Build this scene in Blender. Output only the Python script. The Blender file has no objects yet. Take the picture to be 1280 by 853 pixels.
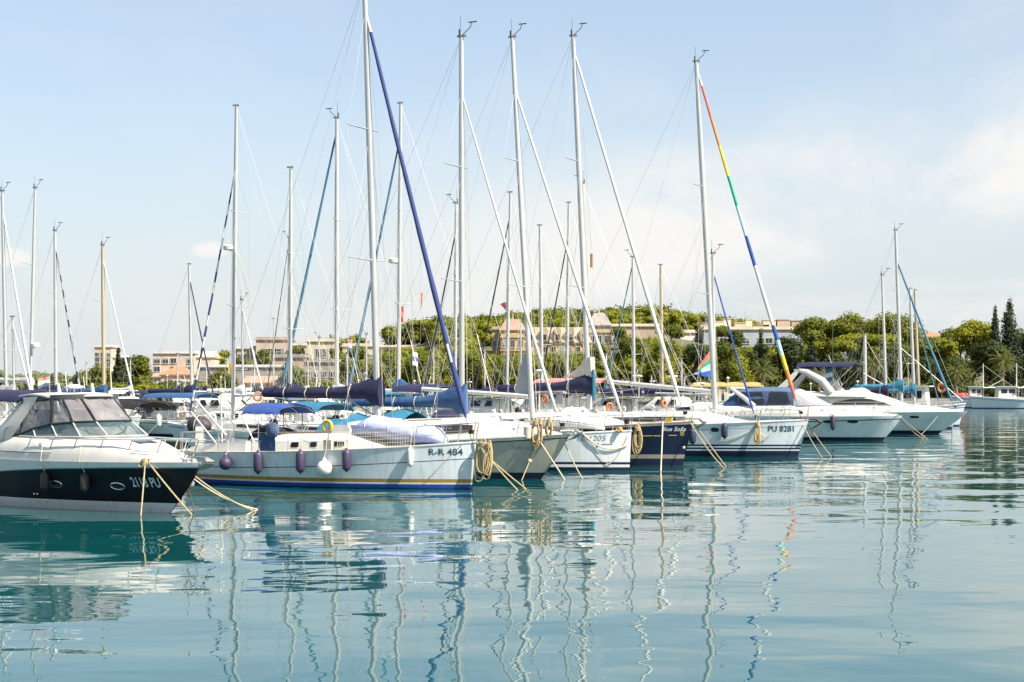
import bpy, math, random
from mathutils import Vector, Matrix
R = math.radians
rnd = random.Random(11)
sc = bpy.context.scene
COL = sc.collection
F = 2200.0      # focal length in photo pixels (1280 wide)
CH = 3.1        # eye height above the water
HY = 484.0      # horizon row


def at(px, py, D):
    return Vector(((px - 640) * D / F, D, CH + (HY - py) * D / F))


def wl(px, py):
    D = F * CH / (py - HY)
    return Vector(((px - 640) * D / F, D, 0))


def sm(x):
    x = max(0.0, min(1.0, x))
    return x * x * (3 - 2 * x)


def lerp(a, b, t):
    return a + (b - a) * t


def pw(tab, x):
    if x <= tab[0][0]:
        return tab[0][1]
    for (a, b), (c, d) in zip(tab, tab[1:]):
        if x <= c:
            return lerp(b, d, (x - a) / (c - a))
    return tab[-1][1]


# ------------------------------------------------------------------ mesh builder
class MB:
    def __init__(s):
        s.v = []
        s.f = []
        s.m = []

    def add(s, vs, fs, m=0):
        o = len(s.v)
        s.v += [tuple(p) for p in vs]
        s.f += [tuple(i + o for i in f) for f in fs]
        s.m += [m] * len(fs) if not isinstance(m, (list, tuple)) else list(m)
        return s

    def box(s, c, d, m=0, rz=0.0, ry=0.0):
        M = Matrix.Rotation(rz, 3, 'Z') @ Matrix.Rotation(ry, 3, 'Y')
        c = Vector(c)
        vs = [c + M @ Vector((x * d[0] / 2, y * d[1] / 2, z * d[2] / 2)) for x in (-1, 1) for y in (-1, 1) for z in (-1, 1)]
        return s.add(vs, [(0, 1, 3, 2), (4, 6, 7, 5), (0, 4, 5, 1), (2, 3, 7, 6), (0, 2, 6, 4), (1, 5, 7, 3)], m)

    def hexa(s, lo, hi, m=0):
        n = len(lo)
        fs = [tuple(range(n - 1, -1, -1)), tuple(range(n, 2 * n))]
        fs += [(i, (i + 1) % n, n + (i + 1) % n, n + i) for i in range(n)]
        return s.add(list(lo) + list(hi), fs, m)

    def loft(s, rings, closed=True, cap=True, m=0):
        n = len(rings[0])
        vs = [p for r in rings for p in r]
        fs, ms = [], []
        for i in range(len(rings) - 1):
            for j in range(n if closed else n - 1):
                k = (j + 1) % n
                fs.append((i * n + j, i * n + k, (i + 1) * n + k, (i + 1) * n + j))
                ms.append(m(i, j) if callable(m) else m)
        if cap:
            e = m(0, 0) if callable(m) else m
            fs.append(tuple(range(n - 1, -1, -1)))
            fs.append(tuple((len(rings) - 1) * n + j for j in range(n)))
            ms += [e, m(len(rings) - 2, 0) if callable(m) else m]
        return s.add(vs, fs, ms)

    def tube(s, pts, r, n=6, m=0, cap=True, sq=1.0):
        pts = [Vector(p) for p in pts]
        rs = r if isinstance(r, (list, tuple)) else [r] * len(pts)
        rings = []
        up = None
        for i, p in enumerate(pts):
            a = pts[max(i - 1, 0)]
            b = pts[min(i + 1, len(pts) - 1)]
            d = b - a
            if d.length < 1e-9:
                d = Vector((0, 0, 1))
            d.normalize()
            if up is None:
                up = Vector((1, 0, 0)) if abs(d.x) < 0.8 else Vector((0, 1, 0))
            u = up - d * up.dot(d)
            if u.length < 1e-5:
                u = d.orthogonal()
            u.normalize()
            up = u
            w = d.cross(u)
            rings.append([p + (u * math.cos(2 * math.pi * k / n) + w * sq * math.sin(2 * math.pi * k / n)) * rs[i] for k in range(n)])
        return s.loft(rings, True, cap, m)

    def ell(s, c, rad, nu=12, nv=8, m=0, jit=0.0):
        c = Vector(c)
        rings = []
        for i in range(nv + 1):
            th = math.pi * (0.02 + 0.96 * i / nv)
            rings.append([c + Vector((rad[0] * math.sin(th) * math.cos(2 * math.pi * k / nu), rad[1] * math.sin(th) * math.sin(2 * math.pi * k / nu), -rad[2] * math.cos(th))) * (1 + rnd.uniform(-jit, jit)) for k in range(nu)])
        return s.loft(rings, True, True, m)

    def sheet(s, grid, th, m=0):
        # a grid of points made into a thick cloth or panel (thickness downward)
        nr, nc = len(grid), len(grid[0])
        top = [Vector(p) for r in grid for p in r]
        bot = [p - Vector((0, 0, th)) for p in top]
        N = nr * nc
        fs = []
        for i in range(nr - 1):
            for j in range(nc - 1):
                a, b, c, d = i * nc + j, i * nc + j + 1, (i + 1) * nc + j + 1, (i + 1) * nc + j
                fs.append((a, b, c, d))
                fs.append((N + d, N + c, N + b, N + a))
        ed = [(j, j + 1) for j in range(nc - 1)] + [((nr - 1) * nc + j + 1, (nr - 1) * nc + j) for j in range(nc - 1)]
        ed += [((i + 1) * nc, i * nc) for i in range(nr - 1)] + [(i * nc + nc - 1, (i + 1) * nc + nc - 1) for i in range(nr - 1)]
        fs += [(b, a, N + a, N + b) for a, b in ed]
        return s.add(top + bot, fs, m)

    def plate(s, pts, off, m=0):
        # planar outline extruded by the vector off
        off = Vector(off)
        return s.hexa([Vector(p) for p in pts], [Vector(p) + off for p in pts], m)

    def build(s, name, mats, parent=None, smooth=35):
        me = bpy.data.meshes.new(name)
        me.from_pydata(s.v, [], s.f)
        if not isinstance(mats, (list, tuple)):
            mats = [mats]
        for q in mats:
            me.materials.append(q)
        me.polygons.foreach_set('material_index', s.m)
        if smooth:
            me.polygons.foreach_set('use_smooth', [True] * len(s.f))
        me.update()
        if smooth:
            me.set_sharp_from_angle(angle=R(smooth))
        o = bpy.data.objects.new(name, me)
        COL.objects.link(o)
        if parent is not None:
            o.parent = parent
        return o


def tag(o, label=None, cat=None, group=None, kind=None):
    if label:
        o['label'] = label
    if cat:
        o['category'] = cat
    if group:
        o['group'] = group
    if kind:
        o['kind'] = kind
    return o


def empty(name, loc, rz=0.0):
    o = bpy.data.objects.new(name, None)
    COL.objects.link(o)
    o.location = loc
    o.rotation_euler = (0, 0, rz)
    o.empty_display_size = 0.2
    return o


def TW(root, p):
    p = Vector(p)
    a = root.rotation_euler.z
    return Vector(root.location) + Vector((p.x * math.cos(a) - p.y * math.sin(a), p.x * math.sin(a) + p.y * math.cos(a), p.z))


def proj(p):
    return 640 + p.x / p.y * F, HY - (p.z - CH) / p.y * F


# ------------------------------------------------------------------ materials
def nd(nt, t, **kw):
    n = nt.nodes.new(t)
    for k, v in kw.items():
        setattr(n, k, v)
    return n


def mat(name, col, rough=0.5, metal=0.0, var=0.08, vs=3.0, bump=0.0, bs=20.0, coat=0.0, spec=0.5, stretch=(1, 1, 1), grime=0.0, transl=0.0):
    m = bpy.data.materials.new(name)
    m.use_nodes = True
    nt = m.node_tree
    b = nt.nodes['Principled BSDF']
    b.inputs['Roughness'].default_value = rough
    b.inputs['Metallic'].default_value = metal
    b.inputs['Coat Weight'].default_value = coat
    b.inputs['Coat Roughness'].default_value = 0.08
    b.inputs['Specular IOR Level'].default_value = spec
    tc = nd(nt, 'ShaderNodeTexCoord')
    mp = nd(nt, 'ShaderNodeMapping')
    mp.inputs['Scale'].default_value = stretch
    nt.links.new(tc.outputs['Object'], mp.inputs['Vector'])
    src = None
    if var > 0:
        nz = nd(nt, 'ShaderNodeTexNoise')
        nz.inputs['Scale'].default_value = vs
        nz.inputs['Detail'].default_value = 5
        nz.inputs['Roughness'].default_value = 0.65
        nt.links.new(mp.outputs[0], nz.inputs['Vector'])
        mr = nd(nt, 'ShaderNodeMapRange')
        mr.inputs['From Min'].default_value = 0.3
        mr.inputs['From Max'].default_value = 0.7
        mr.inputs['To Min'].default_value = 1 - var
        mr.inputs['To Max'].default_value = 1 + var * 0.6
        nt.links.new(nz.outputs['Fac'], mr.inputs['Value'])
        mx = nd(nt, 'ShaderNodeMix', data_type='RGBA', blend_type='MULTIPLY')
        mx.inputs[0].default_value = 1
        mx.inputs[6].default_value = (*col, 1)
        nt.links.new(mr.outputs[0], mx.inputs[7])
        src = mx.outputs[2]
        rr = nd(nt, 'ShaderNodeMapRange')
        rr.inputs['To Min'].default_value = max(0.02, rough - 0.12)
        rr.inputs['To Max'].default_value = min(1, rough + 0.12)
        nt.links.new(nz.outputs['Fac'], rr.inputs['Value'])
        nt.links.new(rr.outputs[0], b.inputs['Roughness'])
    if grime > 0:
        # waterline scum and vertical run marks on the topsides
        sx = nd(nt, 'ShaderNodeSeparateXYZ')
        nt.links.new(tc.outputs['Object'], sx.inputs[0])
        mp2 = nd(nt, 'ShaderNodeMapping')
        mp2.inputs['Scale'].default_value = (5, 5, 0.35)
        nt.links.new(tc.outputs['Object'], mp2.inputs['Vector'])
        n2 = nd(nt, 'ShaderNodeTexNoise')
        n2.inputs['Scale'].default_value = 1.6
        n2.inputs['Detail'].default_value = 4
        nt.links.new(mp2.outputs[0], n2.inputs['Vector'])
        zr = nd(nt, 'ShaderNodeMapRange')
        zr.inputs['From Min'].default_value = 0.5
        zr.inputs['From Max'].default_value = 0.05
        nt.links.new(sx.outputs['Z'], zr.inputs['Value'])
        st = nd(nt, 'ShaderNodeMapRange')
        st.inputs['From Min'].default_value = 0.48
        st.inputs['From Max'].default_value = 0.75
        nt.links.new(n2.outputs['Fac'], st.inputs['Value'])
        ad = nd(nt, 'ShaderNodeMath', operation='MULTIPLY_ADD')
        nt.links.new(zr.outputs[0], ad.inputs[0])
        ad.inputs[1].default_value = 0.5
        nt.links.new(st.outputs[0], ad.inputs[2])
        ml = nd(nt, 'ShaderNodeMath', operation='MULTIPLY', use_clamp=True)
        nt.links.new(ad.outputs[0], ml.inputs[0])
        ml.inputs[1].default_value = grime
        gx = nd(nt, 'ShaderNodeMix', data_type='RGBA')
        nt.links.new(ml.outputs[0], gx.inputs[0])
        if src:
            nt.links.new(src, gx.inputs[6])
        else:
            gx.inputs[6].default_value = (*col, 1)
        gx.inputs[7].default_value = (col[0] * 0.55 + 0.04, col[1] * 0.52 + 0.035, col[2] * 0.42 + 0.02, 1)
        src = gx.outputs[2]
    if src:
        nt.links.new(src, b.inputs['Base Color'])
    else:
        b.inputs['Base Color'].default_value = (*col, 1)
    if bump > 0:
        n3 = nd(nt, 'ShaderNodeTexNoise')
        n3.inputs['Scale'].default_value = bs
        n3.inputs['Detail'].default_value = 4
        nt.links.new(mp.outputs[0], n3.inputs['Vector'])
        bp = nd(nt, 'ShaderNodeBump')
        bp.inputs['Strength'].default_value = 0.6
        bp.inputs['Distance'].default_value = bump
        nt.links.new(n3.outputs['Fac'], bp.inputs['Height'])
        nt.links.new(bp.outputs[0], b.inputs['Normal'])
    if transl > 0:
        out = nt.nodes['Material Output']
        tr = nd(nt, 'ShaderNodeBsdfTranslucent')
        if src:
            nt.links.new(src, tr.inputs['Color'])
        else:
            tr.inputs['Color'].default_value = (*col, 1)
        ms = nd(nt, 'ShaderNodeMixShader')
        ms.inputs[0].default_value = transl
        nt.links.new(b.outputs[0], ms.inputs[1])
        nt.links.new(tr.outputs[0], ms.inputs[2])
        nt.links.new(ms.outputs[0], out.inputs['Surface'])
    return m


def glassy(name, col, alpha, rough=0.08):
    # thin tinted sheet (vinyl or perspex): part transparent, part glossy
    m = bpy.data.materials.new(name)
    m.use_nodes = True
    nt = m.node_tree
    b = nt.nodes['Principled BSDF']
    tc = nd(nt, 'ShaderNodeTexCoord')
    nz = nd(nt, 'ShaderNodeTexNoise')
    nz.inputs['Scale'].default_value = 2.5
    nz.inputs['Detail'].default_value = 3
    nt.links.new(tc.outputs['Object'], nz.inputs['Vector'])
    mr = nd(nt, 'ShaderNodeMapRange')
    mr.inputs['From Min'].default_value = 0.3
    mr.inputs['From Max'].default_value = 0.7
    mr.inputs['To Min'].default_value = max(0, alpha - 0.15)
    mr.inputs['To Max'].default_value = min(1, alpha + 0.15)
    nt.links.new(nz.outputs['Fac'], mr.inputs['Value'])
    nt.links.new(mr.outputs[0], b.inputs['Alpha'])
    bp = nd(nt, 'ShaderNodeBump')
    bp.inputs['Strength'].default_value = 0.3
    bp.inputs['Distance'].default_value = 0.05
    nt.links.new(nz.outputs['Fac'], bp.inputs['Height'])
    nt.links.new(bp.outputs[0], b.inputs['Normal'])
    b.inputs['Base Color'].default_value = (*col, 1)
    b.inputs['Roughness'].default_value = rough
    return m


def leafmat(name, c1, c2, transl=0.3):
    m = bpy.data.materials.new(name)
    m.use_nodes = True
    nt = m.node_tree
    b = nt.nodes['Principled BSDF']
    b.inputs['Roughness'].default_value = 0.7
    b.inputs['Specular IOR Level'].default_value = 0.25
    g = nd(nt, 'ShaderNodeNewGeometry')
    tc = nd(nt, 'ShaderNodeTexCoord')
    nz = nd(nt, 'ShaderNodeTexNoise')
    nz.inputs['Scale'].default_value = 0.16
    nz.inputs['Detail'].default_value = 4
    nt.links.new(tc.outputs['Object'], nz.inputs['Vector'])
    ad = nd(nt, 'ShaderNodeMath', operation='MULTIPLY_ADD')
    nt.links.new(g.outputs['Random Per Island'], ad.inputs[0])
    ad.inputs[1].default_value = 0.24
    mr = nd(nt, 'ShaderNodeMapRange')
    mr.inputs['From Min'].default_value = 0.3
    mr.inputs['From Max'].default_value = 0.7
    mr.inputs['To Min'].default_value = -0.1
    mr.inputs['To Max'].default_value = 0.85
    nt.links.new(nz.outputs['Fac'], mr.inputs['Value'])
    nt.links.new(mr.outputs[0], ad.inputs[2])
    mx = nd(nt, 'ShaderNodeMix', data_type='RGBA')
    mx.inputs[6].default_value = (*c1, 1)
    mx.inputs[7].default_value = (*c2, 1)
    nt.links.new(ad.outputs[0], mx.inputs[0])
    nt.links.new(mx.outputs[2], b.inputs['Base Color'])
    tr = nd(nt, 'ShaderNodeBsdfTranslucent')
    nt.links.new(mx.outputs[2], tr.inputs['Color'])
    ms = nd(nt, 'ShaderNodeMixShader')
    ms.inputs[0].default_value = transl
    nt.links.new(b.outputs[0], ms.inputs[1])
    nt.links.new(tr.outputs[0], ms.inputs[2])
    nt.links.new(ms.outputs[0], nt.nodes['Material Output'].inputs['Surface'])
    return m


M = {}
M['hull_white'] = mat('hull_white', (0.74, 0.76, 0.76), 0.22, var=0.05, vs=1.2, coat=0.3, grime=0.4)
M['hull_pale'] = mat('hull_pale', (0.69, 0.75, 0.77), 0.25, var=0.06, vs=1.2, coat=0.3, grime=0.45)
M['hull_grey'] = mat('hull_grey', (0.43, 0.42, 0.35), 0.35, var=0.1, vs=1.5, coat=0.2, grime=0.4)
M['hull_navy'] = mat('hull_navy', (0.006, 0.010, 0.038), 0.3, var=0.2, vs=1.5, coat=0.25, grime=0.05)
M['hull_black'] = mat('hull_black', (0.010, 0.010, 0.018), 0.42, var=0.25, vs=1.8, coat=0.0, spec=.3, grime=0.05)
M['stripe_navy'] = mat('stripe_navy', (0.012, 0.018, 0.05), 0.35, var=0.15)
M['stripe_blue'] = mat('stripe_blue', (0.02, 0.08, 0.36), 0.4, var=0.25, vs=4)
M['stripe_gold'] = mat('stripe_gold', (0.36, 0.22, 0.045), 0.45, var=0.15, vs=4)
M['stripe_tan'] = mat('stripe_tan', (0.30, 0.25, 0.20), 0.45, var=0.12)
M['antifoul'] = mat('antifoul', (0.012, 0.02, 0.05), 0.75, var=0.3, vs=5)
M['gel'] = mat('gelcoat_deck', (0.66, 0.635, 0.575), 0.4, var=0.12, vs=1.6, coat=0.1)
M['gel_grey'] = mat('gelcoat_grey', (0.55, 0.55, 0.53), 0.5, var=0.1, vs=3)
M['teak'] = mat('teak', (0.24, 0.15, 0.08), 0.7, var=0.25, vs=4, stretch=(0.5, 8, 1))
M['alu'] = mat('mast_aluminium', (0.53, 0.53, 0.51), 0.38, metal=0.25, var=0.1, vs=1.5, stretch=(4, 4, 0.4))
M['alu_warm'] = mat('mast_ochre', (0.45, 0.36, 0.24), 0.5, var=0.12, vs=1.5, stretch=(4, 4, 0.4))
M['alu_white'] = mat('mast_white', (0.55, 0.55, 0.53), 0.35, var=0.08, vs=1.5, stretch=(4, 4, 0.4))
M['steel'] = mat('stainless', (0.62, 0.61, 0.58), 0.22, metal=0.85, var=0.06)
M['wire'] = mat('rigging_wire', (0.42, 0.42, 0.43), 0.4, metal=0.4, var=0)
M['rope'] = mat('rope_tan', (0.44, 0.34, 0.19), 0.85, var=0.25, vs=9, bump=0.01, bs=60)
M['rope_pale'] = mat('rope_pale', (0.62, 0.54, 0.38), 0.85, var=0.2, vs=9, bump=0.01, bs=60)
M['rope_gold'] = mat('rope_gold', (0.50, 0.36, 0.16), 0.8, var=0.2, vs=9, bump=0.01, bs=60)
M['window'] = mat('dark_window', (0.012, 0.014, 0.018), 0.08, var=0)
M['window_bronze'] = mat('bronze_window', (0.05, 0.042, 0.04), 0.12, var=0.1)
M['black'] = mat('black_rubber', (0.012, 0.012, 0.013), 0.55, var=0.2)
M['canvas_navy'] = mat('canvas_navy', (0.014, 0.016, 0.055), 0.85, var=0.2, vs=4, bump=0.07, bs=4)
M['canvas_blue'] = mat('canvas_blue', (0.028, 0.085, 0.20), 0.85, var=0.2, vs=4, bump=0.08, bs=3.5)
M['canvas_royal'] = mat('canvas_royal', (0.03, 0.07, 0.27), 0.85, var=0.15, vs=4, bump=0.07, bs=4)
M['canvas_cyan'] = mat('canvas_cyan', (0.035, 0.20, 0.32), 0.8, var=0.12, vs=4, bump=0.07, bs=4, transl=0.25)
M['canvas_teal'] = mat('canvas_teal', (0.035, 0.20, 0.30), 0.85, var=0.15, vs=4, bump=0.07, bs=4)
M['canvas_slate'] = mat('canvas_slate', (0.075, 0.115, 0.21), 0.85, var=0.15, vs=4, bump=0.07, bs=4)
M['canvas_grey'] = mat('canvas_grey', (0.36, 0.36, 0.38), 0.85, var=0.12, vs=4, bump=0.07, bs=4)
M['canvas_lav'] = mat('canvas_lavender', (0.36, 0.40, 0.64), 0.8, var=0.1, vs=3, bump=0.06, bs=3)
M['canvas_sand'] = mat('canvas_sand', (0.60, 0.53, 0.42), 0.85, var=0.12, vs=4, bump=0.07, bs=4)
M['canvas_black'] = mat('canvas_black', (0.014, 0.014, 0.018), 0.85, var=0.2, vs=4, bump=0.07, bs=4)
M['canvas_brown'] = mat('canvas_brown', (0.06, 0.038, 0.042), 0.6, var=0.3, vs=4, bump=0.05, bs=3)
M['canvas_headliner'] = mat('headliner', (0.10, 0.10, 0.105), .8, var=.1)
M['rust_orange'] = mat('rust_orange', (0.36, 0.15, 0.05), .6, var=.15)
M['canvas_white'] = mat('canvas_white', (0.78, 0.77, 0.73), 0.85, var=0.08, vs=4, bump=0.07, bs=4, transl=0.15)
M['sail_white'] = mat('sail_white', (0.62, 0.605, 0.56), 0.75, var=0.06, vs=3, stretch=(3, 3, .6))
M['sail_navy'] = mat('sail_navy', (0.03, 0.05, 0.17), 0.8, var=0.15, vs=3, stretch=(3, 3, .6))
M['sail_blue'] = mat('sail_blue', (0.02, 0.07, 0.30), 0.8, var=0.12, vs=3)
M['sail_dark'] = mat('sail_dark', (0.025, 0.03, 0.05), 0.8, var=0.15, vs=3)
M['sail_teal'] = mat('sail_teal', (0.05, 0.17, 0.27), 0.8, var=0.15, vs=3)
M['sail_red'] = mat('sail_red', (0.62, 0.14, 0.09), 0.8, var=0.1)
M['sail_orange'] = mat('sail_orange', (0.72, 0.22, 0.05), 0.8, var=0.1)
M['sail_yellow'] = mat('sail_yellow', (0.75, 0.50, 0.03), 0.8, var=0.1)
M['sail_green'] = mat('sail_green', (0.02, 0.34, 0.20), 0.8, var=0.1)
M['sail_aqua'] = mat('sail_aqua', (0.36, 0.62, 0.66), 0.8, var=0.1)
M['fender_purple'] = mat('fender_purple', (0.06, 0.04, 0.09), 0.5, var=0.2, vs=6)
M['fender_white'] = mat('fender_white', (0.72, 0.70, 0.64), 0.45, var=0.12, vs=6)
M['fender_dark'] = mat('fender_dark', (0.035, 0.028, 0.026), 0.6, var=0.2, vs=6)
M['fender_navy'] = mat('fender_navy', (0.03, 0.035, 0.08), 0.5, var=0.2, vs=6)
M['orange'] = mat('buoy_orange', (0.62, 0.17, 0.04), 0.55, var=0.1)
M['red'] = mat('red_cloth', (0.45, 0.04, 0.04), 0.75, var=0.1)
M['red_pale'] = mat('faded_red', (0.52, 0.20, 0.18), 0.75, var=0.1)
M['green'] = mat('green_cloth', (0.03, 0.25, 0.12), 0.75, var=0.1)
M['blue'] = mat('blue_cloth', (0.03, 0.10, 0.42), 0.75, var=0.1)
M['yellow'] = mat('yellow_plastic', (0.70, 0.45, 0.03), 0.6, var=0.1)
M['letter_dark'] = mat('letter_dark', (0.03, 0.055, 0.085), 0.5, var=0)
M['letter_pale'] = mat('letter_pale', (0.62, 0.70, 0.72), 0.5, var=0)
M['letter_grey'] = mat('letter_grey', (0.22, 0.25, 0.27), 0.5, var=0)
M['letter_gold'] = mat('letter_gold', (0.45, 0.32, 0.10), 0.5, var=0)
M['vinyl'] = glassy('clear_vinyl', (0.27, 0.255, 0.26), 0.68, 0.18)
M['screen'] = glassy('windscreen_glass', (0.07, 0.12, 0.13), 0.58, 0.04)
M['perspex'] = glassy('smoked_perspex', (0.025, 0.03, 0.04), 0.88, 0.08)
M['galv'] = mat('galvanised', (0.42, 0.40, 0.36), 0.5, metal=0.5, var=0.25, vs=8)
M['rust'] = mat('rusty_iron', (0.16, 0.09, 0.055), 0.8, var=0.3, vs=8)
M['concrete'] = mat('concrete', (0.40, 0.38, 0.34), 0.9, var=0.2, vs=0.6, bump=0.02, bs=8)
M['stone_quay'] = mat('stone_quay', (0.34, 0.32, 0.28), 0.9, var=0.25, vs=0.5, bump=0.05, bs=2)


# ------------------------------------------------------------------ lettering
def glyphs(s, h, shear=0.0, bold=0.0):
    cu = bpy.data.curves.new('lettering', 'FONT')
    cu.body = s
    cu.size = 1.0
    cu.shear = shear
    cu.offset = bold
    cu.resolution_u = 4
    o = bpy.data.objects.new('lettering', cu)
    COL.objects.link(o)
    bpy.context.view_layer.update()
    me = bpy.data.meshes.new_from_object(o.evaluated_get(bpy.context.evaluated_depsgraph_get()))
    vs = [(v.co.x, v.co.y) for v in me.vertices]
    fs = [tuple(p.vertices) for p in me.polygons]
    bpy.data.objects.remove(o)
    bpy.data.meshes.remove(me)
    bpy.data.curves.remove(cu)
    x0 = min(v[0] for v in vs)
    y1 = max(v[1] for v in vs)
    k = h / y1
    return [((a - x0) * k, b * k) for a, b in vs], fs


# ------------------------------------------------------------------ hull
class Hull:
    def __init__(s, L, B, fb, fs, oh, rk=0.0, tr=0.75, fl=0.88, bp=2.1, wp=1.6, oe=1.0, mx=0.42):
        s.L, s.B, s.fb, s.fs, s.oh, s.rk, s.tr, s.fl, s.bp, s.wp, s.oe, s.mx = L, B, fb, fs, oh, rk, tr, fl, bp, wp, oe, mx

    def zs(s, t):
        return s.fs + (s.fb - s.fs) * t ** 1.5 - 0.05 * math.sin(math.pi * t)

    def xs(s, z):
        return -s.L / 2 + s.rk * (1 - max(-0.3, min(1, z / s.fs)))

    def xb(s, z):
        q = max(0.0, 1 - z / s.fb)
        return s.L / 2 - s.oh * q ** s.oe

    def bd(s, t):
        if t < s.mx:
            return s.B / 2 * (s.tr + (1 - s.tr) * math.sin(math.pi / 2 * t / s.mx))
        return s.B / 2 * (1 - ((t - s.mx) / (1 - s.mx)) ** s.bp) + 0.025

    def bw(s, t):
        if t < s.mx:
            return s.B / 2 * s.fl * (s.tr * 0.9 + (1 - s.tr * 0.9) * math.sin(math.pi / 2 * t / s.mx))
        return s.B / 2 * s.fl * (1 - ((t - s.mx) / (1 - s.mx)) ** s.wp) + 0.02

    def hb(s, t, z):
        t = max(0, min(1, t))
        k = z / s.zs(t)
        if k >= 0:
            return s.bw(t) + (s.bd(t) - s.bw(t)) * min(1.05, k) ** 1.15
        return s.bw(t) * max(0.2, 1 + 0.9 * k)

    def tx(s, x, z):
        a = s.xs(z)
        return (x - a) / (s.xb(z) - a)

    def pt(s, t, z, side=-1):
        a = s.xs(z)
        return Vector((a + (s.xb(z) - a) * t, side * s.hb(t, z), z))

    def side(s, x, z, off=0.0, sd=-1):
        return Vector((x, sd * (s.hb(s.tx(x, z), z) + off), z))

    def zsx(s, x):
        return s.zs(max(0, min(1, (x + s.L / 2) / s.L)))

    def bdx(s, x):
        return s.bd(max(0, min(1, (x + s.L / 2) / s.L)))

    def mesh(s, levels, mats, root, N=30):
        # levels: list of ('a', z, matidx below) or ('s', drop below sheer, matidx below), bottom to top
        ts = [1 - (1 - i / N) ** 1.25 for i in range(N + 1)]

        def zlist(t):
            zs = s.zs(t)
            return [(l[1] if l[0] == 'a' else zs - (l[1](t) if callable(l[1]) else l[1])) for l in levels]
        fine = [0]
        for i in range(1, len(levels)):
            fine.append(3 if (levels[i][0] != levels[i - 1][0]) else 1)
        rings = []
        rows = None
        for t in ts:
            zl = zlist(t)
            zz, rm = [zl[0]], []
            for i in range(1, len(zl)):
                for q in range(fine[i]):
                    zz.append(lerp(zl[i - 1], zl[i], (q + 1) / fine[i]))
                    rm.append(levels[i][2])
            rows = rm
            stb = [s.pt(t, z, -1) for z in zz]
            prt = [s.pt(t, z, 1) for z in zz]
            rings.append(prt[::-1] + stb)
        n = len(rows)
        rowm = rows[::-1] + [rows[0]] + rows

        def mm(i, j):
            return rowm[j] if j < len(rowm) else 0
        b = MB().loft(rings, closed=False, cap=False, m=mm)
        r0 = rings[0]
        k = len(r0)
        for j in range(n):
            b.add([r0[j], r0[j + 1], r0[k - 2 - j], r0[k - 1 - j]], [(3, 2, 1, 0)], rowm[j])
        return b.build('hull', mats, root, 50)

    def deck(s, root, m, camber=0.06, name='deck', drop=-0.006):
        g = []
        for i in range(25):
            t = i / 24
            z = s.zs(t)
            x = s.xs(z) + (s.xb(z) - s.xs(z)) * t
            g.append([Vector((x, k * (s.bd(t) - 0.004), z - drop + camber * (1 - k * k))) for k in (-1, -0.6, -0.2, 0.2, 0.6, 1)])
        b = MB()
        n = 6
        b.add([p for r in g for p in r], [(i * n + j, i * n + j + 1, (i + 1) * n + j + 1, (i + 1) * n + j) for i in range(24) for j in range(n - 1)][:], 0)
        b.f = [tuple(reversed(f)) for f in b.f]
        dk = b.build(name, m, root)
        for (t0, t1, k0, k1) in ((.2, .62, -.93, -.74), (.2, .62, .74, .93), (.7, .9, -.8, -.08), (.7, .9, .08, .8)):
            p = MB()
            g2 = []
            for i in range(9):
                t = lerp(t0, t1, i / 8)
                z = s.zs(t)
                x = s.xs(z) + (s.xb(z) - s.xs(z)) * t
                g2.append([Vector((x, k * s.bd(t), z - drop + camber * (1 - k * k) + .008)) for k in [lerp(k0, k1, j / 4) for j in range(5)]])
            p.loft(g2, closed=False, cap=False)
            p.f = [f if (Vector(p.v[f[1]]) - Vector(p.v[f[0]])).cross(Vector(p.v[f[2]]) - Vector(p.v[f[1]])).z > 0 else tuple(reversed(f)) for f in p.f]
            p.build('non_skid_panel', M['gel_grey'], dk)
        return dk

    def rail(s, root, m, r=0.03, h=0.02, name='toe_rail'):
        for sd in (-1, 1):
            pts = []
            for i in range(26):
                t = i / 25
                z = s.zs(t) + h
                pts.append((s.xs(z) + (s.xb(z) - s.xs(z)) * t, sd * s.bd(t), z))
            MB().tube(pts, r, 5, 0).build(name, m, root)

    def text(s, root, txt, x, z, h, m, name='registration_number', off=0.012, shear=0.0, bold=0.0, stretch=1.0):
        vs, fs = glyphs(txt, h, shear, bold)
        return MB().add([s.side(x + a * stretch, z + b, off) for a, b in vs], fs).build(name, m, root, 0)

    def x_at(s, root, px, z):
        lo, hi = -s.L / 2, s.xb(z) - 0.02
        f = lambda x: proj(TW(root, s.side(x, z)))[0]
        inc = f(hi) > f(lo)
        for _ in range(40):
            mid = (lo + hi) / 2
            if (f(mid) < px) == inc:
                lo = mid
            else:
                hi = mid
        return lo


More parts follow.
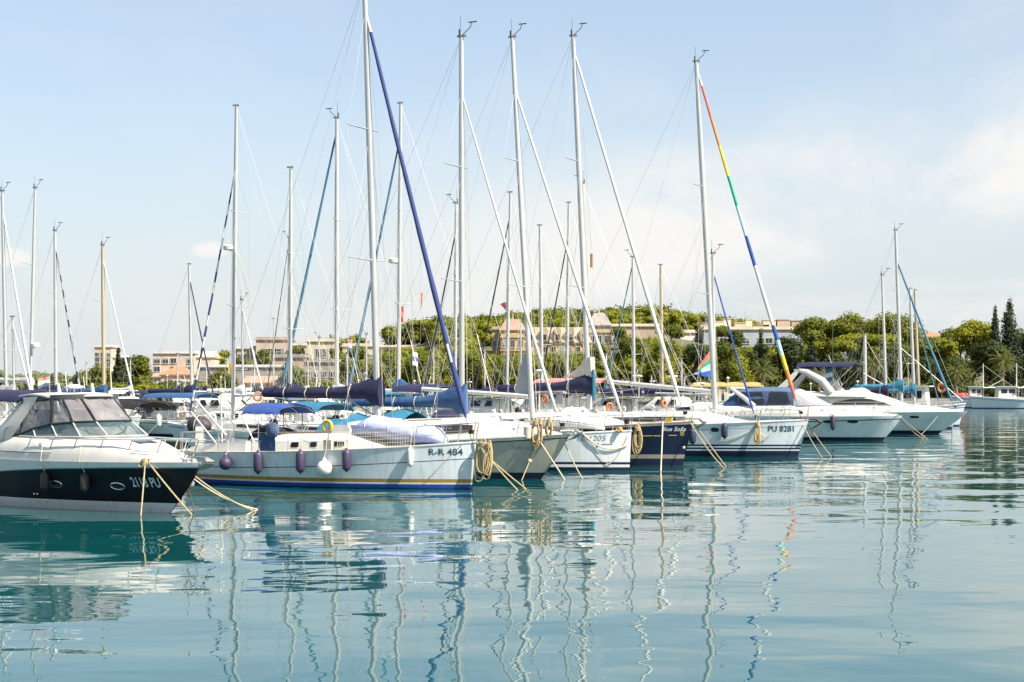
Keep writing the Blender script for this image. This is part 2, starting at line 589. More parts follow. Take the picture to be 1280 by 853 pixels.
# ------------------------------------------------------------------ small loose things
def fender(root, H, px, z, kind, m, label, group=None, ln=0.62, r=0.13, x=None, sd=-1):
    if x is None:
        x = H.x_at(root, px, z)
    rr = r
    p = H.side(x, z, rr + 0.015, sd)
    top = H.side(x, H.zsx(x) + 0.03, 0.0, sd)
    b = MB()
    if kind == 'ball':
        b.ell((0, 0, 0), (rr, rr, rr * 1.02), 16, 12)
        b.tube([(0, 0, rr * 0.9), (0, 0, rr * 1.35)], [rr * 0.35, rr * 0.2], 10)
        hh = rr * 1.35
    else:
        prof = [(-0.62, 0.15), (-0.55, 0.3), (-0.5, 0.62), (-0.44, 0.88), (-0.36, 1), (0.36, 1), (0.44, 0.88), (0.5, 0.62), (0.55, 0.3), (0.62, 0.2)]
        b.loft([[(rr * q * math.cos(2 * math.pi * k / 14), rr * q * math.sin(2 * math.pi * k / 14), zz * ln) for k in range(14)] for zz, q in prof])
        hh = 0.6 * ln
    o = b.build('fender', m)
    a = root.rotation_euler.z
    o.location = TW(root, p)
    o.rotation_euler = (0, 0, a)
    tag(o, label, 'fender', group)
    d = top - p
    MB().tube([(0, 0, hh * 0.95), (d.x, d.y, d.z), (d.x, d.y + 0.05 * (1 if sd < 0 else -1), d.z + 0.35)], 0.012, 5).build('lanyard', M['rope_pale'], o)
    return o


def line(p0, p1, sag, r, m, label, n=14, name='mooring_line', group='mooring lines'):
    p0, p1 = Vector(p0), Vector(p1)
    mid = p0
    pts = []
    for i in range(n + 1):
        t = i / n
        p = p0.lerp(p1, t)
        p.z -= sag * 4 * t * (1 - t)
        pts.append(p - p0)
    o = MB().tube(pts, r, 6).build(name, m)
    o.location = p0
    return tag(o, label, 'rope', group)


def coil(root, p, w, h, nl, r, m, label, depth=0.12, yaw=0.0, tail=0.0, seed=0, group='rope coils'):
    # loops of rope hanging from a rail, in the boat's fore-and-aft plane
    q = random.Random(seed)
    b = MB()
    for i in range(nl):
        ww = w * q.uniform(0.6, 1.05)
        h1 = h * q.uniform(0.78, 1.05)
        oy = q.uniform(-depth, 0)
        ox = q.uniform(-0.25, 0.25) * w
        pts = []
        for k in range(19):
            a = 2 * math.pi * k / 18
            pts.append((ox * (1 - math.cos(a)) / 2 + ww / 2 * math.sin(a) * (0.55 + 0.45 * (1 - math.cos(a)) / 2), oy * (1 - math.cos(a)) / 2, -h1 * (1 - math.cos(a)) / 2))
        b.tube(pts, r, 5)
    for k in range(4):
        zz = -0.1 * h - 0.035 * k
        b.tube([(0.22 * w * math.cos(2 * math.pi * j / 10), 0.05 + 0.06 * math.sin(2 * math.pi * j / 10) - depth * 0.5, zz) for j in range(11)], r, 5)
    if tail:
        b.tube([(0.1, -depth, -0.2), (0.16, -depth, -h * 0.9), (0.1, -depth, -h - tail)], r, 5)
    o = b.build('rope_coil', m)
    o.location = TW(root, p)
    o.rotation_euler = (0, 0, root.rotation_euler.z + yaw)
    return tag(o, label, 'rope coil', group)


def flag(p, w, h, yaw, mats, label, name='flag', vertical=True, n=8, stripes=3, pole=0.0, tri=False):
    b = MB()
    g = []
    for i in range(n + 1):
        u = i / n
        row = []
        for j in range(stripes * 2 + 1):
            v = j / (stripes * 2)
            hh = h * (1 - 0.9 * u) if tri else h
            row.append((u * w * 0.9, 0.10 * w * math.sin(u * 7 + v), -v * hh - 0.25 * w * u * u))
        g.append(row)
    nc = stripes * 2 + 1
    vs = [q for r in g for q in r] + [(q[0], q[1] + 0.006, q[2]) for r in g for q in r]
    N = len(vs) // 2
    fs, ms = [], []
    for i in range(n):
        for j in range(nc - 1):
            f = (i * nc + j, i * nc + j + 1, (i + 1) * nc + j + 1, (i + 1) * nc + j)
            fs += [f, tuple(N + q for q in reversed(f))]
            ms += [j // 2, j // 2]
    b.add(vs, fs, ms)
    o = b.build(name, mats)
    o.location = p
    o.rotation_euler = (0, 0, yaw)
    tag(o, label, 'flag', 'flags flying from the boats')
    if not pole:
        MB().tube([(-.02, 0, -2.5), (-.02, 0, 3)], .006, 4).build('halyard', M['wire'], o)
    if pole:
        MB().tube([(0, 0, -pole), (0, 0, 0.05)], 0.014, 6).build('staff', M['steel'], o)
    return o


def ring_buoy(p, r, yaw, m, label, horseshoe=True):
    b = MB()
    a0 = R(-60) if horseshoe else 0
    a1 = R(240) if horseshoe else 2 * math.pi
    b.tube([(r * math.cos(lerp(a0, a1, i / 20)), 0, r * math.sin(lerp(a0, a1, i / 20)) * 1.15) for i in range(21)], r * 0.36, 9)
    o = b.build('life_ring', m)
    o.location = p
    o.rotation_euler = (0, 0, yaw)
    MB().tube([(0, r * .3, r * .9), (0, r * .5, -.3), (0, r * .5, -1.2)], .013, 5).build('bracket', M['steel'], o)
    return tag(o, label, 'life ring', 'life rings on the boats')


def anchor(root, H, label, s=1.0, rust=False, drop=0.0):
    b = MB()
    x = H.L / 2
    z = H.fb
    b.tube([(-0.55 * s, 0, 0.02), (0.35 * s, 0, 0.02)], 0.03 * s, 6)
    b.loft([[(0.30 * s, -0.05 * s, 0.03 * s), (0.30 * s, 0.05 * s, 0.03 * s), (0.3 * s, 0.05 * s, -0.05 * s), (0.3 * s, -0.05 * s, -0.05 * s)],
            [(0.50 * s, -0.16 * s, -0.08 * s), (0.50 * s, 0.16 * s, -0.08 * s), (0.46 * s, 0.16 * s, -0.14 * s), (0.46 * s, -0.16 * s, -0.14 * s)],
            [(0.22 * s, -0.2 * s, -0.28 * s), (0.22 * s, 0.2 * s, -0.28 * s), (0.18 * s, 0.2 * s, -0.30 * s), (0.18 * s, -0.2 * s, -0.30 * s)],
            [(-0.06 * s, -0.02 * s, -0.36 * s), (-0.06 * s, 0.02 * s, -0.36 * s), (-0.08 * s, 0.02 * s, -0.38 * s), (-0.08 * s, -0.02 * s, -0.38 * s)]])
    b.tube([(0.3 * s, 0, 0.0), (0.48 * s, 0, -0.1 * s)], 0.04 * s, 6)
    o = b.build('anchor', M['rust'] if rust else M['galv'])
    o.location = TW(root, (x - 0.05, 0, z + 0.1 + drop))
    o.rotation_euler = (0, 0, root.rotation_euler.z)
    return tag(o, label, 'anchor', 'bow anchors')


# ------------------------------------------------------------------ sailing boat fittings
def coachroof(root, H, x0, x1, hh, wmax, front=1.6, wins=(), m=None, wm=None, name='coachroof', gap=0.42, aft=0.15):
    def sec(x):
        w = max(0.12, min(wmax, H.bdx(x) - gap))
        h = hh * sm((x1 - x) / front) * (0.35 + 0.65 * sm((x - x0 + aft) / (aft * 2))) + 0.02
        h += 0.12 * hh * (x1 - x) / (x1 - x0)
        return w, h, H.zsx(x) - 0.01
    prof = [(-1, 0), (-0.985, .25), (-0.95, 0.62), (-0.9, 0.84), (-0.78, 0.97), (-0.4, 1.09), (0, 1.13), (0.4, 1.09), (0.78, 0.97), (0.9, 0.84), (0.95, 0.62), (0.985, .25), (1, 0)]
    rings = []
    N = 22
    for i in range(N + 1):
        x = lerp(x0, x1, i / N)
        w, h, z = sec(x)
        rings.append([(x, a * w, z + c * h) for a, c in prof])
    cr = MB().loft(rings, closed=True, cap=True).build(name, m or M['gel'], root, 40)

    def sp(x, fr, sd):
        w, h, z = sec(x)
        a = pw([(0, 1), (0.25, 0.985), (0.62, 0.95), (0.84, 0.9)], fr)
        return Vector((x, sd * (a * w + 0.014), z + fr * h))
    for (xa, xb, f0, f1) in wins:
        for sd in (-1, 1):
            n = 8
            lo = [sp(lerp(xa, xb, k / n), lerp(f0, f1, 0.12 if k in (0, n) else 0), sd) for k in range(n + 1)]
            hi = [sp(lerp(xa, xb, k / n), lerp(f1, f0, 0.12 if k in (0, n) else 0), sd) for k in range(n + 1)]
            b = MB()
            b.add(lo + hi, [((k, k + 1, n + 2 + k, n + 1 + k) if sd < 0 else (k + 1, k, n + 1 + k, n + 2 + k)) for k in range(n)])
            b.build('window', wm or M['window'], cr)
    return cr, sec


def stanchions(root, H, xs, hgt=0.6, inset=0.06, wires=(1.0, 0.5), rail_from=None, sides=(-1, 1)):
    for sd in sides:
        top = {}
        for x in xs:
            z = H.zsx(x)
            y = sd * (H.bdx(x) - inset)
            MB().tube([(x, y, z), (x, y, z + hgt)], 0.014, 6).build('stanchion', M['steel'], root)
        for w in wires:
            pts = [(x, sd * (H.bdx(x) - inset), H.zsx(x) + hgt * w) for x in xs]
            MB().tube(pts, 0.006, 4).build('lifeline', M['wire'], root)


def pulpit(root, H, xa, hgt=0.62, r=0.016):
    b = MB()
    L2 = H.L / 2
    pts = []
    for sd in (-1, 1):
        seg = []
        for k in range(7):
            x = lerp(xa, L2 + 0.02, k / 6)
            seg.append(Vector((x, sd * max(0.10, H.bdx(min(x, L2)) - 0.05), H.zsx(x) + hgt)))
        pts.append(seg)
    b.tube(pts[0] + pts[1][::-1], r, 6)
    for sd in (0, 1):
        for k in (0, 3, 6):
            p = pts[sd][k]
            b.tube([(p.x - 0.12, p.y, H.zsx(p.x)), p], r * 0.9, 6)
        b.tube([p - Vector((0.05, 0, hgt * 0.48)) for p in pts[sd][:6]], r * 0.7, 5)
    return b.build('pulpit', M['steel'], root)


def pushpit(root, H, xb, hgt=0.62, r=0.016):
    b = MB()
    L2 = H.L / 2
    for w in (1.0, 0.5):
        pts = [(xb, -(H.bdx(xb) - 0.06), H.zsx(xb) + hgt * w), (-L2 + 0.15, -(H.bdx(-L2) - 0.08), H.fs + hgt * w), (-L2 + 0.05, -(H.bdx(-L2) - 0.3), H.fs + hgt * w),
               (-L2 + 0.05, (H.bdx(-L2) - 0.3), H.fs + hgt * w), (-L2 + 0.15, (H.bdx(-L2) - 0.08), H.fs + hgt * w), (xb, (H.bdx(xb) - 0.06), H.zsx(xb) + hgt * w)]
        b.tube(pts, r, 6)
        if w == 1.0:
            for p in pts:
                b.tube([(p[0], p[1], H.fs - 0.02), p], r, 6)
    return b.build('pushpit', M['steel'], root)


def sprayhood(root, H, x0, x1, w, hgt, m, z0=None, win=True, name='sprayhood'):
    z = H.zsx((x0 + x1) / 2) + 0.05 if z0 is None else z0
    def ring(k):
        x = lerp(x1, x0, k)
        hh = hgt * (0.12 + 0.88 * math.sin(min(1, k / 0.62) * math.pi / 2))
        ww = w * (0.86 + 0.14 * k)
        return [Vector((x + (0.12 * math.sin(a) if k < 1 else 0), -ww * math.cos(a) * (1 if abs(math.cos(a)) < .98 else 1), z + hh * (math.sin(a) ** 0.6))) for a in [math.pi * i / 12 for i in range(13)]]
    rings = [ring(k / 7) for k in range(8)]
    inner = [[p * 1.0 - Vector((0.0, 0, 0.02)) for p in r] for r in rings]
    b = MB()
    b.loft(rings, closed=False, cap=False)
    b.loft([r[::-1] for r in inner], closed=False, cap=False)
    o = b.build(name, m, root, 60)
    if win:
        for (i0, i1) in ((2, 5), (7, 10)):
            vs = []
            for k in (1, 2, 3):
                r = rings[k]
                vs.append([r[i] + Vector((0.03, 0, 0.02)) for i in range(i0, i1 + 1)])
            MB().loft(vs, closed=False, cap=False).build('window', M['perspex'], o)
    return o


def bimini(root, x0, x1, w, z0, ztop, m, name='bimini', rise=0.18, frames=True):
    g = []
    for i in range(7):
        k = i / 6
        g.append([Vector((lerp(x0, x1, k), lerp(-w, w, j / 8), ztop + rise * math.sin(math.pi * j / 8) ** 0.7 + 0.06 * math.sin(math.pi * k) - (0.12 if j in (0, 8) else 0) + 0.02 * math.sin(9 * k))) for j in range(9)])
    o = MB().sheet(g, 0.03).build(name, m, root, 60)
    if frames:
        xm = (x0 + x1) / 2
        for xt in (x0 + 0.05, xm, x1 - 0.05):
            b = MB()
            pts = [(lerp(xm, xt, 0.2), -w, z0), (xt, -w, ztop - 0.1)] + [(xt, lerp(-w, w, j / 6), ztop - 0.04 + rise * math.sin(math.pi * j / 6) ** 0.7) for j in range(1, 6)] + [(xt, w, ztop - 0.1), (lerp(xm, xt, 0.2), w, z0)]
            b.tube(pts, 0.014, 5).build('canopy_frame', M['steel'], o)
    return o


def furled(root, p0, p1, r, mats, idx=None, n=22, name='furled_genoa', lo=0.05, hi=0.99):
    p0, p1 = Vector(p0), Vector(p1)
    pts, rs = [], []
    for i in range(n + 1):
        t = i / n
        pts.append(p0.lerp(p1, lerp(lo, hi, t)))
        pts[-1].z -= 0.1 * math.sin(math.pi * t)
        rs.append(r * (0.35 if t == 0 else min(1, 0.6 + t * 6)) * (1 - 0.45 * t) * (0.5 if i == n else 1) * (1 + 0.07 * math.sin(i * 2.1)))
    o = MB().tube(pts, rs, 8, m=(lambda i, j: idx(i / n, j)) if idx else 0).build(name, mats, root, 60)
    MB().tube([p0, pts[0]], 0.012, 5).build('furling_drum', M['black'], o)
    MB().loft([[(p0.x + 0.09 * math.cos(2 * math.pi * k / 10), p0.y + 0.09 * math.sin(2 * math.pi * k / 10), p0.z + 0.18 + dz) for k in range(10)] for dz in (0, 0.12)]).build('furling_drum', M['black'], o)
    MB().tube([pts[-1], p1], 0.008, 5).build('forestay', M['wire'], o)
    return o


def mast_set(root, H, mx, zb, top, rake, r, spr=(0.36, 0.66), fore=None, ff=0.97, furl=None, boomlen=4.0, boomz=2.4, boomtilt=0.05, boomr=0.07,
             cover=None, coverh=0.75, mm=None, radar=None, lines=2, sprlen=1.0, wind=True, backstay=True, furlr=0.09, furlidx=None, lazy=True, wr=0.006, furlmats=None):
    mm = mm or M['alu']
    base = Vector((mx, 0, zb))
    top -= .2
    r *= .9
    furlr *= .84
    tip = Vector((mx - rake, 0, top))

    def mp(f):
        return Vector((mx - rake * f, 0, zb + (top - zb) * f))
    mast = MB().tube([mp(f) for f in (0, 0.15, 0.3, 0.5, 0.7, 0.85, 1.0)], [r, r, r, r, r * 0.97, r * 0.9, r * 0.78], 10, sq=0.78).build('mast', mm, root, 60)
    MB().box((tip.x + 0.02, 0, tip.z + 0.05), (0.34, 0.08, 0.07)).build('masthead_fitting', M['galv'], mast)
    if wind:
        b = MB()
        b.tube([(tip.x, 0, tip.z + 0.05), (tip.x + 0.35, 0, tip.z + 0.32), (tip.x + 0.42, 0, tip.z + 0.5)], 0.014, 5)
        b.tube([(tip.x + 0.28, 0, tip.z + 0.5), (tip.x + 0.60, 0, tip.z + 0.50)], 0.022, 5)
        b.tube([(tip.x - 0.06, 0.05, tip.z), (tip.x - 0.07, 0.05, tip.z + 0.75)], 0.008, 4)
        b.tube([(tip.x - 0.05, -0.05, tip.z), (tip.x - 0.05, -0.05, tip.z + 0.28)], 0.03, 6)
        b.build('wind_vane', M['black'], mast)
    cps = [Vector((mx - 0.25, sd * (H.bdx(mx) - 0.12), H.zsx(mx))) for sd in (-1, 1)]
    for k, sd in enumerate((-1, 1)):
        path = [cps[k]]
        for i, f in enumerate(spr):
            p = mp(f)
            sl = sprlen * (1 - 0.18 * i)
            t = p + Vector((-0.22, sd * sl, 0.06))
            MB().tube([p, t], [0.045, 0.028], 6, sq=0.5).build('spreader', mm, mast)
            path.append(t)
        path.append(mp(ff))
        MB().tube(path, wr, 4).build('shroud', M['wire'], root)
        if spr and lines > 0:
            MB().tube([cps[k] + Vector((-0.4, 0, 0)), mp(spr[0] - 0.02)], wr, 4).build('shroud', M['wire'], root)
        if len(spr) > 1 and lines > 1:
            MB().tube([path[1], mp(spr[1] - 0.02)], wr * 0.9, 4).build('shroud', M['wire'], root)
    if backstay:
        q = Vector((-H.L / 2 + 0.2, 0, H.fs + 0.1))
        if lines > 1:
            s = q.lerp(tip, 0.28)
            b = MB().tube([s, tip], wr, 4)
            for sd in (-1, 1):
                b.tube([(q.x, sd * H.bd(0) * 0.75, q.z), s], wr, 4)
            b.build('backstay', M['wire'], root)
        else:
            MB().tube([q, tip], wr, 4).build('backstay', M['wire'], root)
    fore = fore or Vector((H.L / 2 - 0.22, 0, H.fb + 0.06))
    if furl is not None or furlmats:
        furled(root, fore, mp(ff), furlr, furlmats or furl, furlidx)
    elif fore is not False:
        MB().tube([fore, mp(ff)], wr * 1.2, 4).build('forestay', M['wire'], root)
    # halyards along the mast
    for k in range(lines):
        sx = 0.16 + 0.1 * k
        MB().tube([mp(0.02) + Vector((sx, 0.1 * (-1) ** k, 0)), mp(0.5) + Vector((0.12 + .05 * k, 0.05, 0)), mp(0.985)], wr * 0.8, 4).build('halyard', M['rope_pale'], mast)
    if boomlen > 0:
        f0 = (boomz - zb) / (top - zb)
        g = mp(f0) + Vector((-r, 0, 0))
        e = g + Vector((-boomlen, 0, boomlen * boomtilt))
        boom = MB().tube([g, g.lerp(e, 0.5), e], boomr, 8, sq=0.75).build('boom', mm, root, 60)
        if cover is not None:
            rings = []
            n = 16
            for i in range(n + 1):
                t = i / n
                p = (g + Vector((2.6 * r, 0, 0))).lerp(e + Vector((0.12, 0, 0)), t)
                hh = lerp(coverh, 0.22, sm(t * 2.8) * 0.75 + 0.25 * t) * (1 + 0.03 * math.sin(i * 1.7))
                ww = lerp(0.15, 0.11, t) * (1.55 if i < 3 else 1.2)
                zlo = p.z - boomr * (2.2 if t < 0.12 else 1.15) - (0.2 * coverh if t < 0.1 else 0)
                ring = []
                for k in range(14):
                    a = 2 * math.pi * k / 14
                    c, s_ = math.cos(a), math.sin(a)
                    tz = zlo + (hh + p.z - zlo) * (0.5 + 0.5 * s_)
                    ring.append((p.x + (0.25 * (tz - p.z) * -0.12 if i < 3 else 0), ww * c * (1 - 0.5 * max(0, s_)) * (1 + 0.08 * math.sin(5 * a + i)), tz))
                rings.append(ring)
            cv = MB().loft(rings).build('sail_cover', cover, boom, 60)
            if lines > 1:
                for i in (4, 7, 10, 13):
                    MB().tube([Vector(p) + (Vector(p) - sum((Vector(q) for q in rings[i]), Vector()) / 14) * .05 for p in rings[i]] + [Vector(rings[i][0])], .012, 4).build('lashing', M['rope_pale'], boom)
        if lazy and lines > 0:
            for sd in (-1, 1):
                a = mp(0.55)
                for fr in ((0.35, 0.75) if lines > 1 else (0.6,)):
                    p = g.lerp(e, fr) + Vector((0, sd * 0.09, 0.05))
                    MB().tube([p, a + Vector((0, sd * 0.15, 0))], wr * 0.7, 4).build('lazy_jack', M['rope_pale'], boom)
        MB().tube([e, tip], wr * 0.8, 4).build('topping_lift', M['wire'], boom)
        # mainsheet and vang
        MB().tube([g.lerp(e, 0.85), (g.lerp(e, 0.85).x - 0.1, 0, H.zsx(g.lerp(e, .85).x) + 0.3)], 0.012, 4).build('mainsheet', M['rope_pale'], boom)
        MB().tube([g.lerp(e, 0.28), mp(0.015) + Vector((-r, 0, 0.1))], 0.025, 5).build('boom_vang', M['galv'], boom)
    if radar:
        p = mp(radar) + Vector((0.32, 0, 0))
        b = MB()
        b.loft([[(p.x + q * math.cos(2 * math.pi * k / 14), q * math.sin(2 * math.pi * k / 14), p.z + dz) for k in range(14)] for dz, q in ((-0.13, 0.2), (-0.1, 0.27), (0.06, 0.28), (0.12, 0.22), (0.14, 0.05))])
        b.box((p.x - 0.2, 0, p.z - 0.15), (0.3, 0.12, 0.04))
        b.build('radar_dome', M['gel'], mast)
    return mp


def place_bow(name, H, bow, heading):
    x = H.xb(0.0)
    a = R(heading)
    return empty(name, (bow.x - x * math.cos(a), bow.y - x * math.sin(a), 0), a)


def place_mast(name, H, px, D, mx, heading):
    p = at(px, HY, D)
    a = R(heading)
    return empty(name, (p.x - mx * math.cos(a), p.y - mx * math.sin(a), 0), a)


def fittings(root, H, mx, x0, x1, seed, near=False):
    # small deck gear: winches, vents, liferaft, stern pole, outboard on the rail, cans
    q = random.Random(seed)
    L = H.L
    for sd in (-1, 1):
        x = x0 - .45
        z = H.zsx(x) + .32
        y = sd * max(.3, H.bdx(x) - .55)
        MB().tube([(x, y, z - .35), (x, y, z), (x, y, z + .14)], [.11, .1, .075], 9).build('winch', M['steel'], root)
        xv = mx + q.uniform(.4, .9)
        b = MB()
        zz = H.zsx(xv) + .35
        b.tube([(xv, sd * .45, zz), (xv, sd * .45, zz + .22), (xv + .1, sd * .45, zz + .3)], [.06, .065, .09], 8)
        b.build('dorade_vent', M['gel'], root)
    if q.random() < .6 or near:
        x = lerp(x0, mx, .75)
        b = MB()
        z = H.zsx(x) + .52
        b.loft([[(x + dx, y, z + zz) for dx, zz in ((-.32, 0), (.32, 0), (.34, .12), (.28, .26), (-.28, .26), (-.34, .12))] for y in (-.25, .25)])
        b.build('liferaft_case', M['gel'], root)
    if q.random() < .75:
        y = q.choice((-1, 1)) * H.bd(0) * .7
        h = q.uniform(1.6, 2.8)
        b = MB().tube([(-L / 2 + .25, y, H.fs), (-L / 2 + .2, y, H.fs + h)], .03, 6)
        k = q.random()
        if k < .5:
            p = Vector((-L / 2 + .2, y, H.fs + h))
            b.ell(p, (.2, .09, .09), 8, 6)
            for a in (0, 2.09, 4.19):
                b.add([p + Vector((.2, .03 * math.cos(a), .03 * math.sin(a))), p + Vector((.21, .5 * math.cos(a), .5 * math.sin(a))), p + Vector((.21, .5 * math.cos(a + .1), .5 * math.sin(a + .1))), p + Vector((.2, .05 * math.cos(a + .8), .05 * math.sin(a + .8)))], [(0, 1, 2, 3), (3, 2, 1, 0)])
            b.build('wind_generator', M['gel'], root)
        else:
            b.ell((-L / 2 + .2, y, H.fs + h), (.12, .12, .1), 8, 6)
            b.build('aerial_pole', M['gel'], root)
    if q.random() < .6:
        y = -H.bd(0) * .75
        b = MB()
        x = -L / 2 + .1
        b.loft([[(x + .17 * c * math.cos(2 * math.pi * k / 10), y + .13 * c * math.sin(2 * math.pi * k / 10), H.fs + z) for k in range(10)] for z, c in ((.45, .5), (.5, .9), (.75, 1), (.85, .6))])
        b.tube([(x, y, H.fs + .5), (x - .05, y, H.fs - .1)], .05, 6)
        b.build('outboard_engine', M['black'], root)
    if q.random() < .5:
        x = -L / 2 + .35
        b = MB()
        b.box((x, 0, H.fs + 1.55), (.6, 1.5, .04), 0, 0, .15)
        for y in (-.6, .6):
            b.tube([(x, y, H.fs), (x, y, H.fs + 1.53)], .018, 5)
        b.build('solar_panel', M['window'], root)
    for i in range(q.randint(1, 3)):
        x = q.uniform(x0 - .6, mx)
        sd = -1
        p = H.side(x, H.zsx(x) + .18, -.14)
        MB().box(p, (.3, .14, .32), 0, q.uniform(-.1, .1)).build('jerrycan', M[q.choice(('canvas_blue', 'yellow', 'red', 'gel', 'canvas_sand'))], root)


# ================================================================== the near row, bows to the right
def deck_z(H, x, k=0.0):
    return H.zsx(x) + 0.06


# ---- dark blue and white motor cruiser at the left edge
def build_cruiser_left():
    H = Hull(10.6, 3.0, 1.27, 1.3, 1.15, 0.25, 0.92, 0.74, 2.3, 1.5, 1.25, 0.45)
    r = place_bow('motorboat', H, wl(213, 641), -40)
    tag(r, 'black and white motor cruiser with clear vinyl cockpit enclosure and number 2118 PU', 'motorboat')
    mats = [M['hull_white'], M['hull_black'], M['steel']]
    tops = lambda t: pw([(0, .52), (.3, .42), (.45, .30), (.62, .20), (.8, .15), (1, .14)], t)
    H.mesh([('a', -0.45, 0), ('a', 0.0, 0), ('a', 0.24, 0), ('s', lambda t: tops(t), 1), ('s', lambda t: tops(t) - 0.025, 2), ('s', 0.05, 0), ('s', 0.0, 0)], mats, r)
    D = lambda d: 5.3 - d * 1.15
    # moulded foredeck and cabin sides
    rings = []
    for i in range(25):
        d = lerp(0.28, 8.9, i / 24)
        x = D(d)
        w = max(0.06, H.bdx(x) - 0.06)
        z = H.zsx(x) - 0.02
        h = 0.10 + 0.50 * sm((d - 0.2) / 2.6) + (0.05 if d > 4 else 0)
        rings.append([(x, a * w, z + c * h) for a, c in ((-1, 0), (-0.99, .3), (-0.93, .62), (-.86, .86), (-.74, .97), (-.4, 1.06), (0, 1.1), (.4, 1.06), (.74, .97), (.86, .86), (.93, .62), (.99, .3), (1, 0))])
    fd = MB().loft(rings).build('foredeck', M['gel'], r, 40)
    # style line along the cabin side
    for sd in (-1, 1):
        MB().tube([(D(d), sd * (H.bdx(D(d)) - 0.06), H.zsx(D(d)) + 0.2) for d in (3.6, 4.4, 5.2, 6, 7, 8)], 0.012, 5).build('trim_line', M['canvas_slate'], fd)
    b = MB()
    b.sheet([[Vector((D(d), y, H.zsx(D(d)) + 0.12 + 0.50 * sm((d - 0.2) / 2.6) + 0.02)) for y in (-0.28, 0.28)] for d in (1.75, 2.05)], 0.02)
    b.build('hatch', M['perspex'], fd)
    # windscreen: base and top lines from starboard aft round the front to port aft
    half_b = [(5.0, 1.2, 1.84), (4.4, 1.2, 1.83), (3.7, 1.12, 1.84), (3.05, .95, 1.85), (2.45, .62, 1.87), (2.15, 0, 1.88)]
    half_t = [(5.02, 1.17, 1.86), (4.55, 1.14, 2.02), (3.98, 1.05, 2.14), (3.4, .88, 2.20), (2.95, .55, 2.22), (2.72, 0, 2.23)]
    mk = lambda hf: [Vector((D(d), -y, z)) for d, y, z in hf] + [Vector((D(d), y, z)) for d, y, z in hf[-2::-1]]
    B_, T_ = mk(half_b), mk(half_t)
    ws = MB()
    ws.tube(B_, 0.018, 6)
    for i in range(len(B_)):
        if i in (1, 2, 3, 4, 6, 7, 8, 9):
            ws.tube([B_[i], T_[i]], 0.02, 6)
    w = ws.build('windscreen_frame', M['alu_white'], r)
    for i in range(len(B_) - 1):
        MB().add([B_[i], B_[i + 1], T_[i + 1], T_[i]], [(0, 1, 2, 3)]).build('pane', M['screen'], w, 0)
    # hard top and arch
    g = []
    for i in range(9):
        k = i / 8
        row = []
        for j in range(13):
            y = lerp(-1.22, 1.22, j / 12) * (1 - .16 * k)
            e = abs(j / 6 - 1)
            dd = lerp(5.0, 3.4 + 0.75 * e ** 2.5, k)
            row.append(Vector((D(dd), y, 2.885 + 0.02 * (1 - e ** 2) + 0.06 * math.sin(math.pi * (.12 + .88 * k)) - 0.02 * e ** 6)))
        g.append(row)
    ht = MB().sheet(g, 0.04).build('hardtop', M['gel'], r, 50)
    g2 = [[p - Vector((0, 0, 0.045)) for p in row[1:-1]] for row in g[1:-1]]
    MB().sheet(g2, 0.01).build('headliner', M['canvas_headliner'], ht)
    for sd in (-1, 1):
        rings = []
        for i in range(11):
            t = i / 10
            a = sm(t)
            xa = lerp(D(6.15), D(5.0), t ** 0.8)
            wd = lerp(0.95, 0.62, t)
            z = lerp(1.72, 2.84, t) + 0.05 * math.sin(math.pi * t)
            y = sd * lerp(1.33, 1.15, a)
            rings.append([(xa, y - sd * 0.08, z), (xa + wd * 0.5, y + sd * 0.03, z), (xa + wd, y - sd * 0.08, z + 0.02), (xa + wd * .5, y - sd * 0.15, z)])
        MB().loft(rings).build('radar_arch', M['gel'], r, 50)
    # vinyl enclosure
    P = [(5.0, 1.08, 2.70), (4.5, 1.05, 2.74), (4.05, 0.98, 2.78), (3.8, .86, 2.79), (3.55, .5, 2.80), (3.48, 0, 2.81)]
    P_ = mk(P)
    seam = MB()
    seam.tube([t + Vector((0, 0, 0.012)) for t in T_], 0.03, 6)
    seam.tube(P_, 0.02, 5)
    for i in (0, 2, 3, 4, 6, 7, 8, 10):
        seam.tube([T_[i], T_[i].lerp(P_[i], 0.5) + Vector((0.03, 0, 0)), P_[i]], 0.045 if i in (2, 8) else 0.026, 6)
    vl = [[p + Vector((0.02, 0, -0.01)) for p in P_], [p + Vector((0.06, 0, 0.12 if 0 < i < 10 else 0.08)) for i, p in enumerate(P_)]]
    vb = MB().loft(vl, closed=False, cap=False)
    vb.loft([[p - Vector((0.012, 0, 0)) for p in row[::-1]] for row in vl], closed=False, cap=False)
    vb.build('underside_strip', M['canvas_headliner'], r)  # upright strip added to stand in for the hardtop's dark underside
    s = seam.build('enclosure_seam', M['canvas_black'], r)
    for i in range(len(T_) - 1):
        m = []
        for k in range(6):
            v = k / 5
            a, c = T_[i].lerp(P_[i], v), T_[i + 1].lerp(P_[i + 1], v)
            m.append([a.lerp(c, u / 5) + Vector((0.025 * math.sin(3 * u + i), -0.02 * math.sin(2 * v * 3 + u * 2), 0)) for u in range(6)])
        MB().loft(m, closed=False, cap=False).build('vinyl_panel', M['vinyl'], s)
    # bimini over the after cockpit, with side curtain
    bm = bimini(r, D(8.6), D(4.9), 1.2, 1.85, 2.82, M['canvas_navy'], rise=0.16)
    for sd in (-1, 1):
        MB().loft([[Vector((D(d), sd * 1.22, z)) for d in (5.9, 6.6, 7.4, 8.2)] for z in (1.88, 2.3, 2.78)], closed=False, cap=False).build('side_curtain', M['vinyl'], bm)
    # helm seats and dash behind the glass
    b = MB()
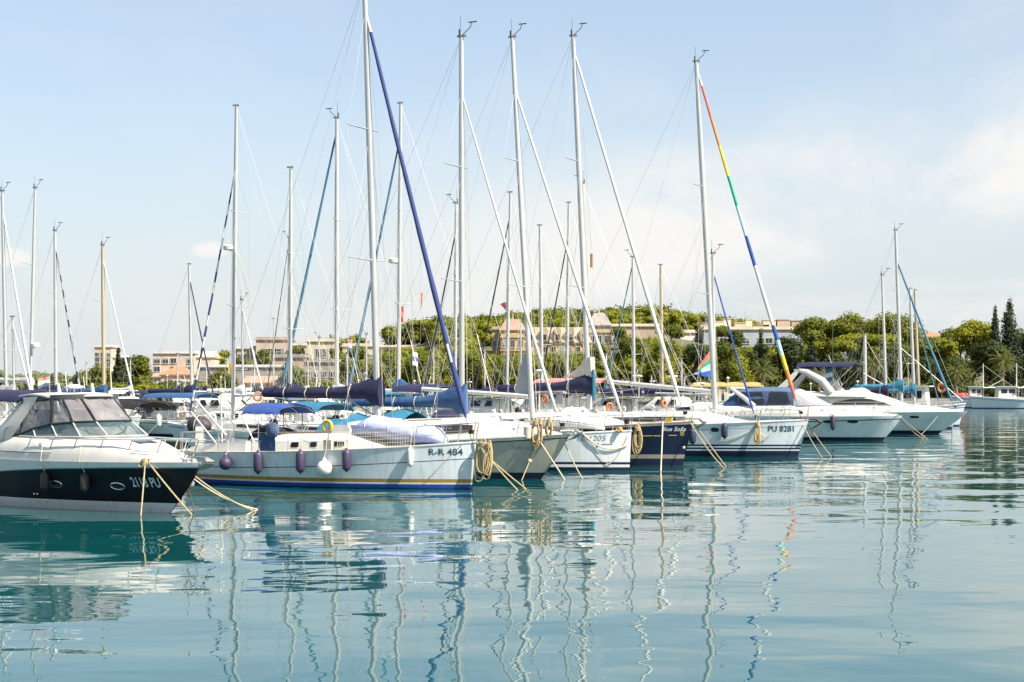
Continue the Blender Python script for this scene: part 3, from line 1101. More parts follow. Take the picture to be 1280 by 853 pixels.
    for y in (-0.55, 0.55):
        b.box((D(4.6), y, 2.02), (0.5, 0.55, 0.14))
        b.loft([[(D(4.85) + dx, y + yy, zz) for dx, yy in ((-.06, -.27), (.06, -.25), (.06, .25), (-.06, .27))] for zz in (2.05, 2.3, 2.52)])
    b.build('helm_seat', M['canvas_blue'], r)
    MB().loft([[(D(3.1), y, 1.86), (D(3.35), y, 2.08), (D(3.75), y, 2.02), (D(3.8), y, 1.86)] for y in (-0.9, 0.9)]).build('dashboard', M['gel'], r)
    # stainless bow rail
    b = MB()
    for sd in (-1, 1):
        xs = [4.35, 3.6, 2.9, 2.2, 1.5, .85, .2, -.05]
        top = [Vector((D(d), sd * max(0.13, H.bdx(D(max(d, 0.15))) - 0.14), 1.80 + 0.02 * (d < 1))) for d in xs]
        b.tube([Vector((D(4.5), top[0].y, 1.5))] + top, 0.017, 6)
        for i in (1, 2, 3, 4, 5, 6):
            p = top[i]
            b.tube([(p.x - 0.28, p.y * 1.03, H.zsx(p.x - 0.28) + 0.02), p], 0.015, 6)
        mid = [Vector((D(d), sd * max(0.13, H.bdx(D(max(d, .15))) - 0.11), 1.52)) for d in xs[4:]]
        b.tube(mid, 0.01, 5)
    b.tube([(D(-.05), -0.13, 1.82), (D(-0.12), 0, 1.82), (D(-.05), 0.13, 1.82)], 0.017, 6)
    b.build('bow_rail', M['steel'], r)
    # portholes
    for px in (71, 148):
        x = H.x_at(r, px, 0.62)
        o1 = MB()
        ring = [H.side(x + 0.2 * math.cos(a), 0.64 + 0.085 * math.sin(a), 0.014) for a in [2 * math.pi * k / 20 for k in range(20)]]
        o1.tube(ring + [ring[0]], 0.016, 5)
        q = o1.build('porthole', M['steel'], r)
        MB().add([H.side(x + 0.19 * math.cos(a), 0.64 + 0.078 * math.sin(a), 0.008) for a in [2 * math.pi * k / 20 for k in range(20)]], [tuple(range(20))]).build('pane', M['window'], q, 0)
    x = H.x_at(r, 168, 0.6)
    H.text(r, '2118 PU', x, 0.64, 0.24, M['letter_pale'], bold=0.014, stretch=0.64)
    # vents and drains
    for px, z in ((43, 0.36), (47, .36), (49, 0.2), (58, 0.2)):
        MB().ell(H.side(H.x_at(r, px, z), z, 0.005), (0.03, 0.02, 0.03), 8, 5).build('drain_fitting', M['steel'], r)
    # cleat, spotlight, disc aerial, horn
    b = MB()
    cx = H.x_at(r, 181, H.zs(.85))
    cp = H.side(cx, H.zsx(cx), -0.07)
    b.tube([cp + Vector((-.13, 0, .07)), cp + Vector((.13, 0, .07))], 0.022, 6)
    for dx in (-.05, .05):
        b.tube([cp + Vector((dx, 0, 0)), cp + Vector((dx, 0, .07))], 0.018, 6)
    b.build('cleat', M['steel'], r)
    b = MB()
    p = Vector((D(4.05), -0.3, 2.98))
    b.loft([[(p.x + q * math.cos(2 * math.pi * k / 14), p.y + q * math.sin(2 * math.pi * k / 14), p.z + dz) for k in range(14)] for dz, q in ((0.08, 0.12), (0.1, 0.24), (0.14, 0.24), (0.19, 0.1))])
    b.tube([(p.x, p.y, p.z - 0.1), (p.x, p.y, p.z + .09)], 0.025, 6)
    b.build('satellite_dome', M['gel'], r)
    b = MB()
    MB().tube([(D(4.72), -.2, 2.95), (D(4.77), -.2, 3.2)], [.05, .03], 6).build('navigation_light', M['gel'], r)
    MB().tube([(D(4.75), .9, 2.9), (D(4.8), .9, 3.2)], [.05, .03], 6).build('navigation_light', M['gel'], r)
    b.tube([(D(4.9), .2, 2.9), (D(4.9) - 0.1, .2, 3.5)], 0.012, 5)
    b.build('aerial', M['gel'], r)
    b = MB()
    p = Vector((D(5.55), -1.3, 1.62))
    b.tube([p, p + Vector((.2, -.04, .42)), p + Vector((.42, -.01, .48))], 0.015, 5)
    b.build('grab_rail', M['steel'], r)
    b = MB()
    x = H.x_at(r, 47, 1.62)
    q = H.side(x, H.zsx(x) + 0.02, -0.075)
    b.loft([[(q.x + rr * math.cos(2 * math.pi * k / 12), q.y - yy, 1.63 + rr * math.sin(2 * math.pi * k / 12)) for k in range(12)] for yy, rr in ((0, .055), (.03, .055), (.035, .03))])
    b.build('horn', M['steel'], r)
    # fenders and lines
    for px, lb in ((61.5, 'dark brown cylinder fender nearest the stern of the black motor cruiser'), (111.5, 'dark brown cylinder fender just ahead of the oval porthole pair on the black motor cruiser')):
        fender(r, H, px, 0.72, 'cyl', M['fender_dark'], lb, ln=0.42, r=0.115)
    c0 = TW(r, cp + Vector((0, -.05, .07)))
    line(c0, wl(176, 646), 0.02, 0.017, M['rope'], 'tan rope hanging straight down from the cleat of the black motor cruiser')
    line(c0 + Vector((.02, 0, 0)), wl(240, 644), 0.03, 0.02, M['rope'], 'tan rope slanting from the cleat of the black motor cruiser into the water')
    coil(r, cp + Vector((0, -.06, .1)), 0.22, 0.2, 5, 0.0160, M['rope'], 'small bundle of tan rope on the cleat of the black motor cruiser', seed=2)
    anchor(r, H, 'galvanised anchor on the bow roller of the black motor cruiser', 0.85)
    b0 = TW(r, (4.55, 0, 1.2))
    line(b0, wl(243, 640), 0.0, 0.016, M['rope'], 'tan rope dropping from the anchor roller of the black motor cruiser')
    line(b0, wl(320, 640), 0.12, 0.022, M['rope'], 'long tan rope running right from the anchor roller of the black motor cruiser')
    line(b0 + Vector((0, 0, -.1)), wl(322, 637), 0.16, 0.018, M['rope_pale'], 'pale twin of the long rope running right from the black motor cruiser')
    flag(at(62, 471, 46), 0.34, 0.24, R(205), [M['red_pale'], M['canvas_white'], M['canvas_slate']], 'small red white and blue ensign above the hardtop of the black motor cruiser', pole=0.6)
    return r, H


# ---- pale sloop R-R 484
def build_a1():
    H = Hull(10.4, 3.5, 1.40, 1.02, 0.16, 0.55, 0.72, 0.86, 2.2, 1.75, 1.0, 0.40)
    r = place_bow('sailboat', H, wl(590, 612), -27.5)
    tag(r, 'pale blue sloop R-R 484 with gold and blue waterline stripes and navy furled genoa', 'sailboat', 'moored sailing boats')
    mats = [M['hull_pale'], M['antifoul'], M['stripe_blue'], M['stripe_gold'], M['hull_white'], M['stripe_navy']]
    H.mesh([('a', -0.5, 1), ('a', 0.03, 1), ('a', 0.15, 2), ('a', 0.20, 4), ('a', 0.31, 3), ('s', 0.47, 0), ('s', 0.445, 5), ('s', 0.06, 0), ('s', 0.0, 4)], mats, r)
    H.deck(r, M['gel'])
    H.rail(r, M['alu'], 0.022, 0.02)
    # x positions on the starboard side from the picture
    X = lambda px, z=1.1: H.x_at(r, px, z)
    cr, sec = coachroof(r, H, -2.6, 2.9, 0.44, 1.18, 2.0, [(X(349), X(359), .3, .62), (X(374), X(383), .3, .62), (X(401), X(421), .3, .62)])
    b = MB()
    b.sheet([[Vector((x, y, H.zsx(x) + z)) for y in (-.3, .3)] for x, z in ((1.6, .36), (2.1, .28))], .03)
    b.build('hatch', M['perspex'], cr)
    for sd in (-1, 1):
        MB().tube([(x, sd * 0.62, H.zsx(x) + 0.53 + (0.05 if 0 < i < 5 else -0.03)) for i, x in enumerate((-2.0, -1.9, -1.2, -.5, .2, .3))], 0.018, 5).build('grab_rail', M['teak'], cr)
    # cockpit coamings, wheel
    for sd in (-1, 1):
        MB().loft([[(x, sd * (H.bdx(x) - .35), H.zsx(x)), (x, sd * (H.bdx(x) - .42), H.zsx(x) + h), (x, sd * (H.bdx(x) - .68), H.zsx(x) + h), (x, sd * (H.bdx(x) - .72), H.zsx(x))] for x, h in ((-4.9, .12), (-4.3, .25), (-3.2, .32), (-2.4, .36))]).build('cockpit_coaming', M['gel'], r)
    b = MB()
    b.box((-4.0, 0, 1.3), (.2, .2, .7))
    b.tube([(-4.12, 0.42 * math.cos(a), 1.65 + 0.42 * math.sin(a)) for a in [2 * math.pi * k / 20 for k in range(21)]], 0.018, 6)
    b.build('steering_wheel', M['steel'], r)
    mp = mast_set(r, H, 1.7, 1.9, 16.0, 0.5, 0.115, (0.37, 0.665), fore=Vector((5.02, 0, 1.5)), ff=0.935, boomlen=4.3, boomz=2.80, boomtilt=0.015, boomr=0.085,
                  cover=M['canvas_navy'], coverh=0.62, furl=1, furlmats=[M['sail_navy'], M['sail_white']], furlidx=lambda t, j: 1 if t > 0.93 else (1 if (0.12 < t < 0.2 and (j + int(t * 110)) % 4 == 0) else 0), furlr=0.115, sprlen=1.05)
    sprayhood(r, H, -2.5, -1.4, 1.1, 0.72, M['canvas_black'])
    bimini(r, -2.75, -1.35, 1.1, 1.3, 2.35, M['canvas_royal'])
    # dark blue weather cloth and rolled fender cover by the cockpit
    b = MB()
    xa, xb = X(322), X(342)
    g = [[H.side(lerp(xa, xb, k / 5), H.zsx(xa) + h, -0.06 + 0.02 * math.sin(k * 2 + h * 5)) for k in range(6)] for h in (0.05, 0.3, 0.58)]
    b.loft(g, closed=False, cap=False)
    b.loft([[p + Vector((0, .02, 0)) for p in row[::-1]] for row in g], closed=False, cap=False)
    b.build('weather_cloth', M['canvas_blue'], r)
    b = MB()
    p = H.side(X(338), 1.75, -0.1)
    b.ell(p, (0.24, 0.12, 0.25), 14, 9, jit=0.09)
    b.build('buoy_cover', M['canvas_slate'], r)
    stanchions(r, H, [-3.3, -1.9, -0.5, 0.9, 2.3, 3.5], 0.62)
    pulpit(r, H, 3.6)
    pushpit(r, H, -3.9)
    fittings(r, H, 1.5, -2.6, 2.9, 57, True)
    # netting between the lifelines
    b = MB()
    xs = [lerp(X(421), X(513), k / 30) for k in range(31)]
    for x in xs:
        b.tube([H.side(x, H.zsx(x) + .02, -.06), H.side(x, H.zsx(x), -.06) + Vector((0, 0, .56))], 0.006, 4)
    for h in (0.06, .17, .28, .39, .5):
        b.tube([H.side(x, H.zsx(x), -.06) + Vector((0, 0, h)) for x in xs[::3]], 0.006, 4)
    b.build('safety_netting', M['rope_pale'], r, 0)
    H.text(r, 'R-R 484', X(537, 1.0), 1.05, 0.19, M['letter_dark'], bold=0.012, stretch=1.05)
    # gangway and davit poles over the stern
    b = MB()
    b.tube([(-3.4, -0.9, 1.5), (-4.6, -1.0, 2.7)], 0.04, 6)
    b.tube([(-3.7, -1.1, 1.3), (-4.7, -1.1, 2.3)], 0.03, 6)
    b.build('boarding_pole', M['gel'], r)
    # fenders
    g = 'fenders along the pale sloop'
    fender(r, H, 287, 0.70, 'ball', M['fender_purple'], 'round dark purple ball fender near the stern of the pale sloop', g, r=0.205)
    fender(r, H, 326, 0.76, 'cyl', M['fender_purple'], 'long purple fender beside the round purple ball on the pale sloop', g, ln=.62, r=.14)
    fender(r, H, 379, 0.82, 'cyl', M['fender_purple'], 'long purple fender just left of the white ball fender', g, ln=.62, r=.14)
    fender(r, H, 411, 0.62, 'ball', M['fender_white'], 'round white ball fender amidships on the pale sloop', g, r=0.24)
    fender(r, H, 436.5, 0.88, 'cyl', M['fender_purple'], 'long purple fender just right of the white ball fender', g, ln=.6, r=.14)
    fender(r, H, 515, 0.98, 'cyl', M['fender_white'], 'slim white cylinder fender near the bow of the pale sloop', g, ln=.52, r=.095)
    # covered dinghy upside down on the foredeck
    rings = []
    for i in range(17):
        t = i / 16
        x = lerp(0.85, 4.15, t)
        env = (1 - abs(2 * t - 1) ** 4.2) ** 0.55
        w = 0.80 * max(0.22, env) * (1 - 0.22 * t * t) * (1 + 0.03 * math.sin(i * 2.3))
        h = (0.72 - 0.06 * t) * max(0.3, env) + 0.02 * math.sin(i * 1.9)
        z = H.zsx(x) + (0.33 if t < 0.2 else lerp(0.33, 0.03, sm((t - .2) / .6)))
        rings.append([(x, w * math.cos(2 * math.pi * k / 18) * (1 + .03 * math.sin(k * 3 + i)), z + (h * (0.5 + 0.5 * math.sin(2 * math.pi * k / 18)))) for k in range(18)])
    d = MB().loft(rings).build('dinghy', M['canvas_lav'], None, 70)
    d.location = r.location
    d.rotation_euler = r.rotation_euler
    tag(d, 'lavender covered inflatable dinghy upside down on the foredeck of the pale sloop', 'dinghy')
    b = MB()
    for i in (4, 8, 12):
        b.tube([Vector(p) + Vector((0, 0, 0.012)) for p in rings[i][:10]], 0.014, 5)
    b.build('strap', M['canvas_white'], d)
    # tarpaulin tie lines from mast, horseshoe buoy
    ring_buoy(TW(r, H.side(X(408), 1.9, -0.1)), 0.14, r.rotation_euler.z, M['yellow'], 'yellow horseshoe life ring on the rail of the pale sloop', True)
    # bow: rope coil, lines
    bow = Vector((5.12, 0, 1.42))
    coil(r, (5.5, -0.12, 1.55), 0.55, 1.25, 8, 0.0192, M['rope'], 'big bunch of tan rope hanging from the bow of the pale sloop', depth=0.3, seed=5)
    coil(r, (5.75, -0.2, 1.5), 0.36, 1.0, 5, 0.0208, M['rope_gold'], 'thick golden rope hank hanging at the bow of the pale sloop', depth=0.2, seed=8)
    p0 = TW(r, H.side(X(578, 1.3), 1.36, 0.02))
    line(p0, TW(r, H.side(X(533, .3), .26, .03)), -0.0, 0.012, M['rope'], 'thin tan line running aft down the bow of the pale sloop')
    line(TW(r, (5.2, -.1, 1.5)), wl(647, 613), 0.05, 0.022, M['rope'], 'left of two tan mooring ropes dropping from the pale sloop bow bunch')
    line(TW(r, (5.25, -.1, 1.3)), wl(658, 612), 0.03, 0.022, M['rope'], 'right of two tan mooring ropes dropping from the pale sloop bow bunch')
    return r, H


# ---- grey-olive ketch-like sloop with blue sail cover
def build_a2():
    H = Hull(11.4, 3.5, 1.52, 1.1, 1.05, 0.6, 0.66, 0.82, 2.0, 1.7, 1.2, 0.42)
    r = place_bow('sailboat', H, wl(676, 599), -27)
    tag(r, 'olive grey hulled sloop with blue sail cover and rope bundles over its raked bow', 'sailboat', 'moored sailing boats')
    mats = [M['hull_grey'], M['antifoul'], M['stripe_navy'], M['gel'], M['black']]
    H.mesh([('a', -0.5, 1), ('a', 0.05, 1), ('a', 0.22, 2), ('s', 0.14, 0), ('s', 0.10, 4), ('s', 0.0, 3)], mats, r)
    H.deck(r, M['gel'])
    H.rail(r, M['gel'], 0.045, 0.03)
    X = lambda px, z=1.2: H.x_at(r, px, z)
    cr, sec = coachroof(r, H, -3.0, 3.9, 0.66, 1.25, 1.3, [(-.9, 2.5, .36, .78)], wm=M['window_bronze'])
    for sd in (-1, 1):
        MB().tube([(x, sd * 0.75, H.zsx(x) + 0.70 + (0.05 if 0 < i < 4 else -0.04)) for i, x in enumerate((-1.0, -.9, 0.1, 1.2, 1.3))], 0.02, 5).build('grab_rail', M['teak'], cr)
    mast_set(r, H, 1.62, 2.0, 15.35, 0.02, 0.115, (0.36, 0.66), fore=Vector((5.45, 0, 1.6)), ff=0.855, furl=M['sail_white'], furlr=0.07, boomlen=4.4, boomz=2.45, boomtilt=0.01,
             cover=M['canvas_blue'], coverh=0.78, radar=None)
    sprayhood(r, H, -3.6, -2.3, 1.2, 0.8, M['canvas_cyan'])
    bimini(r, -5.2, -3.5, 1.25, 1.4, 2.35, M['canvas_cyan'], 'bimini')
    # cyan awning slung under the boom
    g = [[Vector((lerp(-2.6, -0.2, i / 6), lerp(-1.3, 1.3, j / 6), 2.2 - 0.45 * abs(j / 3 - 1) ** 1.5 - .15 * math.sin(i))) for j in range(7)] for i in range(7)]
    MB().sheet(g, .02).build('awning', M['canvas_cyan'], r, 60)
    stanchions(r, H, [-4.0, -2.4, -0.8, 0.8, 2.3, 3.6], 0.62)
    pulpit(r, H, 4.2)
    pushpit(r, H, -4.6)
    fittings(r, H, 1.5, -3.0, 4.0, 58, True)
    H.text(r, 'belle amie', X(640, .98), 1.0, 0.12, M['letter_grey'], 'boat_name', shear=0.4, stretch=1.1)
    b = MB()
    b.tube([(5.45, -.12, 1.62), (5.9, -.1, 1.64)], 0.05, 6)
    b.tube([(5.45, .12, 1.62), (5.9, .1, 1.64)], 0.05, 6)
    b.box((5.55, 0, 1.55), (.6, .3, .06))
    b.build('bow_roller', M['gel'], r)
    b = MB()
    p = H.side(X(660), H.zsx(3.2) + .18, -0.12)
    b.loft([[(p.x + .16 * math.cos(2 * math.pi * k / 12), p.y + .16 * math.sin(2 * math.pi * k / 12), p.z + z) for k in range(12)] for z in (-.15, .22)])
    b.build('bucket', M['canvas_sand'], r)
    anchor(r, H, 'galvanised plough anchor on the bow roller of the olive grey sloop', 1.0, drop=.05)
    g = 'rope coils'
    coil(r, H.side(X(671), H.zsx(X(671)) + .6, -0.02), 0.34, 1.0, 7, 0.0208, M['rope_gold'], 'left yellow rope hank looped over the bow rail of the olive grey sloop', seed=3)
    coil(r, H.side(X(677), H.zsx(X(677)) + .6, -0.02), 0.2, 0.9, 5, 0.0208, M['rope'], 'middle tan rope hank looped over the bow rail of the olive grey sloop', seed=4)
    coil(r, H.side(X(688), H.zsx(X(688)) + .6, -0.02), 0.3, 0.62, 7, 0.0192, M['rope_gold'], 'short right rope hank on the bow rail of the olive grey sloop', seed=6)
    p = TW(r, H.side(X(673), H.zsx(X(673)) - .03, .03))
    q = TW(r, H.side(X(664, .45), .62, .05))
    line(p, q, 0.0, 0.02, M['rope'], 'tan rope with a white knot hanging on the olive grey bow')
    line(q, wl(652, 601), 0.0, 0.016, M['rope'], 'lower tan rope under the white knot on the olive grey bow')
    b = MB().ell((0, 0, 0), (.08, .08, .08), 10, 8)
    o = b.build('rope_knot', M['rope_pale'])
    o.location = q
    tag(o, 'pale round knot on the rope hanging down the olive grey bow', 'knot')
    line(p, wl(706, 600), 0.0, 0.024, M['rope_pale'], 'pale mooring rope slanting from the olive grey bow to the water')
    line(TW(r, (5.5, -.1, 1.4)), wl(728, 599), 0.06, 0.022, M['rope_pale'], 'pale mooring rope under the anchor of the olive grey sloop')
    return r, H


# ---- white sloop with plumb bow and upturned white tender
def build_a3():
    H = Hull(12.2, 3.9, 1.46, 1.15, 0.08, 0.6, 0.74, 0.86, 2.2, 1.8, 1.0, 0.42)
    r = place_bow('sailboat', H, wl(787, 589), -26)
    tag(r, 'white plumb bowed sloop with two dark waterline stripes and a white tender on deck', 'sailboat', 'moored sailing boats')
    mats = [M['hull_white'], M['antifoul'], M['stripe_navy'], M['stripe_tan']]
    H.mesh([('a', -0.5, 1), ('a', 0.04, 1), ('a', 0.14, 2), ('a', 0.24, 0), ('a', 0.33, 2), ('s', 0.4, 0), ('s', 0.0, 0)], mats, r)
    H.deck(r, M['gel'])
    H.rail(r, M['alu_white'], 0.025, 0.02)
    X = lambda px, z=1.2: H.x_at(r, px, z)
    cr, sec = coachroof(r, H, -3.2, 4.2, 0.46, 1.35, 3.0, [(-2.4, 1.9, .4, .72)], wm=M['window_bronze'])
    mast_set(r, H, 2.05, 1.9, 16.6, 0.85, 0.115, (0.345, 0.675), fore=Vector((5.9, 0, 1.55)), ff=0.865, furl=M['sail_white'], furlr=0.095, boomlen=4.6, boomz=2.75, boomtilt=0.06, boomr=0.11,
             cover=None, mm=M['alu_white'], radar=None)
    # clew of the mast-furled mainsail
    g = []
    for i in range(9):
        t = i / 8
        z = lerp(2.85, 4.6, t)
        g.append([Vector((1.95 - 0.05 * (z - 2) - u * 0.62 * (1 - t) ** 0.8, 0.03 * math.sin(3 * u + t * 4), z)) for u in (0, .33, .66, 1)])
    b = MB().loft(g, closed=False, cap=False)
    b.loft([[p + Vector((0, .01, 0)) for p in row[::-1]] for row in g], closed=False, cap=False)
    b.build('mainsail_clew', M['canvas_grey'], r)
    sprayhood(r, H, -4.2, -3.0, 1.3, 0.75, M['canvas_teal'])
    bimini(r, -5.8, -4.0, 1.35, 1.5, 2.7, M['canvas_teal'])
    stanchions(r, H, [-4.2, -2.6, -1.0, 0.6, 2.2, 3.6], 0.62)
    pulpit(r, H, 4.4)
    pushpit(r, H, -4.9)
    fittings(r, H, 1.5, -3.2, 4.2, 59, True)
    H.text(r, 'IZ-1205', X(722, 1.1), 1.12, 0.20, M['letter_grey'], shear=0.25, stretch=1.05)
    b = MB()
    b.tube([H.side(X(x, .95), 1.0, .008) for x in (752, 757, 762, 766)], 0.012, 4)
    q = H.side(X(748, .95), .99, .01)
    b.ell(q, (.06, .03, .06), 8, 6)
    b.build('side_trim', M['letter_grey'], r)
    # upturned white tender
    rings = []
    for i in range(17):
        t = i / 16
        x = lerp(2.0, 5.0, t)
        env = (1 - abs(2 * t - 1) ** 3.5) ** 0.5
        w = 0.72 * max(0.2, env) * (1 - .25 * t * t)
        h = 0.52 * max(0.35, env) * (1 - .25 * t)
        z = H.zsx(x) + lerp(0.32, 0.1, t)
        rings.append([(x, w * math.cos(2 * math.pi * k / 18), z + h * (0.5 + 0.5 * math.sin(2 * math.pi * k / 18))) for k in range(18)])
    d = MB().loft(rings).build('dinghy', M['canvas_white'], None, 60)
    d.location = r.location
    d.rotation_euler = r.rotation_euler
    tag(d, 'white tender turned over on the foredeck of the white plumb bowed sloop', 'dinghy')
    MB().tube([rings[i][1] for i in range(1, 16)], .03, 6).build('rubbing_strake', M['gel_grey'], d)
    MB().tube([rings[i][8] for i in range(1, 16)], .03, 6).build('rubbing_strake', M['gel_grey'], d)
    p = TW(r, H.side(X(727), 1.47, .02))
    line(p, TW(r, H.side(X(784, .9), .95, .04)), 0.35, 0.024, M['rope_pale'], 'pale rope sagging across the topsides of the white plumb bowed sloop')
    line(TW(r, H.side(X(785, 1.2), 1.3, .03)), TW(r, H.side(X(759, .2), .24, .04)), 0.22, 0.016, M['rope_pale'], 'thin pale rope curving down the bow of the white plumb bowed sloop')
    line(TW(r, H.side(X(727), 1.42, .02)), TW(r, H.side(X(760, .3), .24, .04)), -0.05, 0.01, M['rope_pale'], 'very thin line crossing the hull of the white plumb bowed sloop')
    coil(r, (5.75, -.3, 1.62), .3, .16, 6, 0.0192, M['rope_gold'], 'flat yellow rope heap on the bow of the white plumb bowed sloop', seed=9)
    ring_buoy(at(681, 499, 65.5), 0.11, r.rotation_euler.z, M['orange'], 'orange life ring beside the mast of the white plumb bowed sloop', False)
    return r, H


# ---- navy hull
def build_a4():
    H = Hull(13.0, 4.0, 1.72, 1.3, 0.42, 0.7, 0.72, 0.85, 2.1, 1.7, 1.0, 0.42)
    r = place_bow('sailboat', H, wl(853, 583), -25)
    tag(r, 'navy blue hulled sloop with tan waterline stripe and a big yellow rope coil', 'sailboat', 'moored sailing boats')
    mats = [M['hull_navy'], M['antifoul'], M['stripe_blue'], M['stripe_tan'], M['gel']]
    H.mesh([('a', -0.5, 1), ('a', 0.05, 1), ('a', 0.30, 5), ('a', 0.46, 3), ('s', 0.06, 0), ('s', 0.0, 4)], mats + [M['stripe_navy']], r)
    H.deck(r, M['gel'])
    H.rail(r, M['teak'], 0.03, 0.025)
    X = lambda px, z=1.2: H.x_at(r, px, z)
    cr, sec = coachroof(r, H, -3.4, 4.4, 0.55, 1.4, 2.8, [(-2.8, -.6, .4, .75), (-.3, 1.6, .4, .75)])
    b = MB()
    b.sheet([[Vector((x, y, H.zsx(x) + z)) for y in (-.35, .35)] for x, z in ((4.2, .24), (5.0, .2))], .1)
    b.build('hatch', M['window_bronze'], r)
    mast_set(r, H, 2.15, 2.2, 17.4, 0.72, 0.125, (0.325, 0.665), fore=Vector((6.2, 0, 1.85)), ff=0.965, furl=M['sail_white'], furlr=0.11, boomlen=4.0, boomz=3.05, boomtilt=-0.02,
             cover=M['canvas_navy'], coverh=0.6, radar=None, mm=M['alu'])
    # sand-coloured head of the cover round the mast
    g = [[(2.15 + .2 - .045 * (z - 2) - w * (1 - .0 * k), .17 * math.cos(a) * .9, z) for w, a in ((0, 0), (.15, 1.2), (.3 + ex, 1.57), (.15, 1.9), (0, 3.14), (-.12, 4.71))] for k, (z, ex) in enumerate(((3.5, 1.0), (3.75, .5), (4.0, .2), (4.3, .0)))]
    MB().loft(g).build('cover_collar', M['canvas_sand'], r, 50)
    b = MB()
    b.tube([(2.4, -.15, 2.55), (2.41, -.16, 3.1), (2.38, -.15, 3.8)], [.06, .09, .05], 8)
    b.build('halyard_bag', M['canvas_cyan'], r)
    sprayhood(r, H, -4.4, -3.2, 1.35, 0.8, M['canvas_navy'])
    bimini(r, -6.2, -4.3, 1.4, 1.6, 3.0, M['canvas_navy'])
    stanchions(r, H, [-4.5, -2.9, -1.2, 0.6, 2.3, 4.0], 0.64)
    pulpit(r, H, 4.7)
    pushpit(r, H, -5.2)
    fittings(r, H, 1.5, -3.4, 4.4, 60, True)
    H.text(r, 'Blue Sofia', X(827, 1.3), 1.38, 0.16, M['letter_pale'], 'boat_name', shear=0.4, stretch=0.95)
    b = MB()
    for a, c, z in ((776, 826, 1.18), (836, 846, 1.2)):
        n = 10
        lo = [H.side(X(lerp(a, c, k / n)), z, .008) for k in range(n + 1)]
        hi = [p + Vector((0, 0, .025)) for p in lo]
        b.add(lo + hi, [(k, k + 1, n + 2 + k, n + 1 + k) for k in range(n)])
    b.build('gold_line', M['letter_gold'], r)
    H.text(r, '8', X(850.5, 1.2), 1.2, 0.22, M['letter_gold'], 'bow_mark')
    b = MB().ell(H.side(X(854.5, .7), .73, .0), (.07, .03, .07), 10, 6)
    b.build('through_hull', M['gel'], r)
    anchor(r, H, 'broad pale anchor on the stem of the navy sloop', 1.15, drop=.02)
    coil(r, H.side(X(799), 1.62, .05), .42, 1.1, 10, 0.0320, M['rope_gold'], 'big yellow rope coil hanging on the navy hull', depth=.12, seed=12)
    line(TW(r, H.side(X(790), 1.55, .04)), TW(r, H.side(X(785.5, .3), .25, .04)), 0.15, .024, M['rope_pale'], 'pale rope drooping between the yellow coil and the waterline of the navy sloop')
    line(TW(r, H.side(X(830), 1.72, .03)), wl(826, 590), 0.0, .024, M['rope_pale'], 'pale rope hanging straight down the middle of the navy bow')
    line(TW(r, (6.45, -.1, 1.7)), wl(905, 586), 0.1, .024, M['rope'], 'lower of two tan ropes from the navy bow to the water')
    line(TW(r, (6.5, -.05, 1.8)), wl(907, 583), 0.02, .024, M['rope'], 'upper of two tan ropes from the navy bow to the water')
    ring_buoy(at(762, 509, 73), 0.13, r.rotation_euler.z + .6, M['orange'], 'orange life ring on the rail of the navy sloop')
    ring_buoy(at(830, 505, 72), 0.11, r.rotation_euler.z + 1.2, M['orange'], 'orange life ring on the far side of the navy sloop foredeck', False)
    return r, H


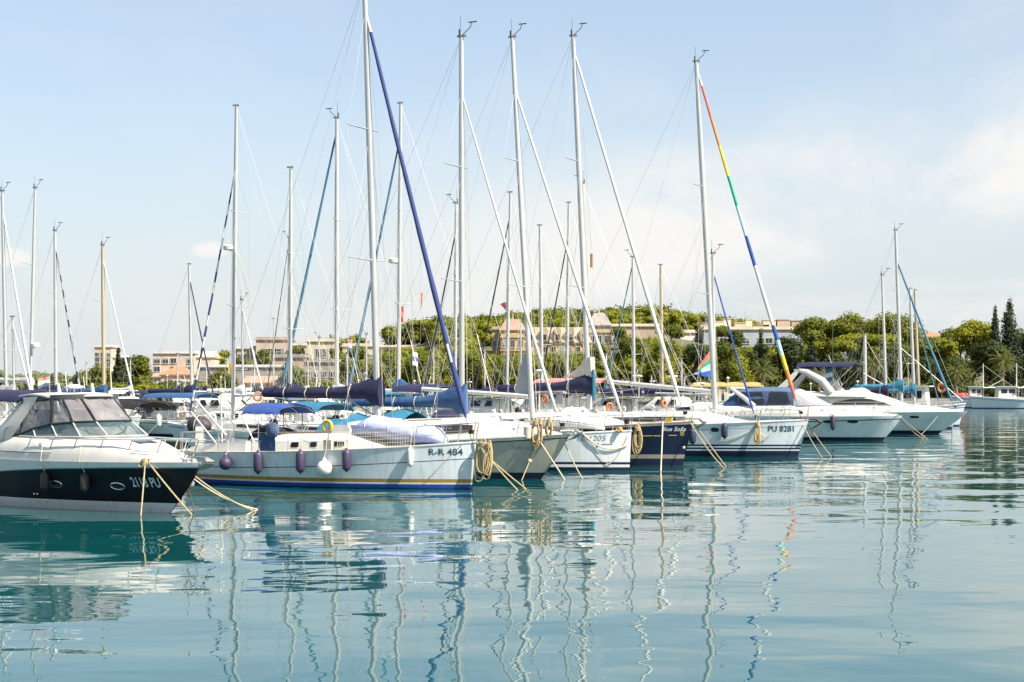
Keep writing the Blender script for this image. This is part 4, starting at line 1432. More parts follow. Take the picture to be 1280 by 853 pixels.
# ---- PU 8281 with the rainbow genoa
def build_a5():
    H = Hull(13.6, 4.2, 1.62, 1.3, 0.5, 0.7, 0.76, 0.86, 2.2, 1.75, 1.0, 0.42)
    r = place_bow('sailboat', H, wl(997, 571), -23)
    tag(r, 'white sloop PU 8281 with rainbow striped furled genoa and navy waterline stripes', 'sailboat', 'moored sailing boats')
    mats = [M['hull_pale'], M['antifoul'], M['stripe_navy'], M['hull_white']]
    H.mesh([('a', -0.5, 1), ('a', 0.06, 1), ('a', 0.26, 2), ('a', 0.32, 0), ('a', 0.40, 2), ('a', .46, 0), ('a', .54, 2), ('s', 0.25, 0), ('s', 0.235, 2), ('s', 0.05, 0), ('s', 0.0, 3)], mats, r)
    H.deck(r, M['gel'])
    H.rail(r, M['alu_white'], 0.025, 0.02)
    X = lambda px, z=1.2: H.x_at(r, px, z)
    cr, sec = coachroof(r, H, -3.4, 4.6, 0.5, 1.45, 3.2, [(-2.8, 1.5, .4, .72)])
    rb = [M['sail_white'], M['sail_red'], M['sail_orange'], M['sail_yellow'], M['sail_green'], M['sail_aqua'], M['sail_blue'], M['sail_white']]

    def idx(t, j):
        # t: 0 at the bow, 1 at the masthead
        seq = [(0.03, 1), (0.075, 2), (0.105, 3), (0.135, 4), (0.155, 5), (0.205, 6), (0.37, 7), (0.45, 6), (0.455, 6), (0.565, 5), (0.67, 4), (0.76, 3), (0.83, 2), (0.95, 1), (1.1, 0)]
        for a, k in seq:
            if t < a:
                return k
        return 0
    p0, p1 = Vector((6.45, 0, 1.72)), None
    mast_set(r, H, 2.5, 2.1, 18.1, 0.9, 0.14, (0.33, 0.64), fore=p0, ff=0.985, furlmats=rb, furl=1, furlidx=idx, furlr=0.12, boomlen=5.0, boomz=2.9, boomtilt=0.09, boomr=0.14,
             cover=None, mm=M['alu'])
    sprayhood(r, H, -4.6, -3.3, 1.4, 0.8, M['canvas_white'])
    stanchions(r, H, [-4.6, -2.9, -1.2, 0.6, 2.4, 4.1], 0.64)
    pulpit(r, H, 4.9)
    pushpit(r, H, -5.4)
    fittings(r, H, 1.5, -3.4, 4.6, 61, True)
    H.text(r, 'PU 8281', X(960.5, 1.15), 1.13, 0.25, M['letter_dark'], bold=0.012, stretch=0.9)
    x = X(893.5, 1.25)
    b = MB()
    ring = [H.side(x + .2 * max(-.8, min(.8, 1.1 * math.cos(a))), 1.2 + .1 * math.sin(a), .012) for a in [2 * math.pi * k / 20 for k in range(20)]]
    b.add(ring, [tuple(range(20))])
    b.build('port_light', M['window'], r, 0)
    fender(r, H, 867, 0.9, 'cyl', M['fender_navy'], 'dark grey fender beside the navy bow on the rainbow sail sloop', 'fenders along the rainbow sail sloop', ln=.6, r=.15)
    fender(r, H, 907, 1.15, 'cyl', M['fender_navy'], 'slate blue fender next to the dark port light on the rainbow sail sloop', 'fenders along the rainbow sail sloop', ln=.6, r=.14)
    coil(r, H.side(X(948.5), 1.6, .02), .3, 1.05, 9, 0.0280, M['rope_gold'], 'golden rope hank hanging beside the number PU 8281', seed=21)
    line(TW(r, H.side(X(941), 1.2, .02)), TW(r, H.side(X(895), .8, .02)), 0.12, .014, M['rope_pale'], 'pale slack line left of the golden hank on the rainbow sail sloop')
    line(TW(r, H.side(X(950), 1.1, .02)), TW(r, H.side(X(965), 1.1, .02)), 0.2, .014, M['rope_pale'], 'short pale loop under the number PU 8281')
    anchor(r, H, 'rusty brown anchor under the bow of the rainbow sail sloop', 1.3, rust=True, drop=-.06)
    line(TW(r, (6.5, -.05, 1.5)), wl(1028, 573), 0.05, .022, M['rope'], 'left mooring rope from the rainbow sail sloop bow')
    line(TW(r, (6.7, 0, 1.55)), wl(1039, 571), 0.05, .022, M['rope'], 'right mooring rope from the rainbow sail sloop bow')
    # pennant slung from mast to lazy line
    b = MB()
    P = TW(r, (1.4, -.15, 5.0))
    a0, a1 = at(888, 436, 81), at(866, 468, 81)
    tri = [at(889, 436, 81.2), at(867, 468, 80.6), at(889, 472, 81.2)]
    g = []
    for i in range(9):
        t = i / 8
        row = []
        for j in range(9):
            a = tri[0].lerp(tri[2], j / 8)
            q = tri[1].lerp(a, t)
            row.append(q + Vector((0, .12 * math.sin(4 * t + j * .5), 0)))
        g.append(row)
    n = 9
    vs = [p - tri[1] for row in g for p in row]
    vs2 = [p + Vector((0, .01, 0)) for p in vs]
    fs, ms = [], []
    for i in range(8):
        for j in range(8):
            f = (i * n + j, i * n + j + 1, (i + 1) * n + j + 1, (i + 1) * n + j)
            fs += [f, tuple(81 + q for q in reversed(f))]
            ms += [(0, 0, 1, 1, 2, 2, 3, 3)[j]] * 2
    o = MB().add(vs + vs2, fs, ms).build('pennant', [M['sail_red'], M['green'], M['sail_aqua'], M['blue']])
    o.location = tri[1]
    tag(o, 'large red green white and blue triangular pennant beside the rainbow sail sloop mast', 'flag', 'flags flying from the boats')
    line(at(700, 492, 86), tri[1], 0.3, .014, M['rope_pale'], 'pale line leading from the triangular pennant across to the navy sloop', name='guy_line')
    return r, H


# ---- white sports cruiser with slate blue cockpit canopy
def build_a6():
    H = Hull(12.4, 3.9, 1.45, 1.45, 1.15, 0.3, 0.92, 0.76, 2.3, 1.5, 1.2, 0.45)
    r = place_bow('motorboat', H, wl(1103, 551), -23)
    tag(r, 'white sports cruiser under a slate blue canopy, black stripe along its hull', 'motorboat', 'moored motor yachts')
    mats = [M['hull_white'], M['antifoul'], M['stripe_navy'], M['hull_pale']]
    H.mesh([('a', -0.5, 1), ('a', 0.06, 1), ('a', 0.2, 2), ('s', lambda t: .5 - .28 * t, 3), ('s', lambda t: .44 - .28 * t, 2), ('s', 0.08, 3), ('s', 0, 0)], mats, r)
    D = lambda d: 6.2 - d
    rings = []
    for i in range(25):
        d = lerp(0.3, 12.2, i / 24)
        x = D(d)
        w = max(0.06, H.bdx(x) - 0.07)
        z = H.zsx(x) - 0.02
        h = 0.1 + 0.5 * sm((d - 0.2) / 4) + (.1 if d > 6 else 0)
        rings.append([(x, a * w, z + c * h) for a, c in ((-1, 0), (-0.99, .3), (-0.93, .62), (-.86, .86), (-.74, .97), (-.4, 1.06), (0, 1.1), (.4, 1.06), (.74, .97), (.86, .86), (.93, .62), (.99, .3), (1, 0))])
    MB().loft(rings).build('foredeck', M['gel'], r, 40)
    # canopy: section lofted over the cockpit, front slope over the windscreen in grey
    prof = [(-1, 0), (-.98, .45), (-.9, .85), (-.7, 1.0), (0, 1.08), (.7, 1.0), (.9, .85), (.98, .45), (1, 0)]

    def rg(d, w, z0, h):
        return [(D(d), a * w, z0 + c * h) for a, c in prof]
    MB().loft([rg(4.3, .9, 2.0, .06), rg(5.2, 1.3, 2.0, .5), rg(6.0, 1.5, 2.0, .92)], cap=True).build('windscreen_cover', M['canvas_grey'], r, 40)
    cp = MB().loft([rg(6.0, 1.52, 2.0, .93), rg(6.8, 1.58, 2.0, 1.02), rg(8.2, 1.6, 2.0, 1.02), rg(9.4, 1.6, 2.0, .9)]).build('cockpit_canopy', M['canvas_slate'], r, 40)
    cb = MB().loft([rg(9.42, 1.6, 2.0, .88), rg(10.2, 1.62, 1.7, .55), rg(10.9, 1.62, 1.5, .1)]).build('aft_canopy', M['canvas_blue'], r, 40)
    for sd in (-1, 1):
        for d0, d1, z0, z1, ins in ((6.15, 7.55, 2.12, 2.82, .0), (7.65, 9.25, 2.12, 2.82, .0)):
            vs = []
            for dd, zz in ((d0, z0), (d1, z0), (d1 - .1, z1), (d0 + .25, z1)):
                c = (zz - 2.0) / 1.0
                vs.append(Vector((D(dd), sd * (1.6 * pw([(0, 1), (.45, .98), (.85, .9), (1, .7)], c) + .035), zz)))
            MB().add(vs if sd < 0 else vs[::-1], [(0, 1, 2, 3)]).build('window', M['perspex'], cp, 0)
        MB().tube([(D(8.3), sd * 1.68, 1.95), (D(9.0), sd * 1.6, 2.5), (D(9.8), sd * 1.5, 3.05)], [.16, .13, .1], 8, sq=.5).build('radar_arch', M['gel'], r)
    MB().box((D(9.9), 0, 3.06), (.3, 3.0, .09)).build('radar_arch', M['gel'], r)
    b = MB()
    for sd in (-1, 1):
        xs = [7.4, 6.5, 5.4, 4.2, 3, 1.8, .7, 0]
        top = [Vector((D(d), sd * max(.14, H.bdx(D(max(d, .2))) - .14), H.zsx(D(d)) + .62)) for d in xs]
        b.tube([top[0] - Vector((.3, 0, .5))] + top, .02, 6)
        for p in top[1:-1]:
            b.tube([(p.x - .2, p.y, H.zsx(p.x)), p], .017, 6)
    b.build('bow_rail', M['steel'], r)
    X = lambda px, z=1.0: H.x_at(r, px, z)
    b = MB()
    for px in (1035, 1066):
        x = X(px, 1.08)
        b.add([H.side(x + .3 * math.cos(a), 1.1 + .085 * math.sin(a), .014) for a in [2 * math.pi * k / 18 for k in range(18)]], [tuple(range(18))])
    b.build('port_light', M['window'], r, 0)
    H.text(r, 'ZD 615', X(1095, 1.05), 1.08, .17, M['letter_grey'], 'registration_number', shear=.2, stretch=1.1)
    fender(r, H, 1042, 1.05, 'cyl', M['fender_purple'], 'dark purple fender between the port lights of the sports cruiser', ln=.75, r=.15)
    line(TW(r, (6.0, -.2, 1.5)), wl(1159, 549), .05, .025, M['rope'], 'right mooring rope from the bow of the slate canopy cruiser')
    line(TW(r, (5.9, -.3, 1.5)), wl(1154, 549), .12, .025, M['rope'], 'left mooring rope from the bow of the slate canopy cruiser')
    return r, H


# ---- white flybridge motor yacht
def build_a7():
    H = Hull(13.6, 4.2, 1.5, 1.45, 1.9, 0.3, 0.92, 0.72, 2.3, 1.5, 1.15, 0.45)
    r = place_bow('motorboat', H, wl(1173, 542.5), -22)
    tag(r, 'white flybridge motor yacht with a navy bimini and swept white arch', 'motorboat', 'moored motor yachts')
    mats = [M['hull_white'], M['antifoul'], M['hull_pale'], M['stripe_navy']]
    H.mesh([('a', -0.5, 1), ('a', 0.08, 1), ('a', 0.22, 3), ('s', 0.1, 2), ('s', 0, 0)], mats, r)
    D = lambda d: 6.8 - d
    prof = [(-1, 0), (-0.99, .3), (-0.95, .7), (-.86, .95), (-.5, 1.05), (0, 1.08), (.5, 1.05), (.86, .95), (.95, .7), (.99, .3), (1, 0)]

    def lof(name, secs, m, parent=r):
        return MB().loft([[(D(d), a * w, z + c * h) for a, c in prof] for d, w, z, h in secs]).build(name, m, parent, 40)
    fd = []
    for i in range(22):
        d = lerp(.3, 13.3, i / 21)
        fd.append((d, max(.06, H.bdx(D(d)) - .08), H.zsx(D(d)) - .02, .1 + .35 * sm((d - .3) / 3)))
    lof('foredeck', fd, M['gel'])
    cab = lof('cabin', [(3.3, .5, 1.6, .12), (4.4, 1.25, 1.6, .5), (5.8, 1.6, 1.6, .95), (7.2, 1.68, 1.6, 1.1), (9.6, 1.7, 1.6, 1.1), (10.4, 1.7, 1.6, 1.0)], M['gel'])
    for sd in (-1, 1):
        lo, hi = [], []
        n = 14
        for k in range(n + 1):
            d = lerp(4.5, 9.8, k / n)
            w = pw([(4.4, 1.25), (5.8, 1.6), (7.2, 1.68), (9.6, 1.7)], d)
            z0 = pw([(4.5, 1.76), (6, 1.9), (8, 1.9), (9.8, 1.8)], d)
            z1 = pw([(4.5, 1.8), (5.3, 2.1), (6.2, 2.34), (7.4, 2.3), (9.8, 1.86)], d)
            lo.append(Vector((D(d), sd * (w * .985 + .02), z0)))
            hi.append(Vector((D(d), sd * (w * .965 + .02), z1)))
        MB().add(lo + hi, [((k + 1, k, n + 1 + k, n + 2 + k) if sd < 0 else (k, k + 1, n + 2 + k, n + 1 + k)) for k in range(n)]).build('window', M['window_bronze'], cab)
    lof('flybridge', [(5.8, 1.1, 2.42, .1), (6.5, 1.6, 2.44, .3), (7.2, 1.72, 2.44, .44), (9.0, 1.75, 2.46, .34), (11.4, 1.7, 2.5, .15), (12.0, 1.6, 2.5, .1)], M['gel'])
    MB().box((D(11.4), 0, 2.1), (1.6, 3.1, 1.0)).build('recess_shade', M['window'], r)  # near-black block painted as the shaded recess aft under the flybridge
    for sd in (-1, 1):
        MB().tube([(D(8.7), sd * 1.68, 2.7), (D(9.3), sd * 1.62, 3.5), (D(10.4), sd * 1.5, 4.1), (D(11.0), sd * 1.45, 4.25)], [.3, .26, .2, .14], 8, sq=.35).build('radar_arch', M['gel'], r)
        MB().tube([(D(12.3), sd * 1.62, 2.8), (D(11.7), sd * 1.55, 3.4), (D(11.0), sd * 1.45, 4.2)], [.26, .2, .14], 8, sq=.35).build('arch_leg', M['gel'], r)
    MB().box((D(11.0), 0, 4.25), (.5, 3.0, .12)).build('radar_arch', M['gel'], r)
    bimini(r, D(11.1), D(7.3), 1.5, 3.0, 4.55, M['canvas_navy'], rise=.2)
    lof('flybridge_screen', [(6.6, 1.2, 2.78, .05), (7.0, 1.45, 2.78, .26), (7.5, 1.5, 2.78, .2)], M['gel'])
    b = MB()
    b.tube([(D(8.3), -.9, 3.2), (D(9.0), -.95, 5.2)], .02, 5)
    b.tube([(D(8.4), .6, 3.2), (D(9.0), .6, 4.6)], .02, 5)
    b.build('whip_aerial', M['gel'], r)
    b = MB()
    for sd in (-1, 1):
        xs = [8.5, 7, 5.6, 4.4, 3.2, 2, .9, 0]
        top = [Vector((D(d), sd * max(.14, H.bdx(D(max(d, .2))) - .14), H.zsx(D(d)) + .68)) for d in xs]
        b.tube([top[0] - Vector((.4, 0, .6))] + top, .022, 6)
        for p in top[1:-1]:
            b.tube([(p.x - .2, p.y, H.zsx(p.x)), p], .018, 6)
    b.build('bow_rail', M['steel'], r)
    X = lambda px, z=1.0: H.x_at(r, px, z)
    b = MB()
    x = X(1143, 1.1)
    b.add([H.side(x + .34 * max(-.85, min(.85, 1.1 * math.cos(a))), 1.12 + .075 * math.sin(a), .014) for a in [2 * math.pi * k / 18 for k in range(18)]], [tuple(range(18))])
    b.build('port_light', M['window'], r, 0)
    flag(TW(r, (D(8.75), -.95, 4.4)), .5, .9, R(160), [M['canvas_teal'], M['canvas_white'], M['canvas_teal']], 'small pale burgee under the navy bimini of the flybridge yacht')
    line(TW(r, (5.8, -.4, 1.5)), wl(1190, 541), .05, .025, M['rope_pale'], 'pale mooring rope slanting across the flybridge yacht bow')
    line(TW(r, (5.2, -.7, 1.5)), wl(1152, 543), .05, .018, M['rope_pale'], 'pale rope hanging straight beside the flybridge yacht port light')
    return r, H


# ================================================================== boats of the rows behind
def solve_x(root, px, z, lo, hi):
    f = lambda x: proj(TW(root, (x, 0, z)))[0]
    inc = f(hi) > f(lo)
    for _ in range(40):
        m = (lo + hi) / 2
        if (f(m) < px) == inc:
            lo = m
        else:
            hi = m
    return lo


def striped(a, b, k=26):
    return [a, b], (lambda t, j: int(t * k + j * 0.12) % 2)


def gsail(label, px, pxtop, ytop, D, left=True, fore=None, fy=None, sail=None, r=0.1, hull='hull_white', stripe='stripe_navy', cover=None, boomlen=3.6, coverh=.6,
          radar=None, mm=None, hood=None, bim=None, heading=None, aft=None, lines=1, boomz=None, spr=(.36, .66), furlr=.075, boomtilt=.02, name='sailboat', group='masts of the rows behind'):
    a = R(heading if heading is not None else (154 if left else -26))
    base = at(px, HY, D)
    top = CH + (HY - ytop) * D / F
    root = empty(name, (base.x, base.y, 0), a)
    J = 3.4
    if fore is not None:
        J = max(1.2, solve_x(root, fore, 1.4, 0, 9))
    aft = aft or max(4.8, 0.36 * top)
    L = J + .25 + aft
    mx = L / 2 - J - .25
    root.location = (base.x - mx * math.cos(a), base.y - mx * math.sin(a), 0)
    tag(root, label, 'sailboat', group)
    H = Hull(L, min(3.9, L * .33), 1.0 + L * .035, .75 + L * .03, .5, .5, .72, .86, 2.1, 1.7, 1.0, .42)
    H.mesh([('a', -.4, 1), ('a', .05, 1), ('a', .17, 2), ('s', .3, 0), ('s', .27, 2), ('s', .05, 0), ('s', 0, 3)], [M[hull], M['antifoul'], M[stripe], M['gel']], root, 20)
    H.deck(root, M['gel'])
    x0, x1 = -L * .26, mx + J * .62
    coachroof(root, H, x0, x1, .42, 1.1, min(2.2, (x1 - x0) * .5), [(lerp(x0, x1, .15), lerp(x0, x1, .55), .4, .72)])
    rake = -(pxtop - px) * D / F / math.cos(a)
    zb = 1.6
    f3 = None
    if fore is not None:
        f3 = Vector((L / 2 - .25, 0, H.fb + .06))
    ff = .96
    if fy is not None:
        ff = ((CH + (HY - fy) * D / F) - zb) / (top - zb)
    fm, fi = None, None
    if isinstance(sail, tuple):
        fm, fi = sail
    elif sail:
        fm = [M[sail]]
    mast_set(root, H, mx, zb, top, rake, r, spr, fore=f3, ff=ff, furlmats=fm, furl=None, furlidx=fi, furlr=furlr, boomlen=boomlen, boomz=boomz or 2.7, boomtilt=boomtilt, boomr=.075,
             cover=M[cover] if cover else None, coverh=coverh, mm=M[mm] if mm else None, radar=radar, lines=lines, sprlen=.9, lazy=True, wind=int(px) % 3 != 0, wr=.0065)
    if hood:
        sprayhood(root, H, x0 - .9, x0 + .3, 1.05, .75, M[hood])
    if bim:
        bimini(root, -L / 2 + .4, x0 - .8, 1.1, 1.2, 2.5, M[bim])
    xs = [lerp(-L * .36, L * .36, k / 4) for k in range(5)]
    stanchions(root, H, xs, .6)
    pulpit(root, H, L * .37)
    pushpit(root, H, -L * .38)
    fittings(root, H, mx, x0, x1, int(px * 7))
    return root, H


def gmotor(label, px, D, L=8.0, heading=-26, hull='hull_white', stripe='stripe_navy', canopy=None, cab=(.30, .62), chh=1.2, bim=None, style='cabin', name='motorboat', group='small motorboats at the far pontoons', mast=0):
    a = R(heading)
    p = at(px, HY, D)
    root = empty(name, (p.x, p.y, 0), a)
    tag(root, label, 'motorboat', group)
    B = L * .33
    H = Hull(L, B, .95 + L * .03, .8 + L * .02, L * .09, .15, .92, .74, 2.3, 1.5, 1.2, .45)
    H.mesh([('a', -.4, 1), ('a', .05, 1), ('a', .16, 2), ('s', .2, 0), ('s', .15, 2), ('s', 0, 0)], [M[hull], M['antifoul'], M[stripe]], root, 18)
    H.deck(root, M['gel'])
    prof = [(-1, 0), (-.97, .5), (-.9, .85), (-.75, 1), (0, 1.06), (.75, 1), (.9, .85), (.97, .5), (1, 0)]
    sec = lambda d, w, z, h: [(L / 2 - d * L, q * w, z + c * h) for q, c in prof]
    z = H.fb - .06
    w = B * .38
    if style == 'cabin':
        cb = MB().loft([sec(.1, w * .4, z, .05), sec(cab[0] - .08, w * .85, z, .3), sec(cab[0], w, z - .02, .42), sec(cab[0] + .1, w, z - .04, chh), sec(cab[1], w, z - .06, chh), sec(cab[1] + .01, w, z - .06, chh * .9)]).build('cabin', M['gel'], root, 40)
        for sd in (-1, 1):
            b = MB()
            for d0, d1 in ((cab[0] + .12, (cab[0] + cab[1]) / 2 + .04), ((cab[0] + cab[1]) / 2 + .07, cab[1] - .03)):
                vs = [Vector((L / 2 - d * L, sd * (w * q + .015), z + c * chh)) for d, c, q in ((d0, .55, .975), (d1, .55, .975), (d1, .86, .91), (d0 + .02, .86, .91))]
                b.add(vs if sd > 0 else vs[::-1], [(3, 2, 1, 0)])
            b.build('window', M['window'], cb, 0)
        vs = [Vector((L / 2 - d * L + .03, y, z + c)) for d, y, c in ((cab[0] + .015, -w * .85, .5), (cab[0] + .015, w * .85, .5), (cab[0] + .085, w * .75, chh * .86), (cab[0] + .085, -w * .75, chh * .86))]
        MB().add(vs, [(0, 1, 2, 3)]).build('windscreen', M['window'], cb, 0)
    else:
        MB().loft([sec(.1, w * .4, z, .05), sec(cab[0] - .05, w * .9, z, .3), sec(cab[0] + .05, w, z, .36)]).build('foredeck', M['gel'], root, 40)
        b = MB()
        t = [Vector((L / 2 - d * L, y, z + .75)) for d, y in ((cab[0] + .25, -w), (cab[0] + .1, -w * .85), (cab[0] + .07, 0), (cab[0] + .1, w * .85), (cab[0] + .25, w))]
        q = [Vector((L / 2 - d * L, y * 1.05, z + .3)) for d, y in ((cab[0] + .2, -w), (cab[0] + .03, -w * .85), (cab[0] - .02, 0), (cab[0] + .03, w * .85), (cab[0] + .2, w))]
        b.loft([q, t], closed=False, cap=False)
        b.build('windscreen', M['perspex'], root, 0)
        MB().box((L / 2 - .55 * L, 0, z + .2), (.9, w * 1.3, .5)).build('seat', M['canvas_white'], root)
    if bim:
        bimini(root, L / 2 - L * .92, L / 2 - L * (cab[0] + .12), w * 1.1, z, z + 1.35 if style != 'cabin' else z + chh + .3, M[bim], frames=True)
    b = MB()
    for sd in (-1, 1):
        xs = [L / 2 - L * d for d in (.5, .35, .2, .08, .0)]
        top = [Vector((x, sd * max(.1, H.bdx(min(x, L / 2 - .1)) - .1), H.zsx(x) + .55)) for x in xs]
        b.tube([top[0] - Vector((.2, 0, .5))] + top, .016, 5)
        for p_ in top[1:]:
            b.tube([(p_.x - .12, p_.y, H.zsx(p_.x)), p_], .014, 5)
    b.build('bow_rail', M['steel'], root)
    b = MB()
    b.box((-L / 2 - .18, 0, .95), (.35, .4, .55))
    b.box((-L / 2 - .12, 0, .4), (.2, .16, .9))
    b.build('outboard_engine', M['black'], root)
    if mast:
        MB().tube([(-L * .1, 0, z + chh * .9), (-L * .12, 0, z + chh + mast)], [.05, .03], 6).build('light_mast', M['gel'], root)
    return root, H


def fishing(label, px, D, L, heading, house=(.55, .75), awn=True, name='fishing_boat'):
    a = R(heading)
    p = at(px, HY, D)
    root = empty(name, (p.x, p.y, 0), a)
    tag(root, label, 'fishing boat', 'fishing boats at the far quay')
    H = Hull(L, L * .32, 1.75, 1.15, .5, .2, .7, .82, 2.0, 1.6, 1.0, .42)
    H.mesh([('a', -.4, 1), ('a', .05, 1), ('a', .12, 2), ('s', .28, 0), ('s', .22, 2), ('s', 0, 0)], [M['hull_white'], M['antifoul'], M['stripe_blue']], root, 18)
    H.deck(root, M['gel_grey'])
    H.rail(root, M['gel'], .06, .04)
    x0, x1 = L / 2 - L * house[1], L / 2 - L * house[0]
    w = L * .11
    hb = MB()
    hb.hexa([(x0, -w, 1.1), (x1, -w, 1.1), (x1, w, 1.1), (x0, w, 1.1)], [(x0, -w * .94, 3.1), (x1 - .15, -w * .94, 3.1), (x1 - .15, w * .94, 3.1), (x0, w * .94, 3.1)])
    hs = hb.build('wheelhouse', M['gel'], root, 20)
    MB().box(((x0 + x1) / 2, 0, 3.16), (x1 - x0 + .5, 2 * w + .4, .1)).build('roof', M['gel'], hs)
    for sd in (-1, 1):
        b = MB()
        n = 2
        for k in range(n):
            xa = lerp(x0 + .2, x1 - .25, k / n)
            xb = lerp(x0 + .2, x1 - .25, (k + .8) / n)
            b.add([(xa, sd * (w * .965 + .02), 2.2), (xb, sd * (w * .965 + .02), 2.2), (xb, sd * (w * .95 + .02), 2.8), (xa, sd * (w * .95 + .02), 2.8)], [(0, 1, 2, 3) if sd < 0 else (3, 2, 1, 0)])
        b.build('window', M['window'], hs, 0)
    if awn:
        xa, xb = -L / 2 + .6, x0 - .1
        g = [[Vector((lerp(xa, xb, i / 5), lerp(-w * 1.3, w * 1.3, j / 5), 3.0 + .1 * math.sin(math.pi * j / 5))) for j in range(6)] for i in range(6)]
        aw = MB().sheet(g, .04).build('awning', M['canvas_white'], root, 60)
        for x in (xa + .1, (xa + xb) / 2, xb - .1):
            for sd in (-1, 1):
                MB().tube([(x, sd * w * 1.25, 1.1), (x, sd * w * 1.25, 3.0)], .035, 5).build('awning_post', M['steel'], aw)
    b = MB()
    mx = x0 - .3
    b.tube([(mx, 0, 1.2), (mx, 0, 6.6)], [.09, .05], 7)
    b.tube([(mx, -.6, 5.2), (mx, .6, 5.2)], .03, 5)
    b.tube([(mx, 0, 2.6), (mx - 2.8, 0, 4.2)], .05, 6)
    b.build('mast', M['gel'], root)
    b = MB()
    b.tube([(mx, 0, 6.4), (L / 2 - .2, 0, 2.0)], .012, 4)
    b.tube([(mx, 0, 6.4), (-L / 2 + .2, 0, 2.0)], .012, 4)
    b.build('rigging_wire', M['wire'], root)
    return root


# ================================================================== trees and buildings
def leaves(mb, blobs, n, size, rg, flat=0.0):
    tot = sum((b[1][0] * b[1][1] + b[1][0] * b[1][2] + b[1][1] * b[1][2]) for b in blobs)
    for c, rad in blobs:
        k = max(8, int(n * (rad[0] * rad[1] + rad[0] * rad[2] + rad[1] * rad[2]) / tot))
        for _ in range(k):
            while True:
                d = Vector((rg.uniform(-1, 1), rg.uniform(-1, 1), rg.uniform(-1, 1)))
                if 0.05 < d.length < 1:
                    break
            d.normalize()
            q = rg.uniform(0.55, 1.08) if rg.random() < .75 else rg.uniform(.95, 1.25)
            p = Vector((c[0] + d.x * rad[0] * q, c[1] + d.y * rad[1] * q, c[2] + d.z * rad[2] * q))
            nrm = (d + Vector((rg.gauss(0, .33), rg.gauss(0, .33), rg.gauss(0, .33) + .2))).normalized()
            u = nrm.orthogonal().normalized()
            v = nrm.cross(u)
            an = rg.uniform(0, 6.28)
            u, v = u * math.cos(an) + v * math.sin(an), v * math.cos(an) - u * math.sin(an)
            s1, s2 = size * rg.uniform(.6, 1.4), size * rg.uniform(.4, .9)
            mb.add([p - u * s1, p - v * s2 + u * s1 * .2, p + u * s1, p + v * s2 - u * .1 * s1], [(0, 1, 2, 3)])


def core(mb, blobs, rg, k=.6):
    for c, rad in blobs:
        mb.ell(c, (rad[0] * k, rad[1] * k, rad[2] * k), 8, 6, jit=.1)


def tree_blobs(kind, h, w, rg):
    bl = []
    if kind == 'pine':          # broad domed crown
        n = 11
        for i in range(n):
            a = rg.uniform(0, 6.28)
            q = math.sqrt(rg.random()) * .72
            z = h * (.62 + .26 * (1 - q * q) + rg.uniform(-.1, .05))
            rr = w * rg.uniform(.17, .27)
            bl.append(((math.cos(a) * q * w / 2, math.sin(a) * q * w / 2, z), (rr, rr, rr * rg.uniform(.55, .8))))
        bl.append(((0, 0, h * .88), (w * .26, w * .26, h * .11)))
    elif kind == 'umbrella':
        for i in range(12):
            a = rg.uniform(0, 6.28)
            q = math.sqrt(rg.random()) * .8
            rr = w * rg.uniform(.14, .22)
            bl.append(((math.cos(a) * q * w / 2, math.sin(a) * q * w / 2, h * (.80 + .12 * (1 - q * q))), (rr, rr, h * .08)))
    elif kind == 'cypress':
        n = 9
        for i in range(n):
            t = i / (n - 1)
            rr = w / 2 * math.sin(math.pi * (0.10 + .86 * t ** .8) ** .8) ** .7 * .95 + .12
            bl.append(((rg.uniform(-.04, .04) * w, rg.uniform(-.04, .04) * w, h * (.06 + .88 * t)), (rr * 1.12, rr * 1.12, h * .11)))
    elif kind == 'conifer':
        n = 8
        for i in range(n):
            t = i / (n - 1)
            for k in range(4 if t < .8 else 1):
                a = rg.uniform(0, 6.28)
                R0 = w / 2 * (1 - t) ** .85
                rr = max(.35, R0 * .55)
                q = R0 * .55 if t < .8 else 0
                bl.append(((math.cos(a) * q, math.sin(a) * q, h * (.16 + .8 * t)), (rr, rr, h * .07)))
    elif kind == 'broad':
        for i in range(12):
            a = rg.uniform(0, 6.28)
            q = rg.random() ** .5 * .62
            z = h * rg.uniform(.3, .88)
            e = 1 - abs(z / h - .55) * 1.1
            rr = w * rg.uniform(.16, .26)
            bl.append(((math.cos(a) * q * w / 2 * e, math.sin(a) * q * w / 2 * e, z), (rr, rr, rr * .8)))
        bl.append(((0, 0, h * .84), (w * .25, w * .25, h * .14)))
    elif kind == 'bush':
        for i in range(7):
            a = rg.uniform(0, 6.28)
            q = rg.random() ** .5 * .6
            rr = w * rg.uniform(.2, .3)
            bl.append(((math.cos(a) * q * w / 2, math.sin(a) * q * w / 2, h * rg.uniform(.3, .7)), (rr, rr, h * .3)))
    return bl


BARK = mat('bark', (0.13, 0.095, 0.07), .9, var=.3, vs=3, bump=.05, bs=6)
PALMTRUNK = mat('palm_trunk', (0.22, 0.155, 0.10), .9, var=.3, vs=4, bump=.05, bs=6)
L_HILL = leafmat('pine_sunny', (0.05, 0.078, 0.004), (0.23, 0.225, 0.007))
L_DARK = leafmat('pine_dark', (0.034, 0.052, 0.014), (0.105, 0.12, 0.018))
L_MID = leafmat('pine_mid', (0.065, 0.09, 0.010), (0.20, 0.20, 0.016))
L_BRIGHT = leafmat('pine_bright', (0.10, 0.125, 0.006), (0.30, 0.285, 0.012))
L_CYP = leafmat('cypress_leaf', (0.016, 0.028, 0.014), (0.05, 0.062, 0.018), .15)
L_PALM = leafmat('palm_leaf', (0.10, 0.115, 0.03), (0.20, 0.19, 0.05), .25)
L_FAR = leafmat('far_leaf', (0.10, 0.125, 0.05), (0.17, 0.185, 0.07))


